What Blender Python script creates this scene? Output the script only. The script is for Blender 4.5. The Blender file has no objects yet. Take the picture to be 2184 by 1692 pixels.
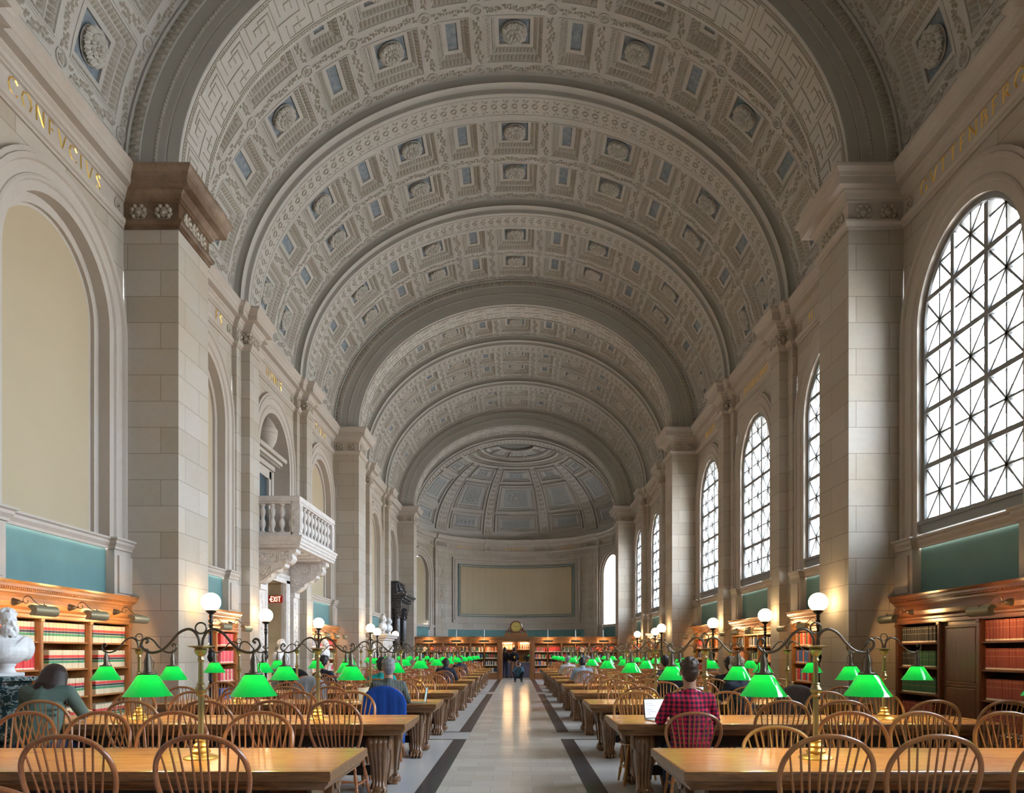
import bpy, math, random
import numpy as np
from mathutils import Vector, Matrix

PI = math.pi
SC = bpy.context.scene
COL = SC.collection
rnd = random.Random(7)

# ------------------------------------------------------------------ camera
cam_d = bpy.data.cameras.new('camera')
cam = bpy.data.objects.new('camera', cam_d)
COL.objects.link(cam)
cam.location = (0.06, 0.0, 1.48)
cam.rotation_euler = (PI / 2, 0, 0)
cam_d.sensor_width = 36.0
cam_d.lens = 1600.0 / 2184.0 * 36.0
cam_d.shift_x = -11.0 / 2184.0
cam_d.shift_y = 546.0 / 2184.0
cam_d.clip_start = 0.05
cam_d.clip_end = 400
SC.camera = cam

# ------------------------------------------------------------------ colour management, sampling helpers
SC.view_settings.view_transform = 'Standard'
SC.view_settings.look = 'None'
SC.view_settings.gamma = 1.0
SC.view_settings.use_curve_mapping = False
SC.view_settings.exposure = 1.0
cy = SC.cycles
cy.max_bounces = 7
cy.diffuse_bounces = 5
cy.glossy_bounces = 3
cy.transmission_bounces = 4
cy.transparent_max_bounces = 8
cy.caustics_reflective = False
cy.caustics_refractive = False
cy.sample_clamp_indirect = 4.0
cy.use_adaptive_sampling = True
cy.adaptive_threshold = 0.02
try:
    cy.use_denoising = True
    cy.denoiser = 'OPENIMAGEDENOISE'
    cy.use_light_tree = True
except Exception:
    pass

# ------------------------------------------------------------------ overcast sky
SKY = 24.0
w = bpy.data.worlds.new('overcast_sky'); SC.world = w
w.use_nodes = True
nt = w.node_tree; nt.nodes.clear()
out = nt.nodes.new('ShaderNodeOutputWorld')
bg = nt.nodes.new('ShaderNodeBackground')
tc = nt.nodes.new('ShaderNodeTexCoord')
sx = nt.nodes.new('ShaderNodeSeparateXYZ')
rp = nt.nodes.new('ShaderNodeValToRGB')
mp = nt.nodes.new('ShaderNodeMapRange')
mp.inputs['From Min'].default_value = -1; mp.inputs['From Max'].default_value = 1
nt.links.new(tc.outputs['Generated'], sx.inputs[0])
nt.links.new(sx.outputs['Z'], mp.inputs['Value'])
nt.links.new(mp.outputs[0], rp.inputs[0])
e = rp.color_ramp.elements
e[0].position = 0.0; e[0].color = (0.56, 0.57, 0.58, 1)
e[1].position = 0.47; e[1].color = (0.58, 0.60, 0.62, 1)
n = e.new(0.53); n.color = (0.77, 0.89, 1.05, 1)
n = e.new(1.0); n.color = (0.80, 0.91, 1.05, 1)
nt.links.new(rp.outputs[0], bg.inputs['Color'])
bg.inputs['Strength'].default_value = SKY
nt.links.new(bg.outputs[0], out.inputs[0])

# hall layout (metres; nave runs along +Y)
XW = 6.48            # wall plane
XP = 5.565           # pier face
XS = 6.17            # pilaster face
PITCH = 4.73
RIB0 = 13.06
ZS = 9.45            # vault springing
A0, B0 = 6.48, 5.30  # vault ellipse
A1, B1 = 5.565, 4.40 # great rib intrados
RIBS = [RIB0 + PITCH * j for j in range(-3, 8)]
MAIN = {-3: 1, 0: 1, 3: 1, 6: 1}
BAYS = [10.69 + 4.735 * 0 + PITCH * k for k in range(-2, 8)]
YB, YE, RA = -1.75, 46.8, 6.45   # added back wall, apse centre, apse radius

# daylight portals at the windows of the right wall
for yb in BAYS[:9]:
    ld = bpy.data.lights.new('window_daylight', 'AREA')
    ld.shape = 'RECTANGLE'; ld.size = 4.5; ld.size_y = 2.5
    ld.cycles.is_portal = True
    lo = bpy.data.objects.new('window_daylight', ld); COL.objects.link(lo)
    lo.location = (6.98, yb, 5.65)
    lo.rotation_euler = (0, PI / 2, 0)   # emits towards -X

# ------------------------------------------------------------------ mesh helpers
class MB:
    """collects shapes; build() links them as one mesh object"""
    def __init__(s):
        s.v = []; s.f = []; s.m = []; s.n = 0
    def add(s, verts, faces, m=0):
        verts = np.asarray(verts, dtype=float).reshape(-1, 3)
        b = s.n
        s.v.append(verts); s.n += len(verts)
        for q in faces:
            s.f.append(tuple(int(i) + b for i in q)); s.m.append(m)
        return s
    def merge(s, o, fn=None):
        v = np.concatenate(o.v) if o.v else np.zeros((0, 3))
        if fn is not None: v = fn(v)
        b = s.n; s.v.append(v); s.n += len(v)
        s.f += [tuple(i + b for i in q) for q in o.f]; s.m += o.m
        return s
    def box(s, x0, x1, y0, y1, z0, z1, m=0, skip=''):
        v = [(x0,y0,z0),(x1,y0,z0),(x1,y1,z0),(x0,y1,z0),(x0,y0,z1),(x1,y0,z1),(x1,y1,z1),(x0,y1,z1)]
        f = {'b':(0,3,2,1),'t':(4,5,6,7),'f':(0,1,5,4),'k':(2,3,7,6),'l':(3,0,4,7),'r':(1,2,6,5)}
        return s.add(v, [f[k] for k in f if k not in skip], m)
    def bbox(s, x0, x1, y0, y1, z0, z1, b=0.005, m=0):
        """box with chamfered edges"""
        xs, ys, zs = (x0, x0+b, x1-b, x1), (y0, y0+b, y1-b, y1), (z0, z0+b, z1-b, z1)
        P = {}; V = []
        def pv(i, j, k):
            if (i, j, k) not in P:
                P[(i,j,k)] = len(V); V.append((xs[i], ys[j], zs[k]))
            return P[(i,j,k)]
        F = []
        for a, bb, c in ((0,1,2),(1,2,0),(2,0,1)):
            for e, rev in ((0, True), (3, False)):
                idx = []
                for (p, q) in ((1,1),(2,1),(2,2),(1,2)):
                    t = [0,0,0]; t[a] = e; t[bb] = p; t[c] = q; idx.append(pv(*t))
                F.append(idx[::-1] if rev else idx)
        for a, bb, c in ((0,1,2),(1,2,0),(2,0,1)):
            for e in (0, 3):
                for g in (0, 3):
                    ie = 1 if e == 0 else 2; ig = 1 if g == 0 else 2
                    def q(x, y, zz):
                        t = [0,0,0]; t[a] = x; t[bb] = y; t[c] = zz; return pv(*t)
                    idx = [q(1, e, ig), q(2, e, ig), q(2, ie, g), q(1, ie, g)]
                    F.append(idx[::-1] if (e == 0) == (g == 0) else idx)
        for i in (0, 3):
            for j in (0, 3):
                for k in (0, 3):
                    ii, jj, kk = (1 if i == 0 else 2), (1 if j == 0 else 2), (1 if k == 0 else 2)
                    t3 = [pv(i, jj, kk), pv(ii, j, kk), pv(ii, jj, k)]; F.append(t3 if (i + j + k) // 3 % 2 else t3[::-1])
        return s.add(V, F, m)
    def quad(s, a, b, c, d, m=0):
        return s.add([a, b, c, d], [(0, 1, 2, 3)], m)
    def grid(s, P, m=0, closed_u=False, closed_v=False):
        """P: array (nu,nv,3)"""
        P = np.asarray(P, float); nu, nv = P.shape[:2]
        F = []
        for i in range(nu if closed_u else nu - 1):
            for j in range(nv if closed_v else nv - 1):
                a = i * nv + j; b = ((i + 1) % nu) * nv + j
                c = ((i + 1) % nu) * nv + (j + 1) % nv; d = i * nv + (j + 1) % nv
                F.append((a, b, c, d))
        return s.add(P.reshape(-1, 3), F, m)
    def lathe(s, prof, n=16, c=(0, 0, 0), m=0, cap=True, ax=None):
        """prof: list of (r,z)"""
        P = np.zeros((n, len(prof), 3))
        for i in range(n):
            t = 2 * PI * i / n
            for j, (r, z) in enumerate(prof):
                P[i, j] = (r * math.cos(t), r * math.sin(t), z)
        if ax is not None:
            R = Vector((0, 0, 1)).rotation_difference(Vector(ax).normalized()).to_matrix()
            P = P @ np.array(R).T
        P = P + np.array(c)
        b = s.n
        s.grid(P, m, closed_u=True)
        if cap:
            L = len(prof)
            if prof[0][0] > 1e-4: s.f.append(tuple(b + i * L for i in range(n))[::-1]); s.m.append(m)
            if prof[-1][0] > 1e-4: s.f.append(tuple(b + i * L + L - 1 for i in range(n))); s.m.append(m)
        return s
    def tube(s, pts, r, n=8, m=0, cap=True, flat=1.0, closed=False):
        pts = [Vector(p) for p in pts]; k = len(pts)
        rr = r if hasattr(r, '__len__') else [r] * k
        T = []
        for i in range(k):
            if closed: t = pts[(i + 1) % k] - pts[i - 1]
            else: t = pts[min(i + 1, k - 1)] - pts[max(i - 1, 0)]
            T.append(t.normalized())
        up = Vector((0, 0, 1)) if abs(T[0].z) < 0.9 else Vector((0, 1, 0))
        nrm = T[0].cross(up).normalized()
        P = np.zeros((k, n, 3))
        for i in range(k):
            if i: nrm = (nrm - T[i] * nrm.dot(T[i])).normalized()
            bi = T[i].cross(nrm)
            for j in range(n):
                a = 2 * PI * j / n
                P[i, j] = pts[i] + (nrm * math.cos(a) * rr[i] + bi * math.sin(a) * rr[i] * flat)
        b = s.n
        s.grid(P, m, closed_u=closed, closed_v=True)
        if cap and not closed:
            s.f.append(tuple(b + j for j in range(n))); s.m.append(m)
            s.f.append(tuple(b + (k - 1) * n + j for j in range(n))[::-1]); s.m.append(m)
        return s
    def prism(s, poly, z0, z1, m=0, fn=None):
        """poly (x,y) extruded along z; fn maps points"""
        n = len(poly)
        v = [(x, y, z0) for x, y in poly] + [(x, y, z1) for x, y in poly]
        if fn: v = [fn(*p) for p in v]
        f = [tuple(range(n))[::-1], tuple(range(n, 2 * n))]
        f += [(i, (i + 1) % n, n + (i + 1) % n, n + i) for i in range(n)]
        return s.add(v, f, m)
    def ellipsoid(s, c, r, nu=12, nv=8, m=0, R=None):
        prof = [(math.cos(-PI/2 + PI*j/nv), math.sin(-PI/2 + PI*j/nv)) for j in range(nv + 1)]
        P = np.zeros((nu, nv + 1, 3))
        for i in range(nu):
            t = 2 * PI * i / nu
            for j, (q, z) in enumerate(prof):
                P[i, j] = (q * math.cos(t) * r[0], q * math.sin(t) * r[1], z * r[2])
        if R is not None: P = P @ np.array(R).T
        return s.grid(P + np.array(c), m, closed_u=True)
    def capsule(s, a, b, ra, rb, n=12, m=0, k=4):
        a = Vector(a); b = Vector(b); d = (b - a); L = d.length
        prof = [(max(1e-5, ra * math.cos(-PI/2 + PI/2*j/k)), ra * math.sin(-PI/2 + PI/2*j/k)) for j in range(k + 1)]
        prof += [(max(1e-5, rb * math.cos(PI/2*j/k)), L + rb * math.sin(PI/2*j/k)) for j in range(k + 1)]
        return s.lathe(prof, n, tuple(a), m, cap=False, ax=tuple(d.normalized()) if L > 1e-6 else (0, 0, 1))
    def mesh(s, name, mats, smooth=None):
        me = bpy.data.meshes.new(name)
        v = np.concatenate(s.v) if s.v else np.zeros((0, 3))
        me.vertices.add(len(v)); me.vertices.foreach_set('co', v.ravel())
        lens = np.array([len(q) for q in s.f], dtype=np.int32)
        idx = np.array([i for q in s.f for i in q], dtype=np.int32)
        me.loops.add(len(idx)); me.loops.foreach_set('vertex_index', idx)
        me.polygons.add(len(lens))
        st = np.zeros(len(lens), np.int32); st[1:] = np.cumsum(lens)[:-1]
        me.polygons.foreach_set('loop_start', st)
        try: me.polygons.foreach_set('loop_total', lens)
        except Exception: pass
        if not isinstance(mats, (list, tuple)): mats = [mats]
        for mt in mats: me.materials.append(mt)
        me.polygons.foreach_set('material_index', np.array(s.m, dtype=np.int32))
        me.update(calc_edges=True); me.validate()
        if not smooth:
            me.polygons.foreach_set('use_smooth', np.zeros(len(me.polygons), dtype=bool))
        else:
            me.polygons.foreach_set('use_smooth', np.ones(len(me.polygons), dtype=bool))
            me.set_sharp_from_angle(angle=math.radians(smooth))
        return me
    def build(s, name, mats, parent=None, smooth=None, loc=(0, 0, 0), rot=(0, 0, 0)):
        return link(name, s.mesh(name, mats, smooth), parent, loc, rot)

def link(name, me, parent=None, loc=(0, 0, 0), rot=(0, 0, 0)):
    o = bpy.data.objects.new(name, me); COL.objects.link(o)
    o.parent = parent; o.location = loc; o.rotation_euler = rot
    return o
def empty(name, loc=(0, 0, 0), rz=0.0):
    o = bpy.data.objects.new(name, None); COL.objects.link(o)
    o.location = loc; o.rotation_euler = (0, 0, rz); o.empty_display_size = 0.1
    return o
def tag(o, label, cat, group=None):
    o['label'] = label; o['category'] = cat
    if group: o['group'] = group
    return o
def struct(o):
    o['kind'] = 'structure'; return o
KIDS = {}
def kid(parent, o):
    KIDS.setdefault(parent.name, []).append(o); o.parent = parent; return o
def dup(root, loc=None, rz=None, parent=None, tone=None):
    """copy of a thing with copies of its parts and sub-parts (meshes shared)"""
    c = root.copy(); COL.objects.link(c)
    if parent is not None: c.parent = parent
    if loc is not None: c.location = loc
    if rz is not None: c.rotation_euler = (0, 0, rz)
    if tone is not None: c['tone'] = tone
    for ch in KIDS.get(root.name, []):
        dup(ch, parent=c, tone=tone)
    return c
ORD = ['first','second','third','fourth','fifth','sixth','seventh','eighth','ninth','tenth','eleventh','twelfth',
       'thirteenth','fourteenth','fifteenth','sixteenth','seventeenth','eighteenth','nineteenth','twentieth']
def crv(pts, n=8, closed=False):
    """Catmull-Rom through pts"""
    p = [np.array(q, float) for q in pts]; o = []
    k = len(p)
    rng = range(k if closed else k - 1)
    for i in rng:
        p0 = p[(i - 1) % k] if (closed or i > 0) else 2 * p[0] - p[1]
        p1 = p[i]; p2 = p[(i + 1) % k]
        p3 = p[(i + 2) % k] if (closed or i + 2 < k) else 2 * p[-1] - p[-2]
        for j in range(n):
            t = j / n
            o.append(0.5 * ((2*p1) + (-p0+p2)*t + (2*p0-5*p1+4*p2-p3)*t*t + (-p0+3*p1-3*p2+p3)*t**3))
    if not closed: o.append(p[-1])
    return [tuple(q) for q in o]
def remesh(o, voxel, smooth_it=2):
    """turn overlapping closed shapes into one continuous skin"""
    md = o.modifiers.new('r', 'REMESH'); md.mode = 'VOXEL'; md.voxel_size = voxel; md.use_smooth_shade = True
    if smooth_it:
        ms = o.modifiers.new('s', 'SMOOTH'); ms.iterations = smooth_it; ms.factor = 0.5
    dg = bpy.context.evaluated_depsgraph_get(); dg.update()
    me = bpy.data.meshes.new_from_object(o.evaluated_get(dg))
    mats = [m for m in o.data.materials]
    o.modifiers.clear(); o.data = me
    if len(me.materials) == 0:
        for m in mats: me.materials.append(m)
    me.polygons.foreach_set('use_smooth', np.ones(len(me.polygons), dtype=bool))
    me.polygons.foreach_set('material_index', np.zeros(len(me.polygons), dtype=np.int32))
    return o
# ------------------------------------------------------------------ materials
def newmat(name):
    m = bpy.data.materials.new(name); m.use_nodes = True
    nt = m.node_tree; b = nt.nodes['Principled BSDF']
    return m, nt, b
def N(nt, t, **kw):
    n = nt.nodes.new(t)
    for k, v in kw.items():
        if k in n.inputs: n.inputs[k].default_value = v
        else: setattr(n, k, v)
    return n
def rgba(c): return (c[0], c[1], c[2], 1.0)
def plain(name, col, rough=0.6, metal=0.0, spec=0.5, coat=0.0):
    m, nt, b = newmat(name)
    b.inputs['Base Color'].default_value = rgba(col); b.inputs['Roughness'].default_value = rough
    b.inputs['Metallic'].default_value = metal; b.inputs['Specular IOR Level'].default_value = spec
    b.inputs['Coat Weight'].default_value = coat
    return m
def mixc(nt, fac, c1, c2, mode='MIX'):
    n = nt.nodes.new('ShaderNodeMix'); n.data_type = 'RGBA'; n.blend_type = mode
    for s, v in ((n.inputs[0], fac), (n.inputs[6], c1), (n.inputs[7], c2)):
        if hasattr(v, 'links') or hasattr(v, 'is_linked'): nt.links.new(v, s)
        elif isinstance(v, (int, float)): s.default_value = v
        else: s.default_value = rgba(v)
    return n.outputs[2]
def ramp(nt, src, stops):
    r = nt.nodes.new('ShaderNodeValToRGB'); e = r.color_ramp.elements
    while len(e) < len(stops): e.new(0.5)
    for i, (p, c) in enumerate(stops):
        e[i].position = p; e[i].color = rgba(c) if len(c) == 3 else c
    nt.links.new(src, r.inputs[0]); return r.outputs[0]
def objvec(nt, scale=(1, 1, 1), kind='Object'):
    tc = nt.nodes.new('ShaderNodeTexCoord'); mp = nt.nodes.new('ShaderNodeMapping')
    mp.inputs['Scale'].default_value = scale
    nt.links.new(tc.outputs[kind], mp.inputs[0]); return mp.outputs[0]
def noise(nt, vec, scale, detail=4, rough=0.55, dist=0.0):
    n = N(nt, 'ShaderNodeTexNoise', Scale=scale, Detail=detail, Roughness=rough, Distortion=dist)
    nt.links.new(vec, n.inputs['Vector']); return n.outputs['Fac']
def bump(nt, b, h, strength=0.3, dist=0.01):
    n = N(nt, 'ShaderNodeBump', Strength=strength, Distance=dist)
    nt.links.new(h, n.inputs['Height']); nt.links.new(n.outputs[0], b.inputs['Normal'])

def stone_mat(name, base, joint, stain, joints=True, rough=0.75):
    m, nt, b = newmat(name)
    tc = nt.nodes.new('ShaderNodeTexCoord'); sx = nt.nodes.new('ShaderNodeSeparateXYZ')
    nt.links.new(tc.outputs['Object'], sx.inputs[0])
    ad = N(nt, 'ShaderNodeMath', operation='ADD'); nt.links.new(sx.outputs[0], ad.inputs[0]); nt.links.new(sx.outputs[1], ad.inputs[1])
    cb = nt.nodes.new('ShaderNodeCombineXYZ'); nt.links.new(ad.outputs[0], cb.inputs[0]); nt.links.new(sx.outputs[2], cb.inputs[1])
    n1 = noise(nt, tc.outputs['Object'], 0.9, 5, 0.6)
    n2 = noise(nt, tc.outputs['Object'], 14.0, 4, 0.65)
    c = mixc(nt, ramp(nt, n1, [(0.42, (0, 0, 0)), (0.72, (1, 1, 1))]), base, stain)
    c = mixc(nt, ramp(nt, n2, [(0.35, (0.0, 0, 0)), (0.75, (0.35, 0.35, 0.35))]), c, tuple(x * 0.8 for x in base))
    if joints:
        br = N(nt, 'ShaderNodeTexBrick', Scale=1.0)
        br.inputs['Brick Width'].default_value = 1.1; br.inputs['Row Height'].default_value = 0.435
        br.inputs['Mortar Size'].default_value = 0.0045; br.inputs['Mortar Smooth'].default_value = 0.1
        br.inputs['Bias'].default_value = 0.0
        br.inputs['Color1'].default_value = (1, 1, 1, 1); br.inputs['Color2'].default_value = (0.86, 0.84, 0.80, 1)
        br.inputs['Mortar'].default_value = rgba(joint)
        nt.links.new(cb.outputs[0], br.inputs['Vector'])
        c = mixc(nt, 1.0, c, br.outputs['Color'], 'MULTIPLY')
        bump(nt, b, br.outputs['Fac'], -0.5, 0.004)
    nt.links.new(c, b.inputs['Base Color']); b.inputs['Roughness'].default_value = rough
    return m
STONE = stone_mat('limestone_ashlar', (0.46, 0.41, 0.35), (0.45, 0.41, 0.36), (0.45, 0.365, 0.275))
TRIM = stone_mat('limestone_trim', (0.46, 0.40, 0.34), (0.5, 0.5, 0.5), (0.42, 0.35, 0.285), joints=False)
CARVE = stone_mat('carved_limestone', (0.42, 0.36, 0.29), (0.5, 0.5, 0.5), (0.36, 0.30, 0.23), joints=False)
STAINED = stone_mat('water_stained_limestone', (0.10, 0.055, 0.028), (0.5, 0.5, 0.5), (0.34, 0.24, 0.16), joints=False, rough=0.5)
PLASTER = stone_mat('vault_plaster', (0.46, 0.43, 0.385), (1, 1, 1), (0.42, 0.39, 0.345), joints=False, rough=0.85)
RIBGREY = stone_mat('rib_plaster_grey', (0.42, 0.405, 0.365), (1, 1, 1), (0.39, 0.37, 0.33), joints=False, rough=0.85)
RELIEF = stone_mat('relief_plaster', (0.39, 0.35, 0.29), (1, 1, 1), (0.33, 0.29, 0.235), joints=False, rough=0.85)
def flaky_blue():
    m, nt, b = newmat('blue_painted_coffer')
    v = objvec(nt)
    n = noise(nt, v, 9, 5, 0.7)
    c = mixc(nt, ramp(nt, n, [(0.4, (0, 0, 0)), (0.65, (1, 1, 1))]), (0.155, 0.19, 0.225), (0.27, 0.29, 0.30))
    nt.links.new(c, b.inputs['Base Color']); b.inputs['Roughness'].default_value = 0.9
    return m
BLUE = flaky_blue()
ROSETTE = plain('rosette_plaster', (0.50, 0.47, 0.415), 0.8)
BLUEGREY = plain('blue_grey_dome_panel', (0.33, 0.345, 0.35), 0.9)
DOMEGREY = plain('pale_dome_panel', (0.43, 0.42, 0.395), 0.9)
DOMEORN = plain('dome_arabesque_paint', (0.46, 0.40, 0.34), 0.9)
def wash(name, c1, c2, scale=1.3, rough=0.8, det=5):
    m, nt, b = newmat(name)
    n = noise(nt, objvec(nt), scale, det, 0.6)
    nt.links.new(mixc(nt, ramp(nt, n, [(0.35, (0, 0, 0)), (0.7, (1, 1, 1))]), c1, c2), b.inputs['Base Color'])
    b.inputs['Roughness'].default_value = rough
    return m
CANVAS = wash('buff_canvas_panel', (0.42, 0.335, 0.215), (0.40, 0.315, 0.20), 0.6, 0.85)
TEAL = wash('teal_wall_paint', (0.095, 0.20, 0.195), (0.11, 0.225, 0.22), 2.0, 0.7)
MARBLEW = wash('white_marble', (0.80, 0.79, 0.78), (0.68, 0.68, 0.69), 3.0, 0.35)
ISTRIA = wash('pale_carved_marble', (0.66, 0.60, 0.55), (0.55, 0.49, 0.44), 5.0, 0.5)
BROWNSTONE = wash('brown_marble', (0.30, 0.22, 0.13), (0.38, 0.28, 0.17), 2.5, 0.35)
def veined(name, dark, mid, vein, scale, rough=0.15, width=0.03):
    m, nt, b = newmat(name)
    v = objvec(nt)
    n = N(nt, 'ShaderNodeTexNoise', Scale=scale, Detail=6, Roughness=0.6, Distortion=1.2); nt.links.new(v, n.inputs['Vector'])
    f = n.outputs['Fac']
    ve = ramp(nt, f, [(0.5 - width, (0, 0, 0)), (0.5, (1, 1, 1)), (0.5 + width, (0, 0, 0))])
    base = mixc(nt, noise(nt, v, scale * 2.2, 5), dark, mid)
    nt.links.new(mixc(nt, ve, base, vein), b.inputs['Base Color']); b.inputs['Roughness'].default_value = rough
    return m
GREENM = veined('green_veined_marble', (0.008, 0.018, 0.022), (0.03, 0.07, 0.08), (0.38, 0.45, 0.45), 6.0)
BLACKM = veined('black_marble', (0.012, 0.012, 0.014), (0.05, 0.045, 0.045), (0.16, 0.15, 0.15), 9.0, 0.2, 0.02)
GREYM = veined('grey_green_marble', (0.16, 0.17, 0.14), (0.30, 0.29, 0.24), (0.45, 0.43, 0.38), 5.0, 0.25)

def wood(name, c1, c2, axis='x', rough=0.35, coat=0.3, scale=1.0, tone=False):
    m, nt, b = newmat(name)
    s = {'x': (1.5, 14, 14), 'y': (14, 1.5, 14), 'z': (14, 14, 1.5)}[axis]
    v = objvec(nt, tuple(k * scale for k in s))
    n = noise(nt, v, 2.2, 6, 0.65, 0.6)
    n2 = noise(nt, v, 9.0, 3, 0.6)
    c = mixc(nt, ramp(nt, n, [(0.32, (0, 0, 0)), (0.66, (1, 1, 1))]), c1, c2)
    c = mixc(nt, ramp(nt, n2, [(0.5, (0, 0, 0)), (0.8, (0.4, 0.4, 0.4))]), c, tuple(x * 0.6 for x in c1))
    if tone:
        at = nt.nodes.new('ShaderNodeAttribute'); at.attribute_type = 'OBJECT'; at.attribute_name = 'tone'
        c = mixc(nt, at.outputs['Fac'], c, (0.50, 0.26, 0.075))
    nt.links.new(c, b.inputs['Base Color']); b.inputs['Roughness'].default_value = rough
    b.inputs['Coat Weight'].default_value = coat; b.inputs['Coat Roughness'].default_value = 0.15
    return m
OAK = wood('golden_oak', (0.27, 0.105, 0.030), (0.44, 0.19, 0.055), 'y', 0.35)
OAKZ = wood('golden_oak_upright', (0.27, 0.105, 0.030), (0.44, 0.19, 0.055), 'z', 0.35)
WALNUT = wood('red_brown_walnut', (0.085, 0.028, 0.014), (0.15, 0.055, 0.025), 'y', 0.28)
WALNUTZ = wood('red_brown_walnut_upright', (0.085, 0.028, 0.014), (0.15, 0.055, 0.025), 'z', 0.28)
TOP = wood('oak_tabletop', (0.50, 0.19, 0.042), (0.70, 0.33, 0.085), 'x', 0.27, 0.25, 0.8)
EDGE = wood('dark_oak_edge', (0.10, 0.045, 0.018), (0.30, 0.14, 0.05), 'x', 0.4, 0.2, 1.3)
LEGW = wood('carved_oak_leg', (0.13, 0.062, 0.027), (0.26, 0.13, 0.06), 'z', 0.33, 0.4)
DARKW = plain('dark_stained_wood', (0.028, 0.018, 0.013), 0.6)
CHAIRW = wood('bow_back_chair_wood', (0.27, 0.085, 0.032), (0.42, 0.15, 0.055), 'z', 0.3, 0.4, 1.0, tone=True)
SCREENW = wood('screen_oak', (0.16, 0.062, 0.022), (0.28, 0.12, 0.042), 'z', 0.4)

BRASS = plain('aged_brass', (0.46, 0.36, 0.18), 0.32, 0.9)
BRASSY = plain('polished_brass', (0.72, 0.48, 0.16), 0.38, 0.9)
BRONZE = plain('dull_bronze', (0.15, 0.125, 0.095), 0.38, 0.8)
OLIVE = plain('olive_brass_shade', (0.34, 0.30, 0.19), 0.45, 0.6)
IRON = plain('black_iron', (0.018, 0.017, 0.018), 0.4, 0.5)
GOLD = plain('gilding', (0.85, 0.55, 0.14), 0.35, 0.75)
FRAME = plain('window_bronze_paint', (0.22, 0.22, 0.215), 0.5)
WHITE = plain('white_paint', (0.75, 0.75, 0.74), 0.5)
def emis(name, col, s, base=None):
    m, nt, b = newmat(name)
    b.inputs['Base Color'].default_value = rgba(base or col)
    b.inputs['Emission Color'].default_value = rgba(col); b.inputs['Emission Strength'].default_value = s
    b.inputs['Roughness'].default_value = 0.2
    return m
GLOBE = emis('opal_glass_globe', (1.0, 0.70, 0.36), 10.0, (0.9, 0.9, 0.9))
BULB = emis('desk_bulb', (1.0, 0.72, 0.38), 400.0)
TUBE = emis('shelf_light_tube', (1.0, 0.60, 0.26), 70.0)
def green_glass():
    m, nt, b = newmat('green_cased_glass')
    b.inputs['Base Color'].default_value = (0.0, 0.42, 0.08, 1); b.inputs['Roughness'].default_value = 0.06
    b.inputs['Coat Weight'].default_value = 1.0; b.inputs['Coat Roughness'].default_value = 0.03
    b.inputs['Emission Color'].default_value = (0.0, 0.62, 0.13, 1); b.inputs['Emission Strength'].default_value = 0.18
    t = N(nt, 'ShaderNodeBsdfTranslucent'); t.inputs['Color'].default_value = (0.09, 0.75, 0.24, 1)
    mx = N(nt, 'ShaderNodeMixShader'); mx.inputs[0].default_value = 0.4
    nt.links.new(b.outputs[0], mx.inputs[1]); nt.links.new(t.outputs[0], mx.inputs[2])
    nt.links.new(mx.outputs[0], nt.nodes['Material Output'].inputs[0])
    return m
GREEN = green_glass()
OPALIN = plain('white_shade_lining', (0.85, 0.88, 0.84), 0.4)
def pane_mat():
    m, nt, b = newmat('window_glass')
    tr = N(nt, 'ShaderNodeBsdfTransparent'); tr.inputs['Color'].default_value = (0.93, 0.96, 0.97, 1)
    gl = N(nt, 'ShaderNodeBsdfGlossy', Roughness=0.04); gl.inputs['Color'].default_value = (0.9, 0.95, 1, 1)
    mx = N(nt, 'ShaderNodeMixShader'); mx.inputs[0].default_value = 0.06
    nt.links.new(tr.outputs[0], mx.inputs[1]); nt.links.new(gl.outputs[0], mx.inputs[2])
    nt.links.new(mx.outputs[0], nt.nodes['Material Output'].inputs[0])
    return m
PANE = pane_mat()

def floor_mats():
    m, nt, b = newmat('aisle_marble_slabs')
    tc = nt.nodes.new('ShaderNodeTexCoord')
    br = N(nt, 'ShaderNodeTexBrick', Scale=1.0)
    br.inputs['Brick Width'].default_value = 0.46; br.inputs['Row Height'].default_value = 0.36
    br.inputs['Mortar Size'].default_value = 0.0015; br.inputs['Bias'].default_value = 0.0
    br.inputs['Color1'].default_value = (0.74, 0.69, 0.61, 1); br.inputs['Color2'].default_value = (0.60, 0.54, 0.46, 1)
    br.inputs['Mortar'].default_value = (0.28, 0.24, 0.19, 1)
    nt.links.new(tc.outputs['Object'], br.inputs['Vector'])
    n = noise(nt, tc.outputs['Object'], 2.2, 6, 0.65, 0.8)
    c = mixc(nt, ramp(nt, n, [(0.35, (0, 0, 0)), (0.75, (0.5, 0.5, 0.5))]), br.outputs['Color'], (0.66, 0.65, 0.64))
    nt.links.new(c, b.inputs['Base Color']); b.inputs['Roughness'].default_value = 0.16
    m2, nt, b = newmat('pale_terrazzo')
    tc = nt.nodes.new('ShaderNodeTexCoord')
    n = noise(nt, tc.outputs['Object'], 120, 3, 0.7)
    n2 = noise(nt, tc.outputs['Object'], 1.2, 4, 0.6)
    c = mixc(nt, ramp(nt, n, [(0.4, (0, 0, 0)), (0.62, (1, 1, 1))]), (0.54, 0.55, 0.55), (0.72, 0.73, 0.73))
    c = mixc(nt, ramp(nt, n2, [(0.4, (0, 0, 0)), (0.8, (0.5, 0.5, 0.5))]), c, (0.52, 0.50, 0.47))
    nt.links.new(c, b.inputs['Base Color']); b.inputs['Roughness'].default_value = 0.2
    m3, nt, b = newmat('dark_slate_strip')
    tc = nt.nodes.new('ShaderNodeTexCoord')
    n = noise(nt, tc.outputs['Object'], 18, 5, 0.7)
    c = mixc(nt, n, (0.036, 0.042, 0.054), (0.066, 0.074, 0.09))
    nt.links.new(c, b.inputs['Base Color']); b.inputs['Roughness'].default_value = 0.2
    return m, m2, m3
F_AISLE, F_TERR, F_DARK = floor_mats()

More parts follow.
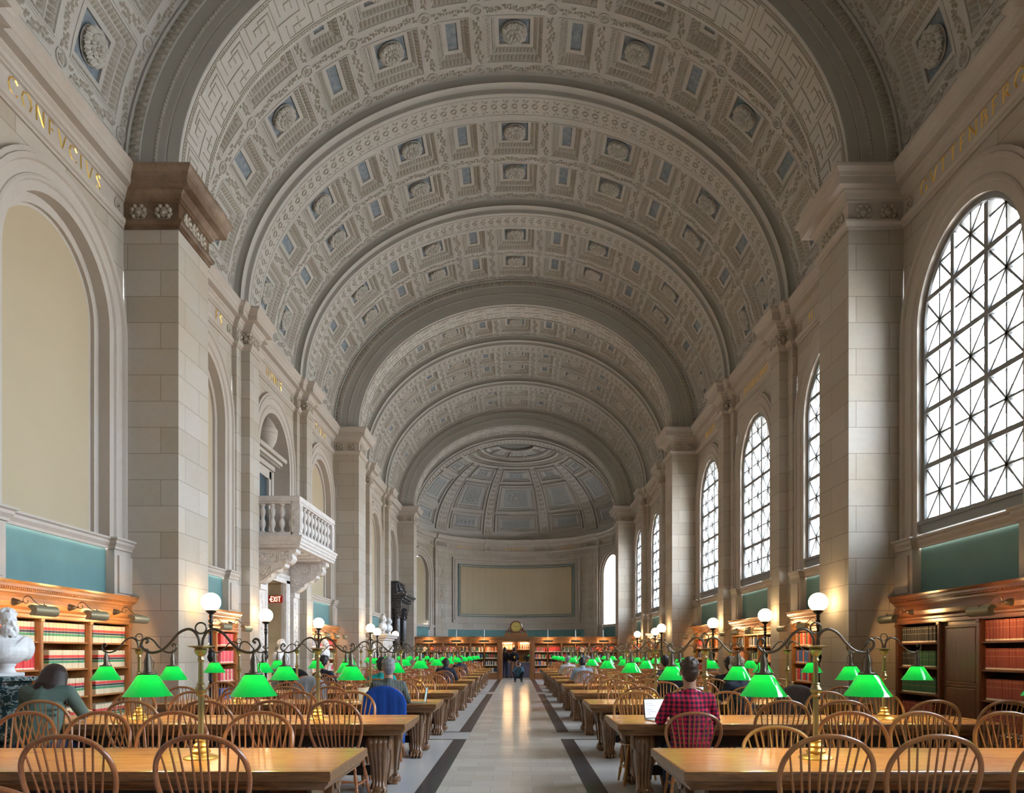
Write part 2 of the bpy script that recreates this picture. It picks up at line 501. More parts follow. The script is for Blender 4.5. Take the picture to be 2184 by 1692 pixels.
def banded(name, base, bands, rough=0.55):
    """book cloth with bands at fractions of the generated height"""
    m, nt, b = newmat(name)
    tc = nt.nodes.new('ShaderNodeTexCoord'); sx = nt.nodes.new('ShaderNodeSeparateXYZ')
    nt.links.new(tc.outputs['Generated'], sx.inputs[0])
    r = nt.nodes.new('ShaderNodeValToRGB'); r.color_ramp.interpolation = 'CONSTANT'
    e = r.color_ramp.elements
    st = [(0.0, base)]
    for a, c, col in bands: st += [(a, col), (c, base)]
    while len(e) < len(st): e.new(0.5)
    for i, (p, c) in enumerate(st): e[i].position = p; e[i].color = rgba(c)
    nt.links.new(sx.outputs[2], r.inputs[0])
    nt.links.new(r.outputs[0], b.inputs['Base Color']); b.inputs['Roughness'].default_value = rough
    return m
CR = (0.62, 0.55, 0.38)
BK_LAW = banded('law_report_cloth', CR, [(0.30, 0.43, (0.05, 0.25, 0.12)), (0.455, 0.57, (0.025, 0.03, 0.05)), (0.585, 0.73, (0.62, 0.055, 0.045))])
BK_MAROON = banded('maroon_cloth', (0.30, 0.060, 0.040), [(0.02, 0.10, (0.75, 0.70, 0.58)), (0.62, 0.64, (0.45, 0.26, 0.12)), (0.88, 0.90, (0.45, 0.26, 0.12))])
BK_GREEN = banded('green_cloth', (0.035, 0.12, 0.055), [(0.02, 0.10, (0.75, 0.70, 0.58)), (0.45, 0.47, (0.30, 0.26, 0.12)), (0.80, 0.82, (0.30, 0.26, 0.12))])
BK_DARK = banded('black_cloth', (0.030, 0.030, 0.028), [(0.02, 0.12, (0.78, 0.70, 0.60)), (0.55, 0.57, (0.35, 0.33, 0.25)), (0.85, 0.87, (0.35, 0.33, 0.25))])
BK_RED = banded('red_cloth', (0.62, 0.045, 0.05), [(0.02, 0.10, (0.80, 0.72, 0.62))])
BK_BLUE = banded('blue_cloth', (0.045, 0.12, 0.34), [(0.02, 0.10, (0.75, 0.74, 0.70))])
BK_ORANGE = banded('orange_cloth', (0.65, 0.17, 0.04), [(0.02, 0.10, (0.80, 0.72, 0.62))])
BK_CREAM = banded('cream_cloth', (0.58, 0.50, 0.36), [(0.7, 0.78, (0.35, 0.22, 0.12))])
BK_TEAL = banded('teal_cloth', (0.02, 0.30, 0.34), [(0.02, 0.10, (0.8, 0.75, 0.66))])
BK_PINK = banded('pink_cloth', (0.60, 0.13, 0.17), [(0.02, 0.10, (0.82, 0.76, 0.70))])
# ================================================================== THE SHELL
# ---- floor
def build_floor():
    f = MB(); x0, x1 = 0.80, 1.02
    f.box(-x0, x0, YB, 46.0, -0.06, 0.0, 0)
    f.build('floor', F_AISLE)['kind'] = 'structure'
    g = MB()
    g.box(-7.2, -x0, YB, 54.0, -0.06, 0.0, 0); g.box(x0, 7.2, YB, 54.0, -0.06, 0.0, 0)
    g.box(-x0, x0, 46.0, 54.0, -0.06, 0.0, 0)
    g.build('floor', F_TERR)['kind'] = 'structure'
    d = MB(); t = 0.002
    segs = []; brk = [(-1.8, -0.6), (12.75, 13.95), (26.75, 27.95)]
    y = YB
    for a, b in brk:
        if a > y: segs.append((y, a))
        y = b
    segs.append((y, 40.9))
    for sx in (-1, 1):
        for a, b in segs:
            d.box(min(sx*x0, sx*x1), max(sx*x0, sx*x1), a, b, 0, t)
        for a, b in brk:
            for yy in (a, b):
                if yy > YB: d.box(min(sx*x0, sx*6.2), max(sx*x0, sx*6.2), yy - 0.05, yy + 0.05, 0, t*0.9)
    d.build('floor', F_DARK)['kind'] = 'structure'
build_floor()

# ---- wall bay with arched recess or window (local: u along Y, right wall; mirrored for the left)
def arch_path(r, z0, zs, n=20):
    p = [(-1, 0, z0, 0)]
    pts = [(-r, z0), (-r, zs)] + [(-r * math.cos(PI * i / n), zs + r * math.sin(PI * i / n)) for i in range(1, n)] + [(r, zs), (r, z0)]
    return pts
ARCH_Z0, ARCH_ZS = 3.30, 6.60
def sweep_arch(mb, prof, m=0, z0=ARCH_Z0, n=24):
    """prof: list of (radius, X)"""
    P = []
    for r, x in prof:
        P.append([(x, u, z) for u, z in arch_path(r, z0, ARCH_ZS, n)])
    mb.grid(np.array(P), m)
def spandrel(mb, r, x, z1=8.50, hw=1.775, m=0, n=24):
    top = []; bot = []
    for i in range(n + 1):
        a = PI * i / n; u = -r * math.cos(a); bot.append((x, u, ARCH_ZS + r * math.sin(a)))
        top.append((x, u * hw / r, z1))
    mb.grid(np.array([bot, top]), m)
def wall_bay(blind=True):
    mb = MB()
    spandrel(mb, 1.76, XW, m=0)
    mb.quad((XW, -1.775, ARCH_Z0), (XW, -1.76, ARCH_Z0), (XW, -1.76, 6.6), (XW, -1.775, 6.6))
    prof = [(1.76, XW), (1.76, 6.40), (1.70, 6.395), (1.69, 6.375), (1.62, 6.37), (1.60, 6.41), (1.46, 6.415), (1.45, 6.40),
            (1.42, 6.39), (1.39, 6.39), (1.37, 6.425), (1.25, 6.425), (1.25, 6.60 if blind else 6.515)]
    if blind: prof += [(1.12, 6.60), (1.12, 6.655), (1.08, 6.66)]
    sweep_arch(mb, prof, 1)
    # string course under the arch, breaking forward over the pedestals
    sp = [(0.0, 3.13), (0.03, 3.13), (0.03, 3.17), (0.07, 3.22), (0.07, 3.26), (0.10, 3.28), (0.10, 3.31), (-0.25, 3.31)]
    pts = [(6.36, -1.775), (6.36, -1.27), (6.47, -1.27), (6.47, 1.27), (6.36, 1.27), (6.36, 1.775)]
    sweep_plan(mb, pts, sp, 1)
    # pedestals and sunk panels below the jambs
    for s in (-1, 1):
        a, b = sorted((s * 1.27, s * 1.775))
        mb.box(6.36, 6.62, a, b, 2.2, 3.13, 1)
        a, b = sorted((s * 1.36, s * 1.775))
        mb.box(6.33, 6.36, a, b, 2.44, 3.04, 1)
    # painted dado panel
    mb.quad((6.50, -1.27, 2.2), (6.50, 1.27, 2.2), (6.50, 1.27, 3.15), (6.50, -1.27, 3.15), 2)
    if blind:
        # buff panel
        pts = [(6.66, u, z) for u, z in arch_path(1.08, ARCH_Z0, ARCH_ZS, 24)]
        mb.add(pts, [tuple(range(len(pts)))], 3)
    # back of the bookcase niche
    mb.quad((6.80, -1.775, 0), (6.80, 1.775, 0), (6.80, 1.775, 2.3), (6.80, -1.775, 2.3), 1)
    mb.quad((6.50, -1.775, 2.3), (6.50, 1.775, 2.3), (6.80, 1.775, 2.3), (6.80, -1.775, 2.3), 1)
    return mb
def sweep_plan(mb, pts, prof, m=0, closed=False, seg_m=None, flip=1):
    """pts: plan points (x,y) travelling +Y along the right wall; profile (p,z) with p projecting towards -X"""
    k = len(pts); nr = []
    for i in range(k - 1):
        d = Vector((pts[i+1][0] - pts[i][0], pts[i+1][1] - pts[i][1])).normalized()
        nr.append(Vector((-d.y, d.x)) * flip)
    P = np.zeros((k, len(prof), 3))
    for i in range(k):
        a = nr[max(i - 1, 0)]; b = nr[min(i, k - 2)]
        mt = (a + b) / max(0.2, 1 + a.dot(b))
        for j, (p, z) in enumerate(prof):
            P[i, j] = (pts[i][0] + mt.x * p, pts[i][1] + mt.y * p, z)
    if seg_m is None: return mb.grid(P, m)
    for i in range(k - 1):
        mb.grid(P[i:i+2], seg_m(i, pts))
    return mb
MIRX = lambda v: v * np.array((-1, 1, 1))

BLIND = wall_bay(True); OPEN = wall_bay(False)

# plan of wall + pilasters + piers
def plan_path():
    pts = [(XW, YB)]
    for j, y in zip(range(-3, 8), RIBS):
        if j == 7: break
        if j in MAIN:
            pts += [(XW, y - 0.6), (XP, y - 0.6), (XP, y + 0.6), (XW, y + 0.6)]
        else:
            pts += [(XW, y - 0.6), (6.37, y - 0.6), (6.37, y - 0.30), (XS, y - 0.30), (XS, y + 0.30), (6.37, y + 0.30), (6.37, y + 0.6), (XW, y + 0.6)]
    pts += [(XW, 46.8 - 0.63 + 0.03 - 0.6)]
    pts = [p for p in pts if p[1] >= YB]
    return pts
ENT = [(0.0, 8.50), (0.03, 8.50), (0.03, 8.545), (0.06, 8.56), (0.085, 8.60), (0.085, 8.635), (0.01, 8.645), (0.01, 8.94),
       (0.045, 8.95), (0.045, 8.985), (0.075, 9.00), (0.09, 9.05), (0.13, 9.085), (0.135, 9.11), (0.25, 9.12), (0.25, 9.235),
       (0.265, 9.245), (0.28, 9.30), (0.33, 9.36), (0.335, 9.41), (-0.10, 9.41)]
def build_walls():
    path = plan_path()
    path = [path[0]] + path[4:] if False else path
    for side, sx in (('right', 1), ('left', -1)):
        w = MB()
        fn = None if sx == 1 else MIRX
        for i, yb in enumerate(BAYS[:9]):
            src = OPEN if sx == 1 else BLIND
            if sx == -1 and i in (4, 6, 7, 8): src = LEFT_SPECIAL[i]
            w.merge(src, (lambda v, yb=yb, fn=fn: (fn(v) if fn else v) + np.array((0, yb, 0))))
        for j, y in zip(range(-3, 7), RIBS):
            if j in MAIN: continue
            t = MB(); t.box(6.37, 6.9, y - 0.6, y + 0.6, 0, 8.51, 0); t.box(XS, 6.38, y - 0.3, y + 0.3, 0, 8.51, 0)
            t.box(XS - 0.03, 6.4, y - 0.33, y + 0.33, 0, 0.22, 1)
            w.merge(t, fn)
        t = MB()
        sweep_plan(t, path, ENT, 1, seg_m=(lambda i, p, sx=sx: 4 if (sx == -1 and 12.0 < p[i][1] < 13.7 and 12.0 < p[i+1][1] < 13.7) else 1))
        w.merge(t, fn)
        t = MB(); t.box(XW + 0.03, 6.95, YB, 47.2, 9.15, 9.9, 0); w.merge(t, fn)  # hidden strip added behind the cornice to stop light leaks
        # beyond the last pier: plain wall behind the screen
        t = MB(); t.box(XW, 6.9, 41.9, 47.2, 0, 9.41, 0)
        w.merge(t, fn)
        o = w.build('wall_' + side, [STONE, TRIM, TEAL, CANVAS, STAINED, BROWNSTONE])
        o['kind'] = 'structure'
    b = MB(); b.box(-7, 7, YB - 0.2, YB, 0, 15.5, 0)
    b.build('wall_back', BROWNSTONE)['kind'] = 'structure'  # wall added across the continuing hall, dark to cut bounced light
    # piers
    for sx in (-1, 1):
        for j, y in zip(range(-3, 7), RIBS):
            if j not in MAIN: continue
            p = MB()
            a, bx = sorted((sx * XP, sx * 6.9))
            p.box(a, bx, y - 0.6, y + 0.6, 0, 8.52, 0)
            a, bx = sorted((sx * (XP - 0.05), sx * 6.9))
            p.box(a, bx, y - 0.65, y + 0.65, 0, 0.25, 1)
            p.build('pillar', [STONE, TRIM])['kind'] = 'structure'
def special_bay(kind):
    mb = MB()
    spandrel(mb, 1.76, XW, m=0)
    prof = [(1.76, XW), (1.76, 6.40), (1.70, 6.395), (1.69, 6.375), (1.62, 6.37), (1.60, 6.41), (1.46, 6.415), (1.45, 6.40),
            (1.42, 6.39), (1.39, 6.39), (1.37, 6.425), (1.25, 6.425), (1.25, 6.62)]
    z0 = 0.0
    if kind == 'balcony':
        # deep niche with doorcase in the upper part
        prof = prof[:-1] + [(1.25, 6.92)]
        sweep_arch(mb, prof, 1, z0=4.1)
        n = 24
        back = [(6.92, u, z) for u, z in arch_path(1.25, 4.1, ARCH_ZS, n)]
        mb.add(back, [tuple(range(len(back)))], 1)
        mb.box(6.42, 7.35, -1.775, 1.775, 3.95, 4.12, 1)
        # lower wall with the door opening
        for a, b in ((-1.775, -0.75), (0.75, 1.775)):
            mb.box(XW - 0.02, 7.6, a, b, 0, 4.0, 1)
        mb.box(XW - 0.02, 7.6, -0.75, 0.75, 3.42, 4.0, 1)
        mb.quad((6.5, -0.75, 0), (7.6, -0.75, 0), (7.6, -0.75, 3.42), (6.5, -0.75, 3.42), 5)
        mb.quad((7.6, -0.75, 0), (7.6, 0.75, 0), (7.6, 0.75, 3.42), (7.6, -0.75, 3.42), 5)
        mb.box(6.52, 7.6, 0.735, 0.752, 0, 3.42, 5)
        mb.quad((6.5, -0.75, 3.40), (7.6, -0.75, 3.40), (7.6, 0.75, 3.40), (6.5, 0.75, 3.40), 5)
    else:
        sweep_arch(mb, prof + [(1.12, 6.62), (1.12, 6.67), (1.08, 6.67)], 1, z0=3.3 if kind == 'ledge' else 0)
        pts = [(6.67, u, z) for u, z in arch_path(1.08, 0.0, ARCH_ZS, 24)]
        mb.add(pts, [tuple(range(len(pts)))], 3 if kind == 'ledge' else 1)
        if kind == 'ledge':
            sp = [(0.0, 3.13), (0.03, 3.13), (0.03, 3.17), (0.07, 3.22), (0.07, 3.26), (0.10, 3.28), (0.10, 3.31), (-0.25, 3.31)]
            sweep_plan(mb, [(6.36, -1.775), (6.36, -1.27), (6.47, -1.27), (6.47, 1.27), (6.36, 1.27), (6.36, 1.775)], sp, 1)
            for s in (-1, 1):
                a, b = sorted((s * 1.27, s * 1.775)); mb.box(6.36, 6.62, a, b, 0, 3.13, 1)
            mb.quad((6.50, -1.27, 0), (6.50, 1.27, 0), (6.50, 1.27, 3.15), (6.50, -1.27, 3.15), 2)
    return mb
LEFT_SPECIAL = {4: special_bay('balcony'), 6: BLIND, 7: special_bay('ledge'), 8: special_bay('fireplace')}
# the balcony niche is lined with stone, its door passage with brown marble (material slot 2 of that bay)
build_walls()

# ---- windows of the right wall: lattice frame with glass
def window_frame():
    f = MB(); x0, x1 = 6.50, 6.60
    def ztop(u, r=1.20): return ARCH_ZS + math.sqrt(max(0, r*r - u*u))
    # outer frame ring
    prof = [(1.26, 6.515), (1.17, 6.50), (1.15, 6.53), (1.15, 6.60), (1.26, 6.60)]
    P = []
    for r, x in prof: P.append([(x, u, z) for u, z in arch_path(r, 3.40, ARCH_ZS, 24)])
    f.grid(np.array(P), 0)
    f.box(6.47, 6.62, -1.25, 1.25, 3.36, 3.52, 0)
    f.box(6.44, 6.50, -1.25, 1.25, 3.50, 3.56, 0)
    def bar(a, b, wd, dx0=6.52, dx1=6.585):
        (u0, z0), (u1, z1) = a, b
        d = Vector((u1 - u0, z1 - z0)); L = d.length
        if L < 0.03: return
        n = Vector((-d.y, d.x)) / L * wd / 2
        q = [(u0 + n.x, z0 + n.y), (u1 + n.x, z1 + n.y), (u1 - n.x, z1 - n.y), (u0 - n.x, z0 - n.y)]
        v = [(dx0, *p) for p in q] + [(dx1, *p) for p in q]
        f.add(v, [(0,1,2,3), (7,6,5,4), (0,4,5,1), (1,5,6,2), (2,6,7,3), (3,7,4,0)])
    def clip(a, b, r=1.17):
        """clip the segment to the arched opening"""
        pts = []
        for i in range(41):
            t = i / 40; u = a[0] + (b[0]-a[0]) * t; z = a[1] + (b[1]-a[1]) * t
            ok = abs(u) <= r and (z <= ARCH_ZS or (u*u + (z-ARCH_ZS)**2) <= r*r)
            if ok: pts.append((u, z))
        return (pts[0], pts[-1]) if len(pts) > 1 else None
    def cb(a, b, wd, **k):
        c = clip(a, b)
        if c: bar(c[0], c[1], wd, **k)
    us = [-1.17, -0.40, 0.40, 1.17]
    zs = [3.53, 4.40, 5.27, 6.14, 7.01, 7.88]
    for u in us[1:3]: cb((u, 3.53), (u, 8.0), 0.085, dx0=6.49)
    for z in zs[1:5]: cb((-1.2, z), (1.2, z), 0.075, dx0=6.495)
    for i in range(3):
        for j in range(5):
            a, b, c, d = us[i], us[i+1], zs[j], zs[j+1]
            um, zm = (a + b) / 2, (c + d) / 2
            cb((um, c), (um, d), 0.033); cb((a, zm), (b, zm), 0.033)
            cb((a, c), (b, d), 0.033); cb((a, d), (b, c), 0.033)
    return f.mesh('window_frame', FRAME)
def glass_mesh():
    g = MB(); pts = [(6.55, u, z) for u, z in arch_path(1.19, 3.45, ARCH_ZS, 24)]
    g.add(pts, [tuple(range(len(pts)))]); return g.mesh('window_glass', PANE)
def reveal_mesh():
    g = MB()
    P = []
    for r, x in [(1.24, 6.60), (1.24, 7.15), (1.9, 7.16), (1.95, 7.3)]: P.append([(x, u, z) for u, z in arch_path(r, 3.3, ARCH_ZS, 24)])
    g.grid(np.array(P), 0); g.quad((6.6, -1.9, 3.3), (7.3, -1.9, 3.3), (7.3, 1.9, 3.3), (6.6, 1.9, 3.3))
    return g.mesh('outer_reveal', TRIM)
WF, GL, RV = window_frame(), glass_mesh(), reveal_mesh()
for i, yb in enumerate(BAYS[:9]):
    o = link('window_%d' % (i + 1), WF, loc=(0, yb, 0)); o['kind'] = 'structure'
    link('glass', GL, o); link('reveal', RV, o)

# ------------------------------------------------------------------ vault
TH = np.linspace(-PI/2, PI/2, 4001)
_x = A0 * np.sin(TH); _z = B0 * np.cos(TH)
_s = np.concatenate([[0], np.cumsum(np.hypot(np.diff(_x), np.diff(_z)))]); SH = _s[-1] / 2; _s = _s - SH
def vmap(v, a=A0, b=B0):
    """(s, y, h) -> hall coordinates; h>0 is outwards (up)"""
    s, y, h = v[:, 0], v[:, 1], v[:, 2]
    t = np.interp(s, _s, TH)
    x = a * np.sin(t); z = b * np.cos(t)
    nx = np.sin(t) / a; nz = np.cos(t) / b; L = np.hypot(nx, nz)
    return np.stack([x + nx / L * h, y, ZS + z + nz / L * h], 1)
def frame_at(s, a=A0, b=B0):
    t = float(np.interp(s, _s, TH)); nx, nz = math.sin(t) / a, math.cos(t) / b; L = math.hypot(nx, nz)
    return Vector((a * math.sin(t), 0, ZS + b * math.cos(t))), Vector((nx / L, 0, nz / L))
def egg(mb, s0, s1, y0, y1, h0, h1, m=1, bulge=0.022, k=2):
    """little half-egg spanning a cell; h interpolates across y"""
    V = []; F = []
    nn = 3
    for i in range(nn + 1):
        for j in range(nn + 1):
            u = i / nn; v = j / nn
            q = math.sin(PI * u) * math.sin(PI * v)
            V.append((s0 + (s1 - s0) * u, y0 + (y1 - y0) * v, h0 + (h1 - h0) * v - bulge * q))
    for i in range(nn):
        for j in range(nn):
            a = i * (nn + 1) + j; F.append((a, a + 1, a + nn + 2, a + nn + 1))
    mb.add(V, F, m)
def leafrow(mb, c0, c1, w, m=1, seed=0):
    """scroll of small leaves between two (s,y) points"""
    r = random.Random(seed)
    d = Vector((c1[0] - c0[0], c1[1] - c0[1])); L = d.length; d /= L; n = Vector((-d.y, d.x))
    k = max(4, int(L / 0.062)); 
    for i in range(k):
        t = (i + 0.5) / k; sg = 1 if i % 2 else -1
        c = Vector(c0) + d * (L * t) + n * (w * 0.20 * math.sin(t * PI * 4))
        for q in (0, 1):
            a = (0.9 if q == 0 else 2.3) * sg + r.uniform(-.3, .3)
            dr = d * math.cos(a) + n * math.sin(a); pr = Vector((-dr.y, dr.x))
            l = w * r.uniform(0.34, 0.48); ww = w * 0.15
            p0, p1, p2, p3 = c, c + dr * l * 0.5 + pr * ww, c + dr * l, c + dr * l * 0.5 - pr * ww
            tip = c + dr * l * 0.5
            V = [(p0.x, p0.y, -0.004), (p1.x, p1.y, 0), (p2.x, p2.y, -0.012), (p3.x, p3.y, 0), (tip.x, tip.y, -0.036)]
            mb.add(V, [(0, 1, 4), (1, 2, 4), (2, 3, 4), (3, 0, 4)], m)
    # beaded edges
def medallion(mb, s, y, r=0.125):
    n = 16
    P = []
    for rr, h in ((r, 0.002), (r, -0.022), (r * 0.86, -0.028), (r * 0.78, -0.004)):
        P.append([(s + rr * math.cos(2*PI*i/n), y + rr * math.sin(2*PI*i/n), h) for i in range(n)])
    mb.grid(np.array(P), 0, closed_v=True)
    V = [(s, y, -0.035)]; F = []
    for i in range(10):
        a = 2 * PI * i / 10; rr = r * (0.66 if i % 2 == 0 else 0.34)
        V.append((s + rr * math.cos(a), y + rr * math.sin(a), -0.018 if i % 2 == 0 else -0.004))
    for i in range(10): F.append((0, 1 + i, 1 + (i + 1) % 10))
    mb.add(V, F, 1)
def ring_pts(s0, s1, y0, y1, h, ns=5):
    p = []
    for i in range(ns): p.append((s0 + (s1 - s0) * i / ns, y0, h))
    for i in range(2): p.append((s1, y0 + (y1 - y0) * i / 2, h))
    for i in range(ns): p.append((s1 + (s0 - s1) * i / ns, y1, h))
    for i in range(2): p.append((s0, y1 + (y0 - y1) * i / 2, h))
    return p
def coffer(mb, sc, yc, hs, hy, panel):
    R = [(0, 0), (0.0, -0.012), (0.022, -0.012), (0.03, 0.012), (0.115, 0.095), (0.14, 0.10), (0.15, 0.125), (0.155, 0.10), (0.225, 0.165), (0.30, 0.17), (0.30, 0.215)]
    if hs < 0.5: R = [(0, 0), (0.0, -0.012), (0.022, -0.012), (0.03, 0.012), (0.105, 0.09), (0.12, 0.10), (0.13, 0.12), (0.135, 0.10), (0.19, 0.15), (0.275, 0.155), (0.275, 0.19)]
    rings = [ring_pts(sc - hs + i, sc + hs - i, yc - hy + i, yc + hy - i, h) for i, h in R]
    mb.grid(np.array(rings), 0, closed_v=True)
    i, h = R[-1]; ns = 6
    P = [[(sc - hs + i + 2*(hs - i) * a / ns, yc - hy + i + 2*(hy - i) * b, h) for b in (0, 1)] for a in range(ns + 1)]
    panel.grid(np.array(P), 0)
    # egg-and-dart and leaf mouldings
    for (i0, h0, i1, h1, pit, bl) in ((0.030, 0.012, 0.115, 0.095, 0.098, 0.030), (R[7][0], R[7][1], R[8][0], R[8][1], 0.082, 0.020)):
        a, b = hs - i0, hy - i0
        for sgn in (-1, 1):
            k = max(2, int(2 * a / pit)); st = 2 * (a - 0.06) / k
            for q in range(k):
                s0 = sc - a + 0.06 + q * st + st * 0.10
                ya, yb_ = (yc - sgn * (hy - i0), yc - sgn * (hy - i1))
                egg(mb, s0, s0 + st * 0.8, ya, yb_, h0, h1, 1, bl)
            k = max(2, int(2 * b / pit)); st = 2 * (b - 0.06) / k
            for q in range(k):
                y0 = yc - b + 0.06 + q * st + st * 0.10
                sa, sb = (sc - sgn * (hs - i0), sc - sgn * (hs - i1))
                # transposed egg
                V = []; F = []
                for u in range(4):
                    for v in range(4):
                        qq = math.sin(PI * u / 3) * math.sin(PI * v / 3)
                        V.append((sa + (sb - sa) * v / 3, y0 + st * 0.8 * u / 3, h0 + (h1 - h0) * v / 3 - bl * qq))
                for u in range(3):
                    for v in range(3):
                        aa = u * 4 + v; F.append((aa, aa + 1, aa + 5, aa + 4))
                mb.add(V, F, 1)
def vault_bay():
    mb = MB(); panel = MB()
    P = 2.66; LY = 3.53
    yc = [0.33 + 0.63, LY - 0.33 - 0.63]
    hy = 0.63
    cells = []
    for k in range(-3, 4): cells.append((k * P, 0.63))
    for k in range(-3, 3): cells.append(((k + 0.5) * P, 0.39))
    cells.sort()
    # longitudinal strips: bands across y for each s interval
    edges = [-SH]
    for c, h in cells: edges += [c - h, c + h]
    edges.append(SH)
    def band(s0, s1, y0, y1):
        n = max(1, int(abs(s1 - s0) / 0.22)); 
        G = [[(s0 + (s1 - s0) * i / n, y, 0) for y in (y0, y1)] for i in range(n + 1)]
        mb.grid(np.array(G), 0)
    ys = [0, 0.33, 1.59, LY - 1.59, LY - 0.33, LY]
    for i in range(len(edges) - 1):
        s0, s1 = edges[i], edges[i + 1]
        if i % 2 == 0: band(s0, s1, 0, LY)
        else:
            for j in (0, 2, 4): band(s0, s1, ys[j], ys[j + 1])
            for y in yc: coffer(mb, (s0 + s1) / 2, y, (s1 - s0) / 2, hy, panel)
    # relief on the bands
    bc = [(cells[i][0] + cells[i][1] + cells[i+1][0] - cells[i+1][1]) / 2 for i in range(len(cells) - 1)]
    bc = [cells[0][0] - cells[0][1] - 0.155] + bc + [cells[-1][0] + cells[-1][1] + 0.155]
    yr = [0.165, LY / 2, LY - 0.165]
    sd = 0
    for s in bc:
        for y in yr: medallion(mb, s, y)
        for y in yc:
            leafrow(mb, (s, y - 0.60), (s, y + 0.60), 0.21, seed=sd); sd += 1
            for q in (-0.125, 0.125):
                mb.box(s + q - 0.008, s + q + 0.008, y - 0.6, y + 0.6, -0.010, 0.002, 0)
    for i in range(len(bc) - 1):
        for y in yr:
            leafrow(mb, (bc[i] + 0.16, y), (bc[i+1] - 0.16, y), 0.20, seed=sd); sd += 1
    # plain border with a sunk line above the cornice
    for sg in (-1, 1):
        s0 = sg * (SH - 0.10); s1 = sg * (SH - 0.32)
        a, b = sorted((s0, s1))
        for (p, q, r_, t) in ((a, a + 0.012, 0.3, LY - 0.3), (b - 0.012, b, 0.3, LY - 0.3), (a, b, 0.3, 0.312), (a, b, LY - 0.312, LY - 0.3)):
            mb.box(p, q, r_, t, -0.010, 0.002, 0)
    return mb, panel
def rosette():
    """acanthus flower, local: faces -Z, radius about 0.30"""
    mb = MB()
    def leaf(a, R, w, z0, z1, lift, seed):
        """one curled, lobed leaf from the centre outwards"""
        nr, nw = 7, 7; P = []
        c, s = math.cos(a), math.sin(a)
        for i in range(nr):
            t = i / (nr - 1); r = R * (0.25 + 0.75 * t)
            ww = w * (0.35 + 1.0 * math.sin(PI * (0.12 + 0.80 * t)) ** 0.8) * (1 + 0.16 * (i % 2))
            z = z0 + (z1 - z0) * t - lift * math.sin(t * PI * 0.75) + 0.045 * max(0, t - 0.75) * 4 * 0.6
            row = []
            for j in range(nw):
                u = -1 + 2 * j / (nw - 1)
                zz = z + 0.030 * u * u - 0.010 * math.cos(u * PI * 3)
                rr = r - 0.05 * R * u * u * t
                row.append((rr * c - ww * u * s, rr * s + ww * u * c, zz))
            P.append(row)
        mb.grid(np.array(P), 0)
    for k in range(12): leaf(2 * PI * k / 12, 0.310, 0.070, -0.02, -0.05, 0.075, k)
    for k in range(8): leaf(2 * PI * (k + 0.5) / 8, 0.215, 0.062, -0.06, -0.10, 0.07, k)
    for k in range(6): leaf(2 * PI * k / 6, 0.125, 0.048, -0.10, -0.14, 0.05, k)
    mb.lathe([(0.30, 0.0), (0.20, -0.035), (0.05, -0.06)], 24)
    mb.ellipsoid((0, 0, -0.15), (0.040, 0.040, 0.035), 10, 6)
    return mb.mesh('rosette', ROSETTE, 40)
VB, VP = vault_bay()
ROS = rosette()
rings = [c * 2.66 for c in range(-3, 4)]
VB_MESH = MB().merge(VB, vmap).mesh('vault_bay', [PLASTER, RELIEF])
VP_MESH = MB().merge(VP, vmap).mesh('coffer_panels', BLUE)
def rib_between(a, b):
    """ceiling bay between rib planes"""
    return
n_bay = 0
for j in range(0, 10):
    y0 = RIBS[j] + 0.6
    if y0 > 45.6 or j + 1 >= len(RIBS): break
    o = link('ceiling', VB_MESH, loc=(0, y0, 0)); o['kind'] = 'structure'
    link('coffer_panel', VP_MESH, o)
    if 7.5 < y0 < 45:
        for s in rings:
            p, nrm = frame_at(s)
            for yy in (0.96, 3.53 - 0.96):
                r = link('rosette', ROS, o)
                t = math.atan2(nrm.x, nrm.z)
                r.location = (p.x + nrm.x * 0.185, yy, p.z + nrm.z * 0.185)
                r.rotation_euler = (0, t, 0); r.scale = (0.9, 0.9, 1.15)

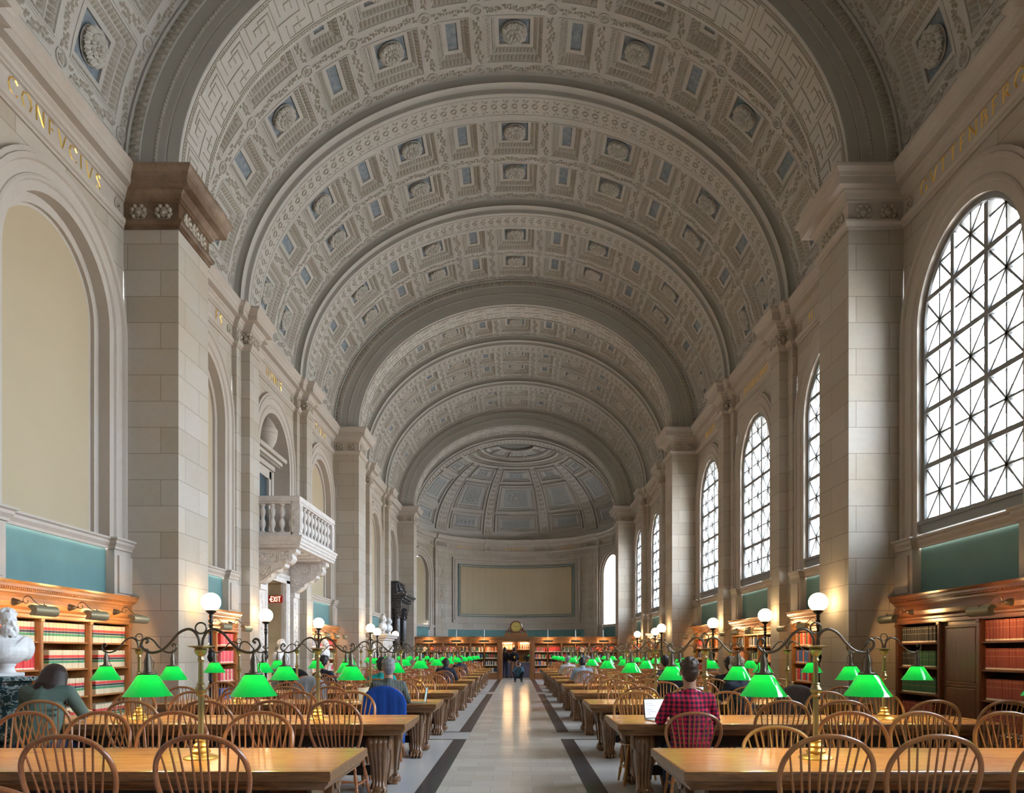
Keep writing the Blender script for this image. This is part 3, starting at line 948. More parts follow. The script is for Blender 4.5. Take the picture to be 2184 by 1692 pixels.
# ---- minor ribs
def ell_ring(a, b, y, n=96):
    return [(a * math.sin(-PI/2 + PI*i/n), y, ZS + b * math.cos(-PI/2 + PI*i/n)) for i in range(n + 1)]
def minor_rib():
    mb = MB()
    d = [(-0.10, -0.62), (0.0, -0.61), (0.02, -0.58), (0.10, -0.565), (0.17, -0.56), (0.19, -0.60), (0.20, -0.60), (0.20, -0.40), (0.215, -0.395), (0.30, -0.39), (0.31, -0.36)]
    prof = d + [(0.31, 0.36)] + [(h, -y) for h, y in d[::-1]]
    P = np.array([ell_ring(A0 - h * 1.0, B0 - h, y) for h, y in prof])
    mats = [1, 1, 1, 1, 1, 0, 0, 0, 1, 0, 0, 0, 0, 1, 0, 0, 0, 1, 1, 1, 1, 1]
    for i in range(len(prof) - 1): mb.grid(P[i:i+2], mats[i] if i < len(mats) else 0)
    # guilloche on the soffit
    a, b = A0 - 0.31, B0 - 0.31
    L = SH * 2 * (a + b) / (A0 + B0); k = int(L / 0.24)
    for i in range(k):
        s = -SH + (i + 0.5) * 2 * SH / k
        t = MB(); r = 0.085; n = 12
        for rr, dy in ((0.085, 0), ):
            R2 = []
            for q, h in ((rr, 0.0), (rr - 0.012, -0.022), (rr - 0.03, -0.022), (rr - 0.04, 0.0)):
                R2.append([(s + q * math.cos(2*PI*u/n), dy + q * math.sin(2*PI*u/n), h) for u in range(n)])
            t.grid(np.array(R2), 2, closed_v=True)
        for sg in (-1, 1):
            t.add([(s, sg*0.11, 0.0), (s + 0.06, sg*0.15, -0.02), (s + 0.12, sg*0.21, 0.0), (s + 0.03, sg*0.20, -0.004)], [(0,1,2,3)], 2)
            t.add([(s - 0.02, sg*0.14, 0.0), (s - 0.06, sg*0.19, -0.02), (s - 0.03, sg*0.24, 0.0), (s + 0.01, sg*0.20, -0.02)], [(0,1,2,3)], 2)
        mb.merge(t, lambda v: vmap(v, a, b))
    for sg in (-1, 1):
        P = np.array([ell_ring(a - h, b - h, sg * y) for h, y in ((0, 0.27), (0.012, 0.275), (0.012, 0.29), (0, 0.295))])
        mb.grid(P, 0)
    return mb.mesh('minor_rib', [PLASTER, RIBGREY, RELIEF])
def main_rib():
    mb = MB()
    # front and back faces from extrados to intrados, stepped
    def el(f, y, h=0):
        """f=0 extrados, 1 intrados"""
        a = A0 + (A1 - A0) * f; b = B0 + (B1 - B0) * f
        return ell_ring(a, b, y)
    seq = [(-0.05, -0.58), (0.0, -0.63), (0.05, -0.64), (0.07, -0.60), (0.27, -0.60), (0.29, -0.585), (0.52, -0.585), (0.55, -0.60), (0.60, -0.585), (0.74, -0.585), (0.75, -0.575), (0.765, -0.575), (0.775, -0.585), (0.99, -0.585), (1.0, -0.57), (1.0, 0.57)]
    full = seq + [(f, -y) for f, y in seq[-2::-1]]
    P = np.array([el(f, y) for f, y in full])
    k = len(full)
    for i in range(k - 1):
        mid = (full[i][0] + full[i+1][0]) / 2
        mb.grid(P[i:i+2], 0 if mid > 0.995 else 1)
    # egg moulding + bead line on both faces
    for sg in (-1, 1):
        for f0, f1, pit, bl in ((0.08, 0.26, 0.13, 0.035), (0.535, 0.595, 0.075, 0.025)):
            n = int(17.5 / pit)
            for i in range(n):
                t0 = -PI/2 + PI * (i + 0.1) / n; t1 = -PI/2 + PI * (i + 0.9) / n
                V = []; F = []
                for u in range(4):
                    for v in range(4):
                        f = f0 + (f1 - f0) * v / 3; t = t0 + (t1 - t0) * u / 3
                        a = A0 + (A1 - A0) * f; b = B0 + (B1 - B0) * f
                        V.append((a * math.sin(t), sg * (0.60 + bl * math.sin(PI*u/3) * math.sin(PI*v/3)) if f0 < .5 else sg * (0.585 + bl * math.sin(PI*u/3) * math.sin(PI*v/3)), ZS + b * math.cos(t)))
                for u in range(3):
                    for v in range(3):
                        aa = u * 4 + v; F.append((aa, aa + 1, aa + 5, aa + 4))
                mb.add(V, F, 2)
    # fret on the soffit: raised fillets of a double meander
    t = MB()
    def line(p, q, w=0.011, h=-0.012):
        (s0, y0), (s1, y1) = p, q
        if abs(s1 - s0) > abs(y1 - y0):
            a, b = sorted((s0, s1)); n = max(1, int((b - a) / 0.25))
            for i in range(n): t.box(a + (b-a)*i/n - w*0.5, a + (b-a)*(i+1)/n + w*0.5, y0 - w, y0 + w, h, 0.002, 2)
        else:
            a, b = sorted((y0, y1)); t.box(s0 - w, s0 + w, a - w, b + w, h, 0.002, 2)
    U = 0.098; k = int(2 * SH / (U * 8))
    st = 2 * SH / k; U2 = st / 8
    pats = [[(0,0),(0,5),(6,5),(6,2),(3,2),(3,3.2)], [(8,0),(1.5,0),(1.5,3.5)], [(4.5,3.5),(4.5,1.2),(7.3,1.2),(7.3,5)],
            [(2,6.2),(2,9),(8,9)], [(0,9),(0,6.2)], [(3.5,9),(3.5,7.2),(6.5,7.2)], [(8,5),(8,8)], [(5,6),(5,8)]]
    for i in range(k):
        s0 = -SH + i * st
        for pt in pats:
            for a, b in zip(pt[:-1], pt[1:]):
                line((s0 + a[0] * U2, -0.42 + a[1] * 0.092), (s0 + b[0] * U2, -0.42 + b[1] * 0.092))
    for y in (-0.50, -0.455, 0.455, 0.50): line((-SH, y), (SH, y), 0.008)
    # small dentils at each edge
    for i in range(260):
        s = -SH + (i + 0.25) * 2 * SH / 260
        for sg in (-1, 1): t.box(s, s + SH / 260, sg*0.465 if sg > 0 else -0.49, 0.49 if sg > 0 else -0.465, -0.014, 0.002, 2)
    mb.merge(t, lambda v: vmap(v, A1, B1))
    return mb.mesh('great_rib', [PLASTER, RIBGREY, RELIEF])
MNR, MJR = minor_rib(), main_rib()
for j, y in zip(range(-3, 8), RIBS):
    o = link('ceiling_rib', MJR if j in MAIN else MNR, loc=(0, y, 0)); o['kind'] = 'structure'

def sky_blocker():  # unseen shell added over the vault to keep sky light from leaking in
    t = MB(); e = lambda k, y: ell_ring(A0 + k, B0 + k, y, 48)
    t.grid(np.array([e(0.55, YB - 0.2), e(0.55, YE)]), 0)
    G = [[((RA + .6) * math.cos(l) * math.sin(p), YE + (RA + .6) * math.cos(l) * math.cos(p), ZS - 0.3 + 6.1 * math.sin(l)) for l in np.linspace(0, PI/2, 12)] for p in np.linspace(-PI/2, PI/2, 30)]
    t.grid(np.array(G), 0)
    t.build('sky_blocker', STONE)['kind'] = 'structure'
sky_blocker()
# ------------------------------------------------------------------ frieze ornaments
def lion_mask():
    mb = MB()
    mb.ellipsoid((0, 0, 0), (0.03, 0.075, 0.085), 10, 8)
    mb.ellipsoid((-0.025, 0, -0.02), (0.03, 0.035, 0.035), 8, 6)
    for sg in (-1, 1):
        mb.ellipsoid((-0.01, sg * 0.10, 0.03), (0.03, 0.04, 0.045), 8, 6)
        mb.ellipsoid((-0.01, sg * 0.085, -0.07), (0.03, 0.035, 0.04), 8, 6)
        mb.ellipsoid((-0.01, sg * 0.055, 0.095), (0.03, 0.035, 0.035), 8, 6)
        mb.ellipsoid((-0.02, sg * 0.03, 0.015), (0.02, 0.012, 0.012), 6, 4)
        mb.ellipsoid((-0.005, sg * 0.12, -0.03), (0.02, 0.03, 0.03), 6, 4)
    for q in (-0.06, 0, 0.06): mb.ellipsoid((-0.005, q, -0.12), (0.02, 0.028, 0.022), 6, 4)
    return mb
LION = lion_mask()
def put(mb, src, p, ang):
    c, s = math.cos(ang), math.sin(ang)
    R = np.array([[c, -s, 0], [s, c, 0], [0, 0, 1]])
    mb.merge(src, lambda v: v @ R.T + np.array(p))
def disc_rosette():
    mb = MB(); n = 20
    P = []
    for r, d in ((0.13, 0), (0.13, -0.02), (0.105, -0.024), (0.095, -0.008), (0.0001, -0.008)):
        P.append([(d, r * math.cos(2*PI*i/n), r * math.sin(2*PI*i/n)) for i in range(n)])
    mb.grid(np.array(P), 0, closed_v=True)
    for i in range(6):
        a = 2 * PI * i / 6
        mb.ellipsoid((-0.014, 0.05 * math.cos(a), 0.05 * math.sin(a)), (0.016, 0.026, 0.026), 6, 4)
    mb.ellipsoid((-0.025, 0, 0), (0.018, 0.02, 0.02), 6, 4)
    return mb
DROS = disc_rosette()
for sx in (-1, 1):
    fo = MB()
    for j, y in zip(range(-1, 7), RIBS[2:]):
        ang = 0 if sx == 1 else PI
        if j in MAIN:
            for dy in (-0.30, 0.0, 0.30): put(fo, LION, (sx * (XP - 0.01), y + dy, 8.79), ang)
            for dx in (0.24, 0.66): put(fo, LION, (sx * (XP + dx), y - 0.61, 8.79), PI / 2)
            for dy in (-0.78, 0.78): put(fo, DROS, (sx * (XW - 0.01), y + dy, 8.79), ang)
        else:
            for dy in (-0.13, 0.13): put(fo, LION, (sx * (XS - 0.01), y + dy, 8.79), ang)
            for dy in (-0.45, 0.45): put(fo, LION, (sx * (6.36), y + dy, 8.79), ang)
            put(fo, LION, (sx * (XS + 0.10), y - 0.31, 8.79), PI / 2)
            for dy in (-0.78, 0.78): put(fo, DROS, (sx * (XW - 0.01), y + dy, 8.79), ang)
    o = fo.build('trim_%d' % (1 if sx < 0 else 2), CARVE, smooth=60); o['kind'] = 'structure'

# ------------------------------------------------------------------ gilded names on the frieze
GL_ = {  # strokes on a unit grid (w, [polylines])
 'C': (0.8, [[(0.78,0.82),(0.6,0.97),(0.4,1.0),(0.15,0.85),(0.02,0.5),(0.15,0.15),(0.4,0),(0.6,0.03),(0.78,0.18)]]),
 'G': (0.85, [[(0.78,0.82),(0.6,0.97),(0.4,1.0),(0.15,0.85),(0.02,0.5),(0.15,0.15),(0.4,0),(0.65,0.05),(0.76,0.2),(0.76,0.42),(0.55,0.42)]]),
 'O': (0.9, [[(0.45,1),(0.75,0.88),(0.88,0.5),(0.75,0.12),(0.45,0),(0.15,0.12),(0.02,0.5),(0.15,0.88),(0.45,1)]]),
 'N': (0.85, [[(0.08,0),(0.08,1),(0.75,0),(0.75,1)]]),
 'F': (0.6, [[(0.1,0),(0.1,1),(0.55,1)],[(0.1,0.53),(0.45,0.53)]]),
 'E': (0.6, [[(0.58,0),(0.1,0),(0.1,1),(0.55,1)],[(0.1,0.53),(0.45,0.53)]]),
 'V': (0.8, [[(0.02,1),(0.4,0),(0.78,1)]]),
 'I': (0.3, [[(0.12,0),(0.12,1)]]),
 'S': (0.62, [[(0.52,0.88),(0.35,1),(0.15,0.95),(0.08,0.77),(0.18,0.6),(0.42,0.45),(0.52,0.25),(0.45,0.07),(0.25,0),(0.06,0.12)]]),
 'T': (0.75, [[(0.02,1),(0.72,1)],[(0.37,0),(0.37,1)]]),
 'B': (0.68, [[(0.1,0),(0.1,1),(0.4,1),(0.52,0.88),(0.5,0.65),(0.36,0.54),(0.1,0.54)],[(0.36,0.54),(0.58,0.42),(0.6,0.15),(0.42,0),(0.1,0)]]),
 'R': (0.72, [[(0.1,0),(0.1,1),(0.42,1),(0.54,0.86),(0.5,0.62),(0.36,0.52),(0.1,0.52)],[(0.36,0.52),(0.68,0)]]),
 'P': (0.65, [[(0.1,0),(0.1,1),(0.42,1),(0.54,0.86),(0.5,0.6),(0.36,0.5),(0.1,0.5)]]),
 'H': (0.85, [[(0.1,0),(0.1,1)],[(0.72,0),(0.72,1)],[(0.1,0.52),(0.72,0.52)]]),
 'M': (1.0, [[(0.05,0),(0.15,1),(0.48,0.1),(0.82,1),(0.92,0)]]),
 'A': (0.85, [[(0.02,0),(0.4,1),(0.8,0)],[(0.16,0.36),(0.66,0.36)]]),
 'Y': (0.8, [[(0.02,1),(0.4,0.5),(0.78,1)],[(0.4,0.5),(0.4,0)]]),
 'L': (0.6, [[(0.1,1),(0.1,0),(0.56,0)]]),
 'D': (0.8, [[(0.1,0),(0.1,1),(0.4,1),(0.68,0.82),(0.74,0.5),(0.68,0.18),(0.4,0),(0.1,0)]]),
 'Z': (0.7, [[(0.05,1),(0.62,1),(0.05,0),(0.62,0)]]), ' ': (0.5, []),
}
def letters(text, H, space, fn):
    """fn maps (along, up, depth) to the world; one child mesh per letter"""
    root = empty('inscription', fn(0, 0, 0)); org = Vector(fn(0, 0, 0))
    W = sum(GL_[c][0] for c in text) * H + space * (len(text) - 1)
    x = -W / 2
    for c in text:
        mb = MB()
        for pl in GL_[c][1]:
            for (a, b) in zip(pl[:-1], pl[1:]):
                p = Vector((x + a[0] * H, a[1] * H)); q = Vector((x + b[0] * H, b[1] * H)); d = (q - p)
                if d.length < 1e-5: continue
                d.normalize(); w = H * (0.035 + 0.05 * abs(d.y) * (1 if d.x * d.y <= 0.001 else 0.55)); n = Vector((-d.y, d.x)) * w
                p2, q2 = p - d * w * 0.3, q + d * w * 0.3
                V = [(*(p2 + n), 0.0), (*(q2 + n), 0.0), (*(q2 - n), 0.0), (*(p2 - n), 0.0),
                     (p2.x, p2.y, 0.012), (q2.x, q2.y, 0.012)]
                mb.add([tuple(Vector(fn(*v)) - org) for v in V], [(0, 1, 5, 4), (2, 3, 4, 5), (1, 2, 5), (3, 0, 4)])
        if mb.n: mb.build('letter', GOLD, root)
        x += GL_[c][0] * H + space
    return root
def wall_word(text, side, yb, H=0.225, sp=0.085):
    sx = 1 if side == 'right' else -1
    o = letters(text, H, sp, lambda a, u, d: (sx * (XW - 0.012 - d), yb - sx * a, 8.70 + u))
    tag(o, 'gilded capitals reading %s on the stone frieze' % text, 'inscription'); return o
wall_word('CONFVCIVS', 'left', BAYS[2]); wall_word('GVTTENBERG', 'right', BAYS[2])
o = wall_word('ES', 'left', BAYS[3] + 1.0); o['label'] = 'gilded capitals reading ES just beyond the nearest left pier'
wall_word('HOMER', 'left', BAYS[4]); wall_word('PLATO', 'left', BAYS[5])
o = wall_word('H', 'right', BAYS[3] + 0.95); o['label'] = 'gilded capital H just beyond the nearest right pier'
wall_word('PYTHAGORAS', 'right', BAYS[4], H=0.20, sp=0.05); wall_word('DANTE', 'right', BAYS[5])
# ================================================================== APSE
def cyl(phi, z, h=0.0):
    """phi degrees from the back centre (+ to the right), h inwards"""
    a = math.radians(phi); r = RA - h
    return (r * math.sin(a), YE + r * math.cos(a), z)
def cyl_map(v):   # v = (phi_deg, z, h)
    a = np.radians(v[:, 0]); r = RA - v[:, 2]
    return np.stack([r * np.sin(a), YE + r * np.cos(a), v[:, 1]], 1)
def cbox(mb, p0, p1, z0, z1, h0, h1, m=0, step=4.0):
    t = MB(); n = max(1, int(abs(p1 - p0) / step))
    for i in range(n):
        t.box(p0 + (p1-p0)*i/n, p0 + (p1-p0)*(i+1)/n, z0, z1, h0, h1, m, skip=('' if n == 1 else ('r' if i == 0 else ('l' if i == n-1 else 'lr'))))
    mb.merge(t, cyl_map)
def build_apse():
    w = MB()
    # cylinder wall with two arched bays at +-74 degrees
    def strip(p0, p1, z0, z1, m=0):
        n = max(1, int(abs(p1 - p0) / 3)); G = [[(p0 + (p1-p0)*i/n, z, 0) for z in (z0, z1)] for i in range(n + 1)]
        t = MB(); t.grid(np.array(G), m); w.merge(t, cyl_map)
    strip(-59.9, 59.9, 0, 9.41)
    strip(-92, 92, 8.45, 9.9)
    kdeg = math.degrees(1 / RA)
    for sg in (-1, 1):
        pc = sg * 75.0; hw = 1.75 * kdeg
        # spandrels / archivolt in cylinder coords
        t = MB(); n = 20
        top = []; bot = []
        for i in range(n + 1):
            a = PI * i / n; u = -1.74 * math.cos(a)
            bot.append((pc + u * kdeg, ARCH_ZS + 1.74 * math.sin(a), 0)); top.append((pc + u * kdeg, 8.5, 0))
        t.grid(np.array([bot, top]), 0)
        prof = [(1.74, 0), (1.74, 0.08), (1.60, 0.10), (1.58, 0.06), (1.38, 0.07), (1.36, 0.03), (1.2, 0.03)] + ([(1.2, -0.16), (1.1, -0.18)] if sg < 0 else [(1.2, -1.3)])
        P = [[(pc + u * kdeg, z, h) for u, z in arch_path(r, 3.3, ARCH_ZS, 20)] for r, h in prof]
        t.grid(np.array(P), 1)
        if sg < 0:
            pts = [(pc + u * kdeg, z, -0.18) for u, z in arch_path(1.1, 3.3, ARCH_ZS, 20)]
            for i in range(1, 10):
                pass
            L = len(pts); half = []
            for i in range(L // 2): half.append((i, i + 1, L - 2 - i, L - 1 - i))
            t.add(pts, half, 3)
        w.merge(t, cyl_map)
        strip(pc - hw, pc - 1.25 * kdeg, 0, 3.3, 1); strip(pc + 1.25 * kdeg, pc + hw, 0, 3.3, 1)
        strip(pc - 1.3 * kdeg, pc + 1.3 * kdeg, 0, 3.2, 2)
        cbox(w, pc - 1.3 * kdeg, pc + 1.3 * kdeg, 3.14, 3.32, -0.1, 0.07, 1)
        for q in (-1, 1):
            a, b = sorted((pc + q * 1.25 * kdeg, pc + q * hw)); cbox(w, a, b, 0, 3.16, 0, 0.08, 1); cbox(w, a - .3, b + .3, 3.14, 3.32, 0, 0.14, 1)
    # teal dado and sill under the big panel
    cbox(w, -48, 48, 0, 3.06, 0, 0.03, 2)
    cbox(w, -48, 48, 3.06, 3.16, 0, 0.08, 1)
    # frame of the big curved panel
    for (p, z0, z1, h) in ((43.0, 3.55, 8.05, 0.09), (41.2, 3.72, 7.88, 0.05)):
        cbox(w, -p, p, z1 - 0.12, z1, 0, h, 1); cbox(w, -p, p, z0, z0 + 0.12, 0, h, 1)
        cbox(w, -p, -p + 1.1, z0, z1, 0, h, 1); cbox(w, p - 1.1, p, z0, z1, 0, h, 1)
    for (p, z0, z1, h, m, tk) in ((38.6, 3.98, 7.62, 0.055, 4, 0.05), (38.0, 4.04, 7.56, 0.075, 1, 0.03), (37.3, 4.12, 7.48, 0.05, 4, 0.035)):
        cbox(w, -p, p, z1 - tk, z1, 0, h, m); cbox(w, -p, p, z0, z0 + tk, 0, h, m)
        a = tk * math.degrees(1 / RA)
        cbox(w, -p, -p + a, z0, z1, 0, h, m); cbox(w, p - a, p, z0, z1, 0, h, m)
    cbox(w, -37.3, 37.3, 4.12, 7.48, 0, 0.02, 3)
    # carved pilasters and the narrow strips on the frieze
    for sg in (-1, 1):
        a, b = sorted((sg * 47.5, sg * 59.0)); cbox(w, a, b, 0, 8.5, 0, 0.16, 0)
        a, b = sorted((sg * 50.3, sg * 56.0))
        for (x0, x1, z0, z1) in ((a, b, 8.0, 8.06), (a, b, 3.64, 3.70), (a, a + 0.5, 3.64, 8.06), (b - 0.5, b, 3.64, 8.06)): cbox(w, x0, x1, z0, z1, 0.15, 0.185, 1, 3)
        t = MB(); c = (a + b) / 2
        k = 26
        for i in range(k):
            zz = 3.85 + 4.0 * i / k; ph = i * 0.72
            t.ellipsoid((c + 1.5 * math.sin(ph), zz, 0.17), (0.9, 0.075, 0.03), 8, 5)
            t.ellipsoid((c + 1.5 * math.cos(ph * 1.3), zz + 0.07, 0.17), (0.55, 0.05, 0.028), 6, 4)
            t.ellipsoid((c, zz + 0.03, 0.165), (0.3, 0.06, 0.02), 6, 4)
        w.merge(MB().merge(t, cyl_map)); 
    # entablature round the curve, with breaks
    def bh(p):
        q = abs(p)
        if 46.8 < q < 59.6: return 0.16
        if 14.2 < q < 21: return 0.12
        return 0.04
    ps = []; p = -90.0
    bk = [-59.6, -46.8, -21, -14.2, 14.2, 21, 46.8, 59.6]
    al = sorted(set([-90 + 3 * i for i in range(61)] + bk))
    plan = []
    for q in al:
        if q in bk:
            plan.append((q, bh(q - 0.01))); plan.append((q, bh(q + 0.01)))
        else: plan.append((q, bh(q)))
    P = np.array([[(q, z, b + pr) for (pr, z) in [(-0.4, 8.50)] + ENT] for q, b in plan])
    t = MB(); t.grid(P, 1); w.merge(t, cyl_map)
    for q in (-57, -54.6, -52.2, -49.8, -17.6, 17.6, 49.8, 52.2, 54.6, 57):
        a = math.radians(q); r = RA - bh(q) - 0.03
        put(w, LION, (r * math.sin(a), YE + r * math.cos(a), 8.79), PI / 2 - a)
    for q in (-62, -44.5, -23, -12, 12, 23, 44.5, 62):
        a = math.radians(q); r = RA - bh(q) - 0.03
        put(w, DROS, (r * math.sin(a), YE + r * math.cos(a), 8.79), PI / 2 - a)
    o = w.build('wall_apse', [STONE, TRIM, TEAL, CANVAS, plain('green_fillet', (0.06, 0.13, 0.12), 0.6)]); o['kind'] = 'structure'
    for txt, pc in (('MOSES', -34.0), ('RAPHAEL', 0.0), ('DANTE', 34.0)):
        if txt == 'DANTE': txt = 'PLINY'
        o = letters(txt, 0.19, 0.10, lambda a, u, d: cyl(pc + a * math.degrees(1 / RA), 8.70 + u, bh(pc) + 0.015 + d))
        tag(o, 'gilded capitals reading %s on the curved apse frieze' % txt, 'inscription')
    # window of the right apse bay
    f = MB(); pc = 75.0
    P = [[(pc + u * kdeg, z, h) for u, z in arch_path(r, 3.35, ARCH_ZS, 20)] for r, h in ((1.2, -1.23), (1.12, -1.21), (1.12, -1.27))]
    t = MB(); t.grid(np.array(P), 0); f.merge(t, cyl_map)
    for u in (-0.4, 0.4): cbox(f, pc + u*kdeg - 0.3, pc + u*kdeg + 0.3, 3.35, 7.7, -1.28, -1.22)
    for z in (4.4, 5.27, 6.14, 7.01): cbox(f, pc - 10, pc + 10, z - 0.03, z + 0.03, -1.28, -1.22)
    o = f.build('window_10', FRAME); o['kind'] = 'structure'
    t = MB(); pts = [(pc + u * kdeg, z, -1.25) for u, z in arch_path(1.15, 3.35, ARCH_ZS, 20)]
    L = len(pts); t.add(pts, [(i, i + 1, L - 2 - i, L - 1 - i) for i in range(L // 2)])
    g = MB().merge(t, cyl_map); g.build('glass', PANE, o)
    # ---- half dome
    BD = 5.05
    def dmap(v):   # (phi_deg, lam_deg, h inward)
        a = np.radians(v[:, 0]); l = np.radians(v[:, 1]); h = v[:, 2]
        return np.stack([(RA - h) * np.cos(l) * np.sin(a), YE + (RA - h) * np.cos(l) * np.cos(a), ZS + (BD - h) * np.sin(l)], 1)
    d = MB()
    lam = np.linspace(0, 80, 41); phi = np.linspace(-90, 90, 61)
    G = np.zeros((61, 41, 3))
    for i, p in enumerate(phi):
        for j, l in enumerate(lam): G[i, j] = (p, l, 0)
    t = MB(); t.grid(G, 0)
    # oculus recess
    G2 = np.array([[(p, l, h) for (l, h) in ((80, 0), (80, -0.05), (84, -0.06), (90, -0.06))] for p in phi]); t.grid(G2, 1)
    def frame(p0, p1, l0, l1, wd, h, m=0):
        def wid(l): return wd / max(0.12, math.cos(math.radians(l)))
        def bx(a, b, c, e, hh=h, mm=m):
            n = max(1, int(abs(b - a) / 4)); k = max(1, int(abs(e - c) / 5))
            for i in range(n):
                for j in range(k):
                    t.box(a + (b-a)*i/n, a + (b-a)*(i+1)/n, c + (e-c)*j/k, c + (e-c)*(j+1)/k, -0.01, hh, mm)
        bx(p0, p1, l0, l0 + wd); bx(p0, p1, l1 - wd, l1)
        n = 5
        for j in range(n):
            a = l0 + (l1 - l0) * j / n; b = l0 + (l1 - l0) * (j + 1) / n; ww = wid((a + b) / 2)
            t.box(p0, p0 + ww, a, b, -0.01, h, m); t.box(p1 - ww, p1, a, b, -0.01, h, m)
    def fill(p0, p1, l0, l1, h, m):
        n = max(1, int((p1 - p0) / 3)); k = 4
        t.grid(np.array([[(p0 + (p1-p0)*i/n, l0 + (l1-l0)*j/k, h) for j in range(k + 1)] for i in range(n + 1)]), m)
    def orn(pc, lc, rp, rl, k=10):
        for i in range(k):
            a = 2 * PI * i / k
            for f_, sz in ((0.75, 0.24), (0.38, 0.18)):
                t.ellipsoid((pc + rp * f_ * math.cos(a), lc + rl * f_ * math.sin(a), 0.035), (rp * sz * 0.55, rl * sz * 0.55, 0.02), 8, 4, 5 if i % 2 else 4)
        t.ellipsoid((pc, lc, 0.035), (rp * 0.2, rl * 0.2, 0.025), 8, 4, 4)
    gores = [(-14, 14), (22.5, 46), (-46, -22.5), (60, 86), (-86, -60)]
    for p0, p1 in gores:
        for (l0, l1, big) in ((6.0, 19.5, 0), (22, 44, 1), (46.5, 58, 0)):
            frame(p0, p1, l0, l1, 0.9, 0.10); frame(p0 + 2.0, p1 - 2.0, l0 + 1.6, l1 - 1.6, 0.5, 0.05)
            q = 3.6 / max(0.4, math.cos(math.radians((l0+l1)/2)))
            a, b, c, e = p0 + q, p1 - q, l0 + 3.2, l1 - 3.2
            fill(p0 + 2.6, p1 - 2.6, l0 + 2.2, l1 - 2.2, 0.012, 5)
            a, b, c, e = a + 1.2, b - 1.2, c + (1.2 if big else 0), e - (1.2 if big else 0)
            fill(a, b, c, e, 0.024, 3); frame(a, b, c, e, 0.4, 0.05, 5)
            for q in range(14):
                for l_ in (l0 + 2.9, l1 - 2.9): t.ellipsoid((p0 + 4 + (p1 - p0 - 8) * q / 13, l_, 0.02), (0.55, 0.35, 0.03), 6, 4, 2)
            if big: orn((a + b) / 2, (c + e) / 2, (b - a) * 0.42, (e - c) * 0.42, 12)
            else:
                n = 5 if l0 < 10 else 3
                for i in range(n): orn(a + (b - a) * (i + 0.5) / n, (c + e) / 2, (b-a)/n*0.4, (e-c)*0.3, 6)
    # ribs between the gores
    for pc, hw in ((18.2, 2.1), (-18.2, 2.1), (53, 4.0), (-53, 4.0)):
        for j in range(15):
            l0 = 4 + j * 3.7; l1 = l0 + 3.7
            t.box(pc - hw - 1.0, pc + hw + 1.0, l0, l1, -0.01, 0.06, 0)
            t.box(pc - hw - 1.0, pc - hw - 0.3, l0, l1, 0, 0.11, 0); t.box(pc + hw + 0.3, pc + hw + 1.0, l0, l1, 0, 0.11, 0)
            for q in (-1, 0, 1):
                t.ellipsoid((pc + q * hw * 0.55, l0 + 1.2 + 0.6 * abs(q), 0.065), (hw * 0.25, 0.9, 0.03), 8, 5, 2)
        t.box(pc - hw - 0.6, pc + hw + 0.6, 4.2, 8.6, 0, 0.10, 2)
        for q in (-1, 1): t.ellipsoid((pc + q * hw * 0.5, 6.8, 0.11), (hw * 0.35, 1.6, 0.03), 10, 6, 2)
    # ring mouldings and the upper trapezoids
    for l0, l1, h in ((59.5, 61, 0.08), (61.5, 64.5, 0.04), (65, 66.5, 0.12), (70.2, 71.4, 0.12), (79.2, 80.4, 0.10)):
        for i in range(45): t.box(-90 + 4 * i, -86 + 4 * i, l0, l1, -0.01, h, 0)
    for i in range(110):
        p = -89 + i * 1.63; t.box(p, p + 0.9, 62, 64, 0.03, 0.075, 2); t.box(p, p + 0.9, 67, 69.4, 0.0, 0.06, 2)
    for i in range(-2, 3):
        p0 = i * 36 - 15.5; p1 = i * 36 + 15.5
        frame(p0, p1, 71.8, 79, 0.5, 0.09); fill(p0 + 2, p1 - 2, 72.4, 78.5, 0.015, 5)
        for q in range(3): orn(p0 + 31 * (q + 0.5) / 3, 75.4, 4, 1.6, 6)
    d.merge(t, dmap)
    # annulus closing the gap between the dome edge and the last rib
    a = ell_ring(A0, B0, YE); b = ell_ring(RA, BD, YE); d.grid(np.array([a, b]), 0)
    o = d.build('ceiling', [PLASTER, plain('oculus_grey', (0.20, 0.19, 0.17), 0.9), RELIEF, BLUEGREY, DOMEORN, DOMEGREY], smooth=30); o['kind'] = 'structure'
build_apse()
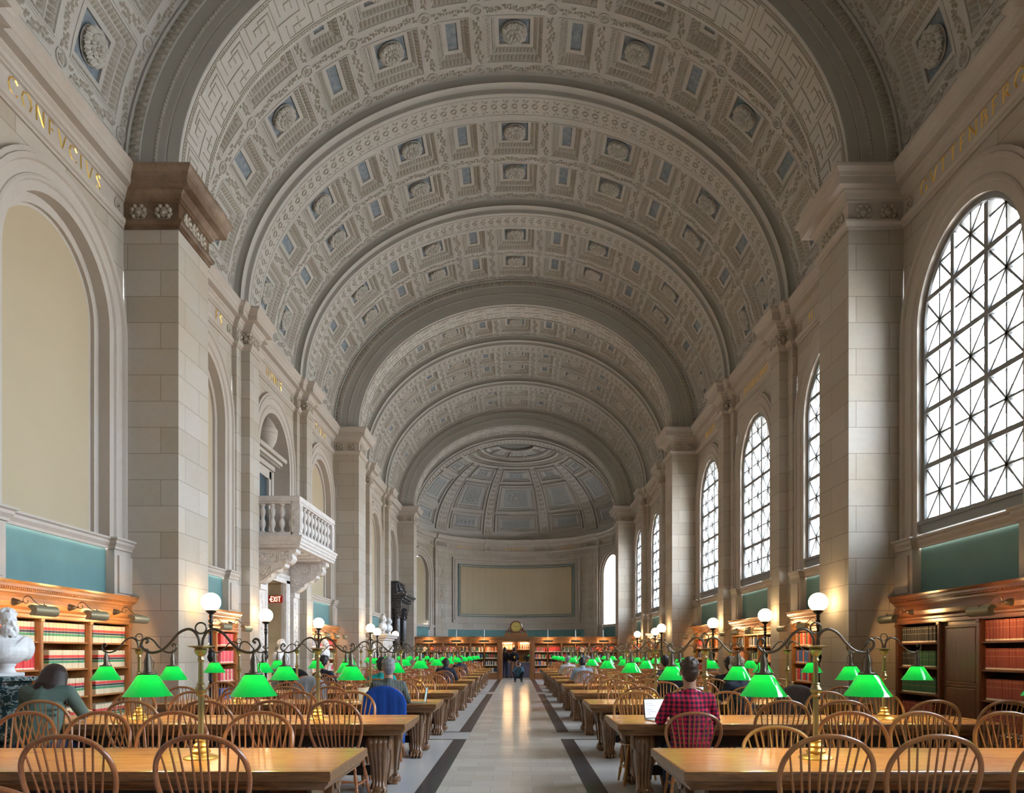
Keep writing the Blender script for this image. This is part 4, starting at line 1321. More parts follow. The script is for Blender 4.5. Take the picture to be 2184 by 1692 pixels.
# ================================================================== READING TABLES
def leg_mesh(name='leg'):
    """carved lion-paw support; local: origin on floor, flutes face -Y (front), scroll at the top; 0.20 wide in x"""
    mb = MB()
    zs = [0.09, 0.13, 0.20, 0.30, 0.40, 0.48, 0.55, 0.60, 0.64]
    yf = [-0.115, -0.085, -0.06, -0.075, -0.105, -0.135, -0.145, -0.125, -0.085]   # front
    yb = [0.03, 0.05, 0.07, 0.085, 0.095, 0.10, 0.10, 0.10, 0.10]
    wd = [0.074, 0.068, 0.068, 0.076, 0.086, 0.096, 0.102, 0.104, 0.098]
    nf = 25; P = []
    for z, f, b, w_ in zip(*[list(q) for q in zip(*crv([(a, b, c, d) for a, b, c, d in zip(zs, yf, yb, wd)], 3))]):
        row = []
        for i in range(nf):
            t = -1 + 2 * i / (nf - 1)
            fl = 0.012 * abs(math.sin(t * PI * 2.0)) 
            row.append((t * w_, f + 0.015 * t * t - fl, z))
        row += [(w_, b, z), (-w_, b, z)]
        P.append(row)
    mb.grid(np.array(P), 0, closed_v=True)
    n = len(P[0]); mb.f.append(tuple(range(n))[::-1]); mb.m.append(0)
    mb.f.append(tuple(mb.n - n + i for i in range(n))); mb.m.append(0)
    # side scrolls (volutes)
    for sg in (-1, 1):
        for r, x in ((0.080, 0.116), (0.060, 0.124), (0.032, 0.130)):
            mb.lathe([(r, -0.004), (r, 0.0), (r - 0.008, 0.006)], 20, (sg * (x - 0.004), -0.03, 0.555), 0, True, (sg, 0, 0))
        mb.tube(crv([(sg*0.116, -0.03, 0.48), (sg*0.112, 0.03, 0.40), (sg*0.098, 0.045, 0.28), (sg*0.082, 0.03, 0.16)], 5), 0.010, 6)
    return mb.mesh(name, LEGW, 40)
def paw_mesh():
    mb = MB()
    for i, x in enumerate((-0.066, -0.022, 0.022, 0.066)):
        mb.ellipsoid((x, -0.13 - 0.008 * (i in (1, 2)), 0.030), (0.025, 0.048, 0.034), 10, 8)
        mb.ellipsoid((x, -0.165 - 0.006 * (i in (1, 2)), 0.016), (0.011, 0.022, 0.016), 8, 6)
        mb.ellipsoid((x, -0.098, 0.058), (0.024, 0.035, 0.038), 10, 8)
    mb.ellipsoid((0, -0.055, 0.06), (0.092, 0.08, 0.07), 14, 8)
    mb.bbox(-0.075, 0.075, -0.14, 0.06, 0.0, 0.018, 0.004)
    mb.lathe([(0.045, -0.02), (0.05, 0), (0.045, 0.02), (0.02, 0.028)], 14, (0, 0.07, 0.065), 0, True, (1, 0, 0))
    return mb.mesh('paw', LEGW, 50)
def volute_stretcher():
    mb = MB()
    mb.tube(crv([(0, -0.02, 0.50), (0, -0.10, 0.36), (0, -0.16, 0.20), (0, -0.25, 0.09), (0, -0.33, 0.045), (0, -0.36, 0.07), (0, -0.33, 0.09)], 6), 0.014, 8, flat=1.6)
    mb.lathe([(0.03, -0.03), (0.035, 0), (0.03, 0.03)], 12, (0, -0.345, 0.04), 0, True, (1, 0, 0))
    return mb.mesh('scroll_brace', DARKW, 50)
TX0, TX1, THY = -1.97, 1.97, 0.565     # half length in x, half depth in y
def make_table():
    root = empty('reading_table')
    t = MB()
    # thick top with moulded lower edge
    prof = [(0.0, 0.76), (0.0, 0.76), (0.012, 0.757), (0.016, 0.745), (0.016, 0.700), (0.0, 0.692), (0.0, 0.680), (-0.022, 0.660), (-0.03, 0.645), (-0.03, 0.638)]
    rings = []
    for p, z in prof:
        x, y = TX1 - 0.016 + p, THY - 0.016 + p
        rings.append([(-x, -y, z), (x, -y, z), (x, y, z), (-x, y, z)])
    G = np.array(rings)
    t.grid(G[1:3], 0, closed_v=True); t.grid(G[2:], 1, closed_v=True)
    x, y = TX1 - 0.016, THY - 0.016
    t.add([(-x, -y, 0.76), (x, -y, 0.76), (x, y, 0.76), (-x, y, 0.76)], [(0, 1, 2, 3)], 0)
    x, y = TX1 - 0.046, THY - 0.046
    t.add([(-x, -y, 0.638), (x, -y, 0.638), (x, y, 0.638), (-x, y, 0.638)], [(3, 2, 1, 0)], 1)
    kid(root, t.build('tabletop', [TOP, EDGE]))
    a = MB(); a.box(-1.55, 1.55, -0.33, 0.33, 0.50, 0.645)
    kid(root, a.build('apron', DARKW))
    b = MB(); b.bbox(-1.60, 1.60, -0.05, 0.05, 0.16, 0.26, 0.008)
    kid(root, b.build('stretcher', DARKW))
    LM, PM, SM = leg_mesh(), paw_mesh(), volute_stretcher()
    for x in (-1.68, 1.68):
        pl = MB(); pl.bbox(x - 0.085, x + 0.085, -0.36, 0.36, 0.60, 0.64, 0.006); pl.bbox(x - 0.055, x + 0.055, -0.20, 0.20, 0.14, 0.60, 0.006)
        kid(root, pl.build('end_panel', LEGW))
        for sy in (-1, 1):
            l = kid(root, link('leg', LM, loc=(x, sy * 0.36, 0), rot=(0, 0, 0 if sy < 0 else PI)))
            kid(l, link('paw', PM))
        kid(root, link('scroll_brace', SM, loc=(x * 0.94, 0.10, 0), rot=(0, 0, 0 if x > 0 else PI)))
    return root
TABLE_Y = [5.1, 8.1, 11.0, 13.9, 16.75, 19.6, 22.45, 25.3, 28.15, 31.0, 33.85]
TXC = 3.04
tproto = make_table(); tables = []
sides = {1: 'right', -1: 'left'}
ROWN = ['nearest', 'second', 'third', 'fourth', 'fifth', 'sixth', 'seventh', 'eighth', 'ninth', 'tenth', 'farthest']
for i, y in enumerate(TABLE_Y):
    for sx in (-1, 1):
        o = tproto if (i == 0 and sx < 0) else dup(tproto)
        o.location = (sx * TXC, y, 0)
        tag(o, 'long oak reading table on carved lion-paw legs, %s along the %s side of the aisle' % (ROWN[i], sides[sx]), 'table', 'oak reading tables')
        tables.append(o)

# ================================================================== BOW-BACK CHAIRS
def turned_leg(p0, p1):
    """baluster-turned leg from seat to floor"""
    prof = [(0.012, 0.0), (0.014, 0.02), (0.017, 0.10), (0.020, 0.15), (0.013, 0.165), (0.019, 0.175), (0.013, 0.185),
            (0.016, 0.21), (0.022, 0.26), (0.014, 0.31), (0.012, 0.325), (0.020, 0.335), (0.013, 0.345), (0.015, 0.38), (0.019, 0.42), (0.012, 0.45)]
    a = Vector(p1); b = Vector(p0); d = b - a; k = d.length / 0.45
    mb = MB(); mb.lathe([(r, z * k) for r, z in prof], 10, tuple(a), 0, True, tuple(d.normalized())); return mb
BOW = crv([(-0.165, -0.165, 0.452), (-0.205, -0.185, 0.55), (-0.245, -0.215, 0.67), (-0.262, -0.24, 0.78), (-0.245, -0.27, 0.88), (-0.185, -0.292, 0.962), (-0.095, -0.303, 1.004),
           (0, -0.306, 1.016), (0.095, -0.303, 1.004), (0.185, -0.292, 0.962), (0.245, -0.27, 0.88), (0.262, -0.24, 0.78), (0.245, -0.215, 0.67), (0.205, -0.185, 0.55), (0.165, -0.165, 0.452)], 4)
def seat_mb(n=28):
    mb = MB(); P = []
    for f, z in ((0.0, 0.442), (0.80, 0.438), (0.95, 0.446), (1.0, 0.456), (0.985, 0.464), (0.86, 0.466), (0.55, 0.455), (0.0, 0.452)):
        row = []
        for i in range(n):
            a = 2 * PI * i / n; c, s = math.cos(a), math.sin(a)
            rx = 0.235 * (abs(c) ** 0.75) * (1 if c >= 0 else -1) * (1.0 + 0.06 * s)
            ry = 0.215 * (abs(s) ** 0.8) * (1 if s >= 0 else -1)
            row.append((rx * f, ry * f, z))
        P.append(row)
    mb.grid(np.array(P), 0, closed_v=True); return mb
def chair_shapes(low=False):
    """dict of part lists; local: sitter faces +Y, back towards -Y"""
    sh = {}
    sh['seat'] = [seat_mb()]
    pts = BOW
    if low: pts = [(x, y, 0.452 + (z - 0.452) * 0.80) for x, y, z in BOW]
    b = MB(); b.tube(pts, 0.0155, 8); sh['bow'] = [b]
    sp = []
    k = len(pts) - 1
    for i in range(9):
        u = (i - 4) / 4.0
        xs = u * 0.135; ys = -0.185 + 0.02 * abs(u)
        # point on the bow at a matching x
        xt = u * 0.222
        up = [p for p in pts if p[2] > (0.84 if not low else 0.76)]
        q = min(up, key=lambda p: abs(p[0] - xt))
        m = MB(); p0 = Vector((xs, ys, 0.455)); p1 = Vector(q)
        m.tube([p0, p0.lerp(p1, 0.35), p1], [0.0065, 0.0085, 0.0055], 6, cap=False); sp.append(m)
    sh['spindle'] = sp
    L = []
    for sx in (-1, 1):
        for sy in (-1, 1):
            L.append(turned_leg((sx * 0.155, sy * 0.14, 0.445), (sx * 0.215, sy * 0.205, 0.0)))
    sh['leg'] = L
    st = []
    def bulb(a, b):
        m = MB(); a = Vector(a); b = Vector(b); Ln = (b - a).length
        m.lathe([(0.008, 0), (0.010, Ln * .3), (0.013, Ln * .38), (0.018, Ln * .5), (0.013, Ln * .62), (0.010, Ln * .7), (0.008, Ln)], 8, tuple(a), 0, True, tuple((b - a).normalized())); return m
    for sx in (-1, 1): st.append(bulb((sx * 0.19, -0.175, 0.19), (sx * 0.19, 0.175, 0.19)))
    st.append(bulb((-0.185, 0, 0.19), (0.185, 0, 0.19)))
    sh['stretcher'] = st
    return sh
def make_chair(name, low=False):
    root = empty(name)
    for part, lst in chair_shapes(low).items():
        for m in lst:
            kid(root, m.build(part, CHAIRW, smooth=45))
    return root
def simple_chair():
    """the same chair in one mesh for the distant rows"""
    mb = MB(); mb.merge(seat_mb(14))
    mb.tube(BOW[::2] + [BOW[-1]], 0.0155, 6)
    for i in range(9):
        u = (i - 4) / 4.0
        q = min([p for p in BOW if p[2] > 0.84], key=lambda p: abs(p[0] - u * 0.222))
        mb.tube([(u * 0.135, -0.185 + 0.02 * abs(u), 0.455), q], 0.0075, 4, cap=False)
    for sx in (-1, 1):
        for sy in (-1, 1): mb.tube([(sx*0.155, sy*0.14, 0.445), (sx*0.175, sy*0.16, 0.33), (sx*0.185, sy*0.175, 0.22), (sx*0.215, sy*0.205, 0)], [0.014, 0.021, 0.013, 0.013], 6)
        mb.tube([(sx*0.19, -0.175, 0.19), (sx*0.19, 0, 0.19), (sx*0.19, 0.175, 0.19)], [0.009, 0.018, 0.009], 5)
    mb.tube([(-0.185, 0, 0.19), (0, 0, 0.19), (0.185, 0, 0.19)], [0.009, 0.018, 0.009], 5)
    return mb.mesh('bow_back_chair', CHAIRW, 45)
chA = make_chair('bow_back_chair'); chB = make_chair('bow_back_chair', True); chS = simple_chair()
used = {'A': False, 'B': False}
COLW = {0: 'dark red-brown', 1: 'red-brown', 2: 'warm brown', 3: 'honey brown'}
def place_chair(x, y, facing, row, side, which, k, kind='A', tone=None, far=False, label=None, jit=True):
    """facing +1: sitter looks away from the camera; -1: towards it"""
    rz = (0 if facing > 0 else PI) + (rnd.uniform(-0.10, 0.10) if jit else 0)
    if tone is None:
        tone = rnd.choice((0.0, 0.05, 0.15, 0.3)) if side < 0 else rnd.choice((0.15, 0.35, 0.55, 0.7))
    if far:
        o = link('bow_back_chair', chS, loc=(x, y, 0), rot=(0, 0, rz)); o['tone'] = tone
    else:
        pr = chA if kind == 'A' else chB
        if not used[kind]:
            used[kind] = True; o = pr; o.location = (x, y, 0); o.rotation_euler = (0, 0, rz); o['tone'] = tone
            for c in KIDS[o.name]: c['tone'] = tone
        else: o = dup(pr, (x, y, 0), rz, tone=tone)
    lab = label or ('bow-back spindle chair, %s from aisle, %s side of %s table on the %s' % (ORD[k], which, ROWN[row], sides[side]))
    tag(o, lab, 'chair', 'bow-back chairs along the reading tables')
    return o
def row_chairs(row, side, which, xs, **kw):
    y = TABLE_Y[row] + (-0.66 if which == 'near' else 0.37)
    for k, x in enumerate(xs):
        extra = {}
        if isinstance(x, tuple): x, extra = x
        place_chair(x, y + extra.pop('dy', 0), 1 if which == 'near' else -1, row, side, which, k, **{**kw, **extra})
row_chairs(0, -1, 'near', [-1.70, -2.45, -3.20], jit=False, tone=0.03)
row_chairs(0, 1, 'near', [1.79, 2.39, 3.10], jit=False, tone=0.32)
place_chair(-1.78, 2.86, 1, 0, -1, 'near', 0, tone=0.1, jit=False, label='bow-back chair nearest the viewer, only its top edge showing at the bottom')
row_chairs(0, 1, 'far', [(2.04, dict(kind='B', tone=1.0, label='short honey-coloured bow-back chair behind the nearest right reading table')), (2.60, dict(tone=0.2)), (3.17, dict(tone=0.45)), (3.80, dict(tone=0.3)), 4.5])
row_chairs(0, -1, 'far', [-1.91, -2.55, -3.16, -3.73, -4.4], tone=0.12)
row_chairs(1, 1, 'near', [(1.76, dict(kind='B', tone=0.3, dy=-0.02, label='low bow-back chair under the man in the red checked shirt')), (2.60, dict(tone=0.35)), (3.20, dict(tone=0.35)), (4.04, dict(tone=0.35)), 4.7])
row_chairs(1, 1, 'far', [1.45, 1.95, 2.49, 3.02, 3.68, 4.29])
row_chairs(1, -1, 'near', [-1.67, -2.25, -2.92, -3.62, -4.50])
row_chairs(1, -1, 'far', [-1.85, -2.52, -3.19, -3.76, -4.4])
row_chairs(2, -1, 'near', [(-1.73, dict(label='bow-back chair draped with the royal blue coat')), -2.45, -3.0, -3.65, -4.4])
row_chairs(2, 1, 'near', [1.72, 2.35, 3.17, 3.8, 4.45])
for row in range(2, 11):
    for side in (-1, 1):
        for which in ('near', 'far'):
            if row == 2 and which == 'near': continue
            xs = []
            for k in range(6):
                if rnd.random() < 0.12 and k not in (0,): continue
                xs.append(side * (1.74 + 0.575 * k + rnd.uniform(-0.06, 0.06)))
            row_chairs(row, side, which, xs, far=(row > 3))

# ================================================================== DOUBLE DESK LAMPS
def make_lamp():
    root = empty('double_desk_lamp')
    b = MB()
    b.lathe([(0.112, 0.0), (0.112, 0.006), (0.105, 0.014), (0.085, 0.022), (0.062, 0.030), (0.058, 0.036), (0.064, 0.044), (0.064, 0.052), (0.052, 0.060),
             (0.042, 0.072), (0.046, 0.082), (0.050, 0.088), (0.044, 0.098), (0.030, 0.108), (0.036, 0.118), (0.036, 0.124), (0.024, 0.132)], 28)
    kid(root, b.build('base', BRASSY, smooth=40))
    p = MB()
    p.lathe([(0.022, 0.13), (0.020, 0.14), (0.020, 0.425)], 8, cap=False)
    p.lathe([(0.021, 0.42), (0.027, 0.425), (0.030, 0.432), (0.024, 0.442), (0.038, 0.455), (0.040, 0.468), (0.030, 0.485), (0.022, 0.500), (0.028, 0.506), (0.022, 0.515)], 16, cap=False)
    p.lathe([(0.019, 0.51), (0.018, 0.665)], 8, cap=False)
    p.lathe([(0.019, 0.66), (0.024, 0.668), (0.019, 0.678), (0.019, 0.695), (0.030, 0.705), (0.040, 0.722), (0.044, 0.735), (0.036, 0.745), (0.050, 0.752), (0.082, 0.758), (0.084, 0.763), (0.03, 0.768)], 24)
    kid(root, p.build('pole', BRASS, smooth=35))
    for sg in (-1, 1):
        a = MB()
        path = crv([(sg*0.010, 0, 0.765), (sg*0.016, 0, 0.815), (sg*0.045, 0, 0.862), (sg*0.090, 0, 0.878), (sg*0.150, 0, 0.850), (sg*0.205, 0, 0.785), (sg*0.262, 0, 0.735),
                    (sg*0.325, 0, 0.718), (sg*0.372, 0, 0.732), (sg*0.398, 0, 0.765), (sg*0.392, 0, 0.800), (sg*0.368, 0, 0.812), (sg*0.352, 0, 0.797), (sg*0.362, 0, 0.785)], 6)
        a.tube(path, [0.0095] * (len(path) - 24) + [0.0085] * 12 + [0.007] * 12, 8)
        a.ellipsoid((sg*0.364, 0, 0.787), (0.010, 0.010, 0.010), 8, 6)
        kid(root, a.build('arm', BRONZE, smooth=60))
    r = MB(); R = 0.037
    r.tube([(R * math.cos(2*PI*i/24), 0, 0.885 + R * math.sin(2*PI*i/24)) for i in range(24)], 0.006, 8, closed=True)
    kid(root, r.build('ring', BRONZE, smooth=60))
    for sg in (-1, 1):
        x = sg * 0.357
        s = MB()
        s.lathe([(0.006, 0.745), (0.008, 0.735), (0.014, 0.728), (0.009, 0.718), (0.012, 0.705), (0.015, 0.69), (0.022, 0.665), (0.023, 0.60), (0.027, 0.595), (0.027, 0.585), (0.052, 0.578)], 14, (x, 0, 0))
        for i in range(3):
            t = 2 * PI * i / 3 + 0.4; c, q = math.cos(t), math.sin(t)
            s.tube(crv([(x + 0.014*c, 0.014*q, 0.70), (x + 0.038*c, 0.038*q, 0.655), (x + 0.034*c, 0.034*q, 0.61), (x + 0.056*c, 0.056*q, 0.577)], 3), 0.0035, 5)
        s.lathe([(0.060, 0.568), (0.062, 0.572), (0.060, 0.580)], 20, (x, 0, 0), cap=False)
        kid(root, s.build('socket', BRONZE, smooth=50))
        g = MB()
        prof = [(0.054, 0.576), (0.056, 0.570), (0.066, 0.560), (0.072, 0.555), (0.105, 0.500), (0.137, 0.452), (0.154, 0.428), (0.158, 0.424)]
        g.lathe(prof + [(r - 0.004, z - 0.001) for r, z in prof[::-1]], 36, (x, 0, 0), cap=False)
        sh = kid(root, g.build('lamp_shade', GREEN, smooth=60))
        bl = MB(); bl.ellipsoid((x, 0, 0.520), (0.020, 0.020, 0.030), 10, 8); bl.lathe([(0.010, 0.535), (0.010, 0.585)], 8, (x, 0, 0))
        kid(sh, bl.build('bulb', BULB, smooth=60))
    return root
lproto = make_lamp(); first = True
for i, y in enumerate(TABLE_Y):
    for sx in (-1, 1):
        for q, x in enumerate((2.09, 4.02)):
            o = lproto if first else dup(lproto)
            first = False
            o.location = (sx * x, y, 0.76); o.rotation_euler = (0, 0, rnd.uniform(-0.03, 0.03))
            tag(o, 'brass lamp with two green glass shades, %s end of %s table on the %s' % ('aisle' if q == 0 else 'wall', ROWN[i], sides[sx]), 'lamp', 'green-shaded double reading lamps')

# ================================================================== GLOBE STANDARDS
def make_globe():
    root = empty('globe_floor_lamp')
    p = MB()
    p.lathe([(0.16, 0.0), (0.16, 0.03), (0.12, 0.05), (0.07, 0.09), (0.05, 0.13), (0.07, 0.17), (0.05, 0.21), (0.026, 0.25), (0.024, 0.40), (0.05, 0.43), (0.06, 0.47), (0.035, 0.52), (0.05, 0.56), (0.028, 0.60),
             (0.026, 0.95), (0.035, 0.98), (0.026, 1.01), (0.024, 1.30), (0.045, 1.33), (0.065, 1.40), (0.045, 1.46), (0.05, 1.50), (0.028, 1.53), (0.026, 1.56), (0.07, 1.585), (0.026, 1.61),
             (0.024, 1.90), (0.04, 1.915), (0.026, 1.93), (0.045, 1.96), (0.028, 1.98), (0.04, 2.03), (0.026, 2.06), (0.035, 2.11), (0.028, 2.14), (0.085, 2.185), (0.09, 2.20), (0.03, 2.205)], 18)
    for i in range(3):
        a = 2 * PI * i / 3 + 0.5; c, s = math.cos(a), math.sin(a)
        p.tube(crv([(0.03*c, 0.03*s, 0.52), (0.10*c, 0.10*s, 0.50), (0.16*c, 0.16*s, 0.38), (0.12*c, 0.12*s, 0.28), (0.16*c, 0.16*s, 0.14), (0.21*c, 0.21*s, 0.04)], 5), 0.014, 7)
        p.ellipsoid((0.16*c, 0.16*s, 0.42), (0.03, 0.03, 0.03), 8, 6)
    kid(root, p.build('post', IRON, smooth=40))
    c = MB(); c.lathe([(0.075, 2.185), (0.088, 2.20), (0.092, 2.215), (0.080, 2.222)], 20, cap=False)
    kid(root, c.build('collar', BRASS, smooth=40))
    g = MB(); g.ellipsoid((0, 0, 2.355), (0.163, 0.163, 0.163), 28, 18)
    kid(root, g.build('globe', GLOBE, smooth=60))
    return root
gp = make_globe(); first = True; nn = 0
for j, y in zip(range(0, 6), RIBS[3:9]):
    for sx in (-1, 1):
        o = gp if first else dup(gp); first = False
        x = 5.27 if j in MAIN else 5.90
        if sx > 0 and j not in MAIN: x = 5.94
        if sx > 0 and j in MAIN: x = 5.30
        o.location = (sx * x, y, 0)
        tag(o, 'black iron lamp standard with white glass globe, %s along the %s wall' % (ORD[j], sides[sx]), 'floor lamp', 'globe lamp standards along the walls')
# ================================================================== WALL BOOKCASES
def make_case(cols, wd, wdz, door=None, name='bookcase'):
    """local: front faces -X; u along Y; cols = divider positions"""
    root = empty(name)
    U = 1.765
    c = MB()
    c.box(0.17, 0.20, -U, U, 0.0, 2.25, 1)
    for u in cols:
        a, b = u - 0.03, u + 0.03
        if u == cols[0]: a, b = -U, -U + 0.06
        if u == cols[-1]: a, b = U - 0.06, U
        c.bbox(-0.22, 0.18, a, b, 0.40, 1.95, 0.004, 1)
        c.bbox(-0.232, -0.21, a + 0.004, b - 0.004, 0.42, 1.90, 0.003, 1)
        c.bbox(-0.245, -0.20, a - 0.012, b + 0.012, 1.89, 1.94, 0.006, 1)
    c.bbox(-0.22, 0.18, -U, U, 1.93, 2.02, 0.004, 0)
    kid(root, c.build('carcass', [wd, wdz]))
    f = MB()
    prof = [(0.0, 1.94), (0.02, 1.94), (0.02, 1.985), (0.035, 2.0), (0.035, 2.03), (0.0, 2.035), (0.025, 2.07), (0.035, 2.13), (0.025, 2.19), (0.01, 2.235), (0.04, 2.245),
            (0.04, 2.27), (0.07, 2.285), (0.075, 2.30), (0.11, 2.31), (0.11, 2.345), (0.125, 2.365), (0.14, 2.39), (-0.15, 2.392)]
    pts = [(0.20, -U), (-0.22, -U), (-0.22, U), (0.20, U)]
    # returns at the ends stay inside the bay
    pts = [(-0.22, -U), (-0.22, U)]
    sweep_plan(f, pts, prof, 0)
    for e in (-U, U):
        f.add([(-0.22 - p, e, z) for p, z in prof] + [(0.18, e, 2.39), (0.18, e, 1.94)], [tuple(range(len(prof) + 2))], 0)
    f.box(-0.22, 0.2, -U, U, 2.386, 2.391, 0)
    n = 88
    for i in range(n): f.box(-0.305, -0.27, -U + (i + 0.2) * 2 * U / n, -U + (i + 0.7) * 2 * U / n, 2.285, 2.302, 0)
    kid(root, f.build('cornice', wd))
    s = MB(); s.bbox(-0.30, 0.18, -U, U, 0.30, 0.41, 0.008); s.box(-0.27, 0.18, -U, U, 0.0, 0.30); s.bbox(-0.31, -0.25, -U, U, 0.0, 0.09, 0.006)
    kid(root, s.build('plinth', wd))
    g = MB()
    for k in range(3):
        uc = (k - 1) * 1.15
        for q in range(4):
            c0 = uc - 0.36 + 0.24 * q
            for i in range(8):
                t = PI * i / 8; a, b = math.cos(t) * 0.105, math.sin(t) * 0.075
                g.tube([(-0.276, c0 - a, 0.195 - b), (-0.276, c0 + a, 0.195 + b)], 0.0045, 4)
            g.lathe([(0.018, 0), (0.018, 0.008), (0.004, 0.012)], 8, (-0.272, c0, 0.195), 0, True, (-1, 0, 0))
        for z in (0.115, 0.275): g.box(-0.282, -0.27, uc - 0.49, uc + 0.49, z - 0.008, z + 0.008)
    kid(root, g.build('grille', BRASS))
    for i in range(len(cols) - 1):
        a = cols[i] + 0.03; b = cols[i+1] - 0.03
        if i == 0: a = -U + 0.06
        if i == len(cols) - 2: b = U - 0.06
        if door == i:
            d = MB()
            d.bbox(-0.17, -0.13, a, b, 0.41, 1.93, 0.004, 0)
            for z0, z1 in ((0.47, 0.98), (1.05, 1.84)):
                d.bbox(-0.185, -0.165, a + 0.10, b - 0.10, z0, z1, 0.018, 0)
                for q0, q1, r0, r1 in ((a + .07, b - .07, z0 - .03, z0), (a + .07, b - .07, z1, z1 + .03), (a + .07, a + .10, z0, z1), (b - .10, b - .07, z0, z1)):
                    d.bbox(-0.182, -0.165, q0, q1, r0, r1, 0.005, 0)
            kid(root, d.build('door', WALNUTZ if wd is WALNUT else wdz)); continue
        for z in SHELF_Z[1:]:
            m = MB(); m.bbox(-0.205, 0.17, a - 0.005, b + 0.005, z - 0.026, z, 0.005)
            kid(root, m.build('shelf', wd))
    return root
SHELF_Z = [0.412, 0.835, 1.247, 1.63]
C3 = [-1.765, -0.58, 0.58, 1.765]
caseO = make_case(C3, OAK, OAKZ)
caseW = make_case([-1.765, -0.47, 0.50, 1.765], WALNUT, WALNUTZ, door=1)
cases = []
CASEX = 6.57
cn = 0
for k, yb in enumerate(BAYS[:9]):
    for sx in (-1, 1):
        if k < 1 or (sx < 0 and k in (4, 7, 8)): continue
        if k == 2 and sx > 0: o = caseW
        else:
            o = caseO if cn == 0 else dup(caseO); cn += 1
        o.location = (sx * CASEX, yb, 0); o.rotation_euler = (0, 0, 0 if sx > 0 else PI)
        nm = {1: 'behind the viewer\'s shoulder', 2: 'nearest', 3: 'second', 4: 'third', 5: 'fourth', 6: 'fifth', 7: 'sixth', 8: 'seventh'}[k]
        if k == 1: tag(o, 'oak bookcase on the %s wall, just outside the near arch' % sides[sx], 'bookcase', 'oak wall bookcases')
        elif k == 2 and sx > 0: tag(o, 'red-brown wall bookcase with a panelled door between maroon and green volumes', 'bookcase', 'oak wall bookcases')
        elif k == 2: tag(o, 'golden oak wall bookcase full of cream volumes with red, black and green bands', 'bookcase', 'oak wall bookcases')
        else: tag(o, 'oak wall bookcase, %s from the viewer on the %s side' % (nm, sides[sx]), 'bookcase', 'oak wall bookcases')
        cases.append((k, sx, yb))

# ---- picture lights on the cases
def make_light():
    root = empty('shelf_light')
    b = MB(); b.lathe([(0.050, 0), (0.052, 0.012), (0.044, 0.02), (0.040, 0.045), (0.026, 0.085), (0.010, 0.10), (0.008, 0.13)], 16, (0, 0, 0), 0, True, (-1, 0, 0))
    kid(root, b.build('wall_rose', BRONZE, smooth=40))
    a = MB()
    sp = [(-0.175 + (0.060 - 0.0055 * i) * math.cos(-PI/2 - i * 0.62 + 3.3), 0, 0.015 + (0.060 - 0.0055 * i) * math.sin(-PI/2 - i * 0.62 + 3.3)) for i in range(10)][::-1]
    a.tube(crv([(-0.10, 0, 0.0), (-0.13, 0, -0.005)], 2), 0.007, 6)
    a.tube(crv(sp, 3), 0.0055, 6)
    a.tube(crv([(-0.125, 0, 0.0), (-0.135, 0, 0.045), (-0.175, 0, 0.078), (-0.225, 0, 0.062), (-0.265, 0, 0.015), (-0.32, 0, -0.03), (-0.40, 0, -0.05), (-0.43, 0, -0.045)], 5), 0.0065, 6)
    kid(root, a.build('scroll_arm', BRONZE, smooth=50))
    s = MB(); n = 10; P = []
    for r in (0.068, 0.062):
        for i in range(n + 1):
            t = math.radians(65 + 200 * i / n) if r == 0.068 else math.radians(265 - 200 * i / n)
            P.append([(-0.385 + r * math.cos(t), y, -0.115 + r * math.sin(t)) for y in (-0.23, 0.23)])
    s.grid(np.array(P), 0, closed_u=True)
    for y in (-0.23, 0.23):
        s.add([(-0.385, y, -0.115)] + [(-0.385 + 0.066 * math.cos(math.radians(40 + 255*i/n)), y, -0.115 + 0.066 * math.sin(math.radians(40 + 255*i/n))) for i in range(n + 1)],
              [(0, i + 1, i + 2) for i in range(n)], 0)
    s.lathe([(0.008, 0), (0.012, 0.012), (0.006, 0.03)], 8, (-0.40, 0, -0.05))
    kid(root, s.build('shade', OLIVE, smooth=40))
    t = MB(); t.tube([(-0.385, -0.20, -0.10), (-0.385, 0.20, -0.10)], 0.014, 8)
    kid(root, t.build('tube_lamp', TUBE, smooth=60))
    return root
LP = make_light(); first = True
for (k, sx, yb) in cases:
    if k == 1: continue
    for q in (-1, 0, 1):
        if k == 2 and sx > 0 and q == 0: continue
        o = LP if first else dup(LP); first = False
        o.location = (sx * (CASEX - 0.245), yb + sx * q * 1.19, 2.12); o.rotation_euler = (0, 0, 0 if sx > 0 else PI)
        pos = {1: 'left', 0: 'middle', -1: 'right'}[q]
        tag(o, 'brass trough light on scroll arm, %s of three on %s %s bookcase' % (pos, {2: 'nearest', 3: 'second', 4: 'third', 5: 'fourth', 6: 'fifth', 7: 'sixth', 8: 'seventh'}[k], sides[sx]), 'picture light', 'scroll-arm bookcase lights')

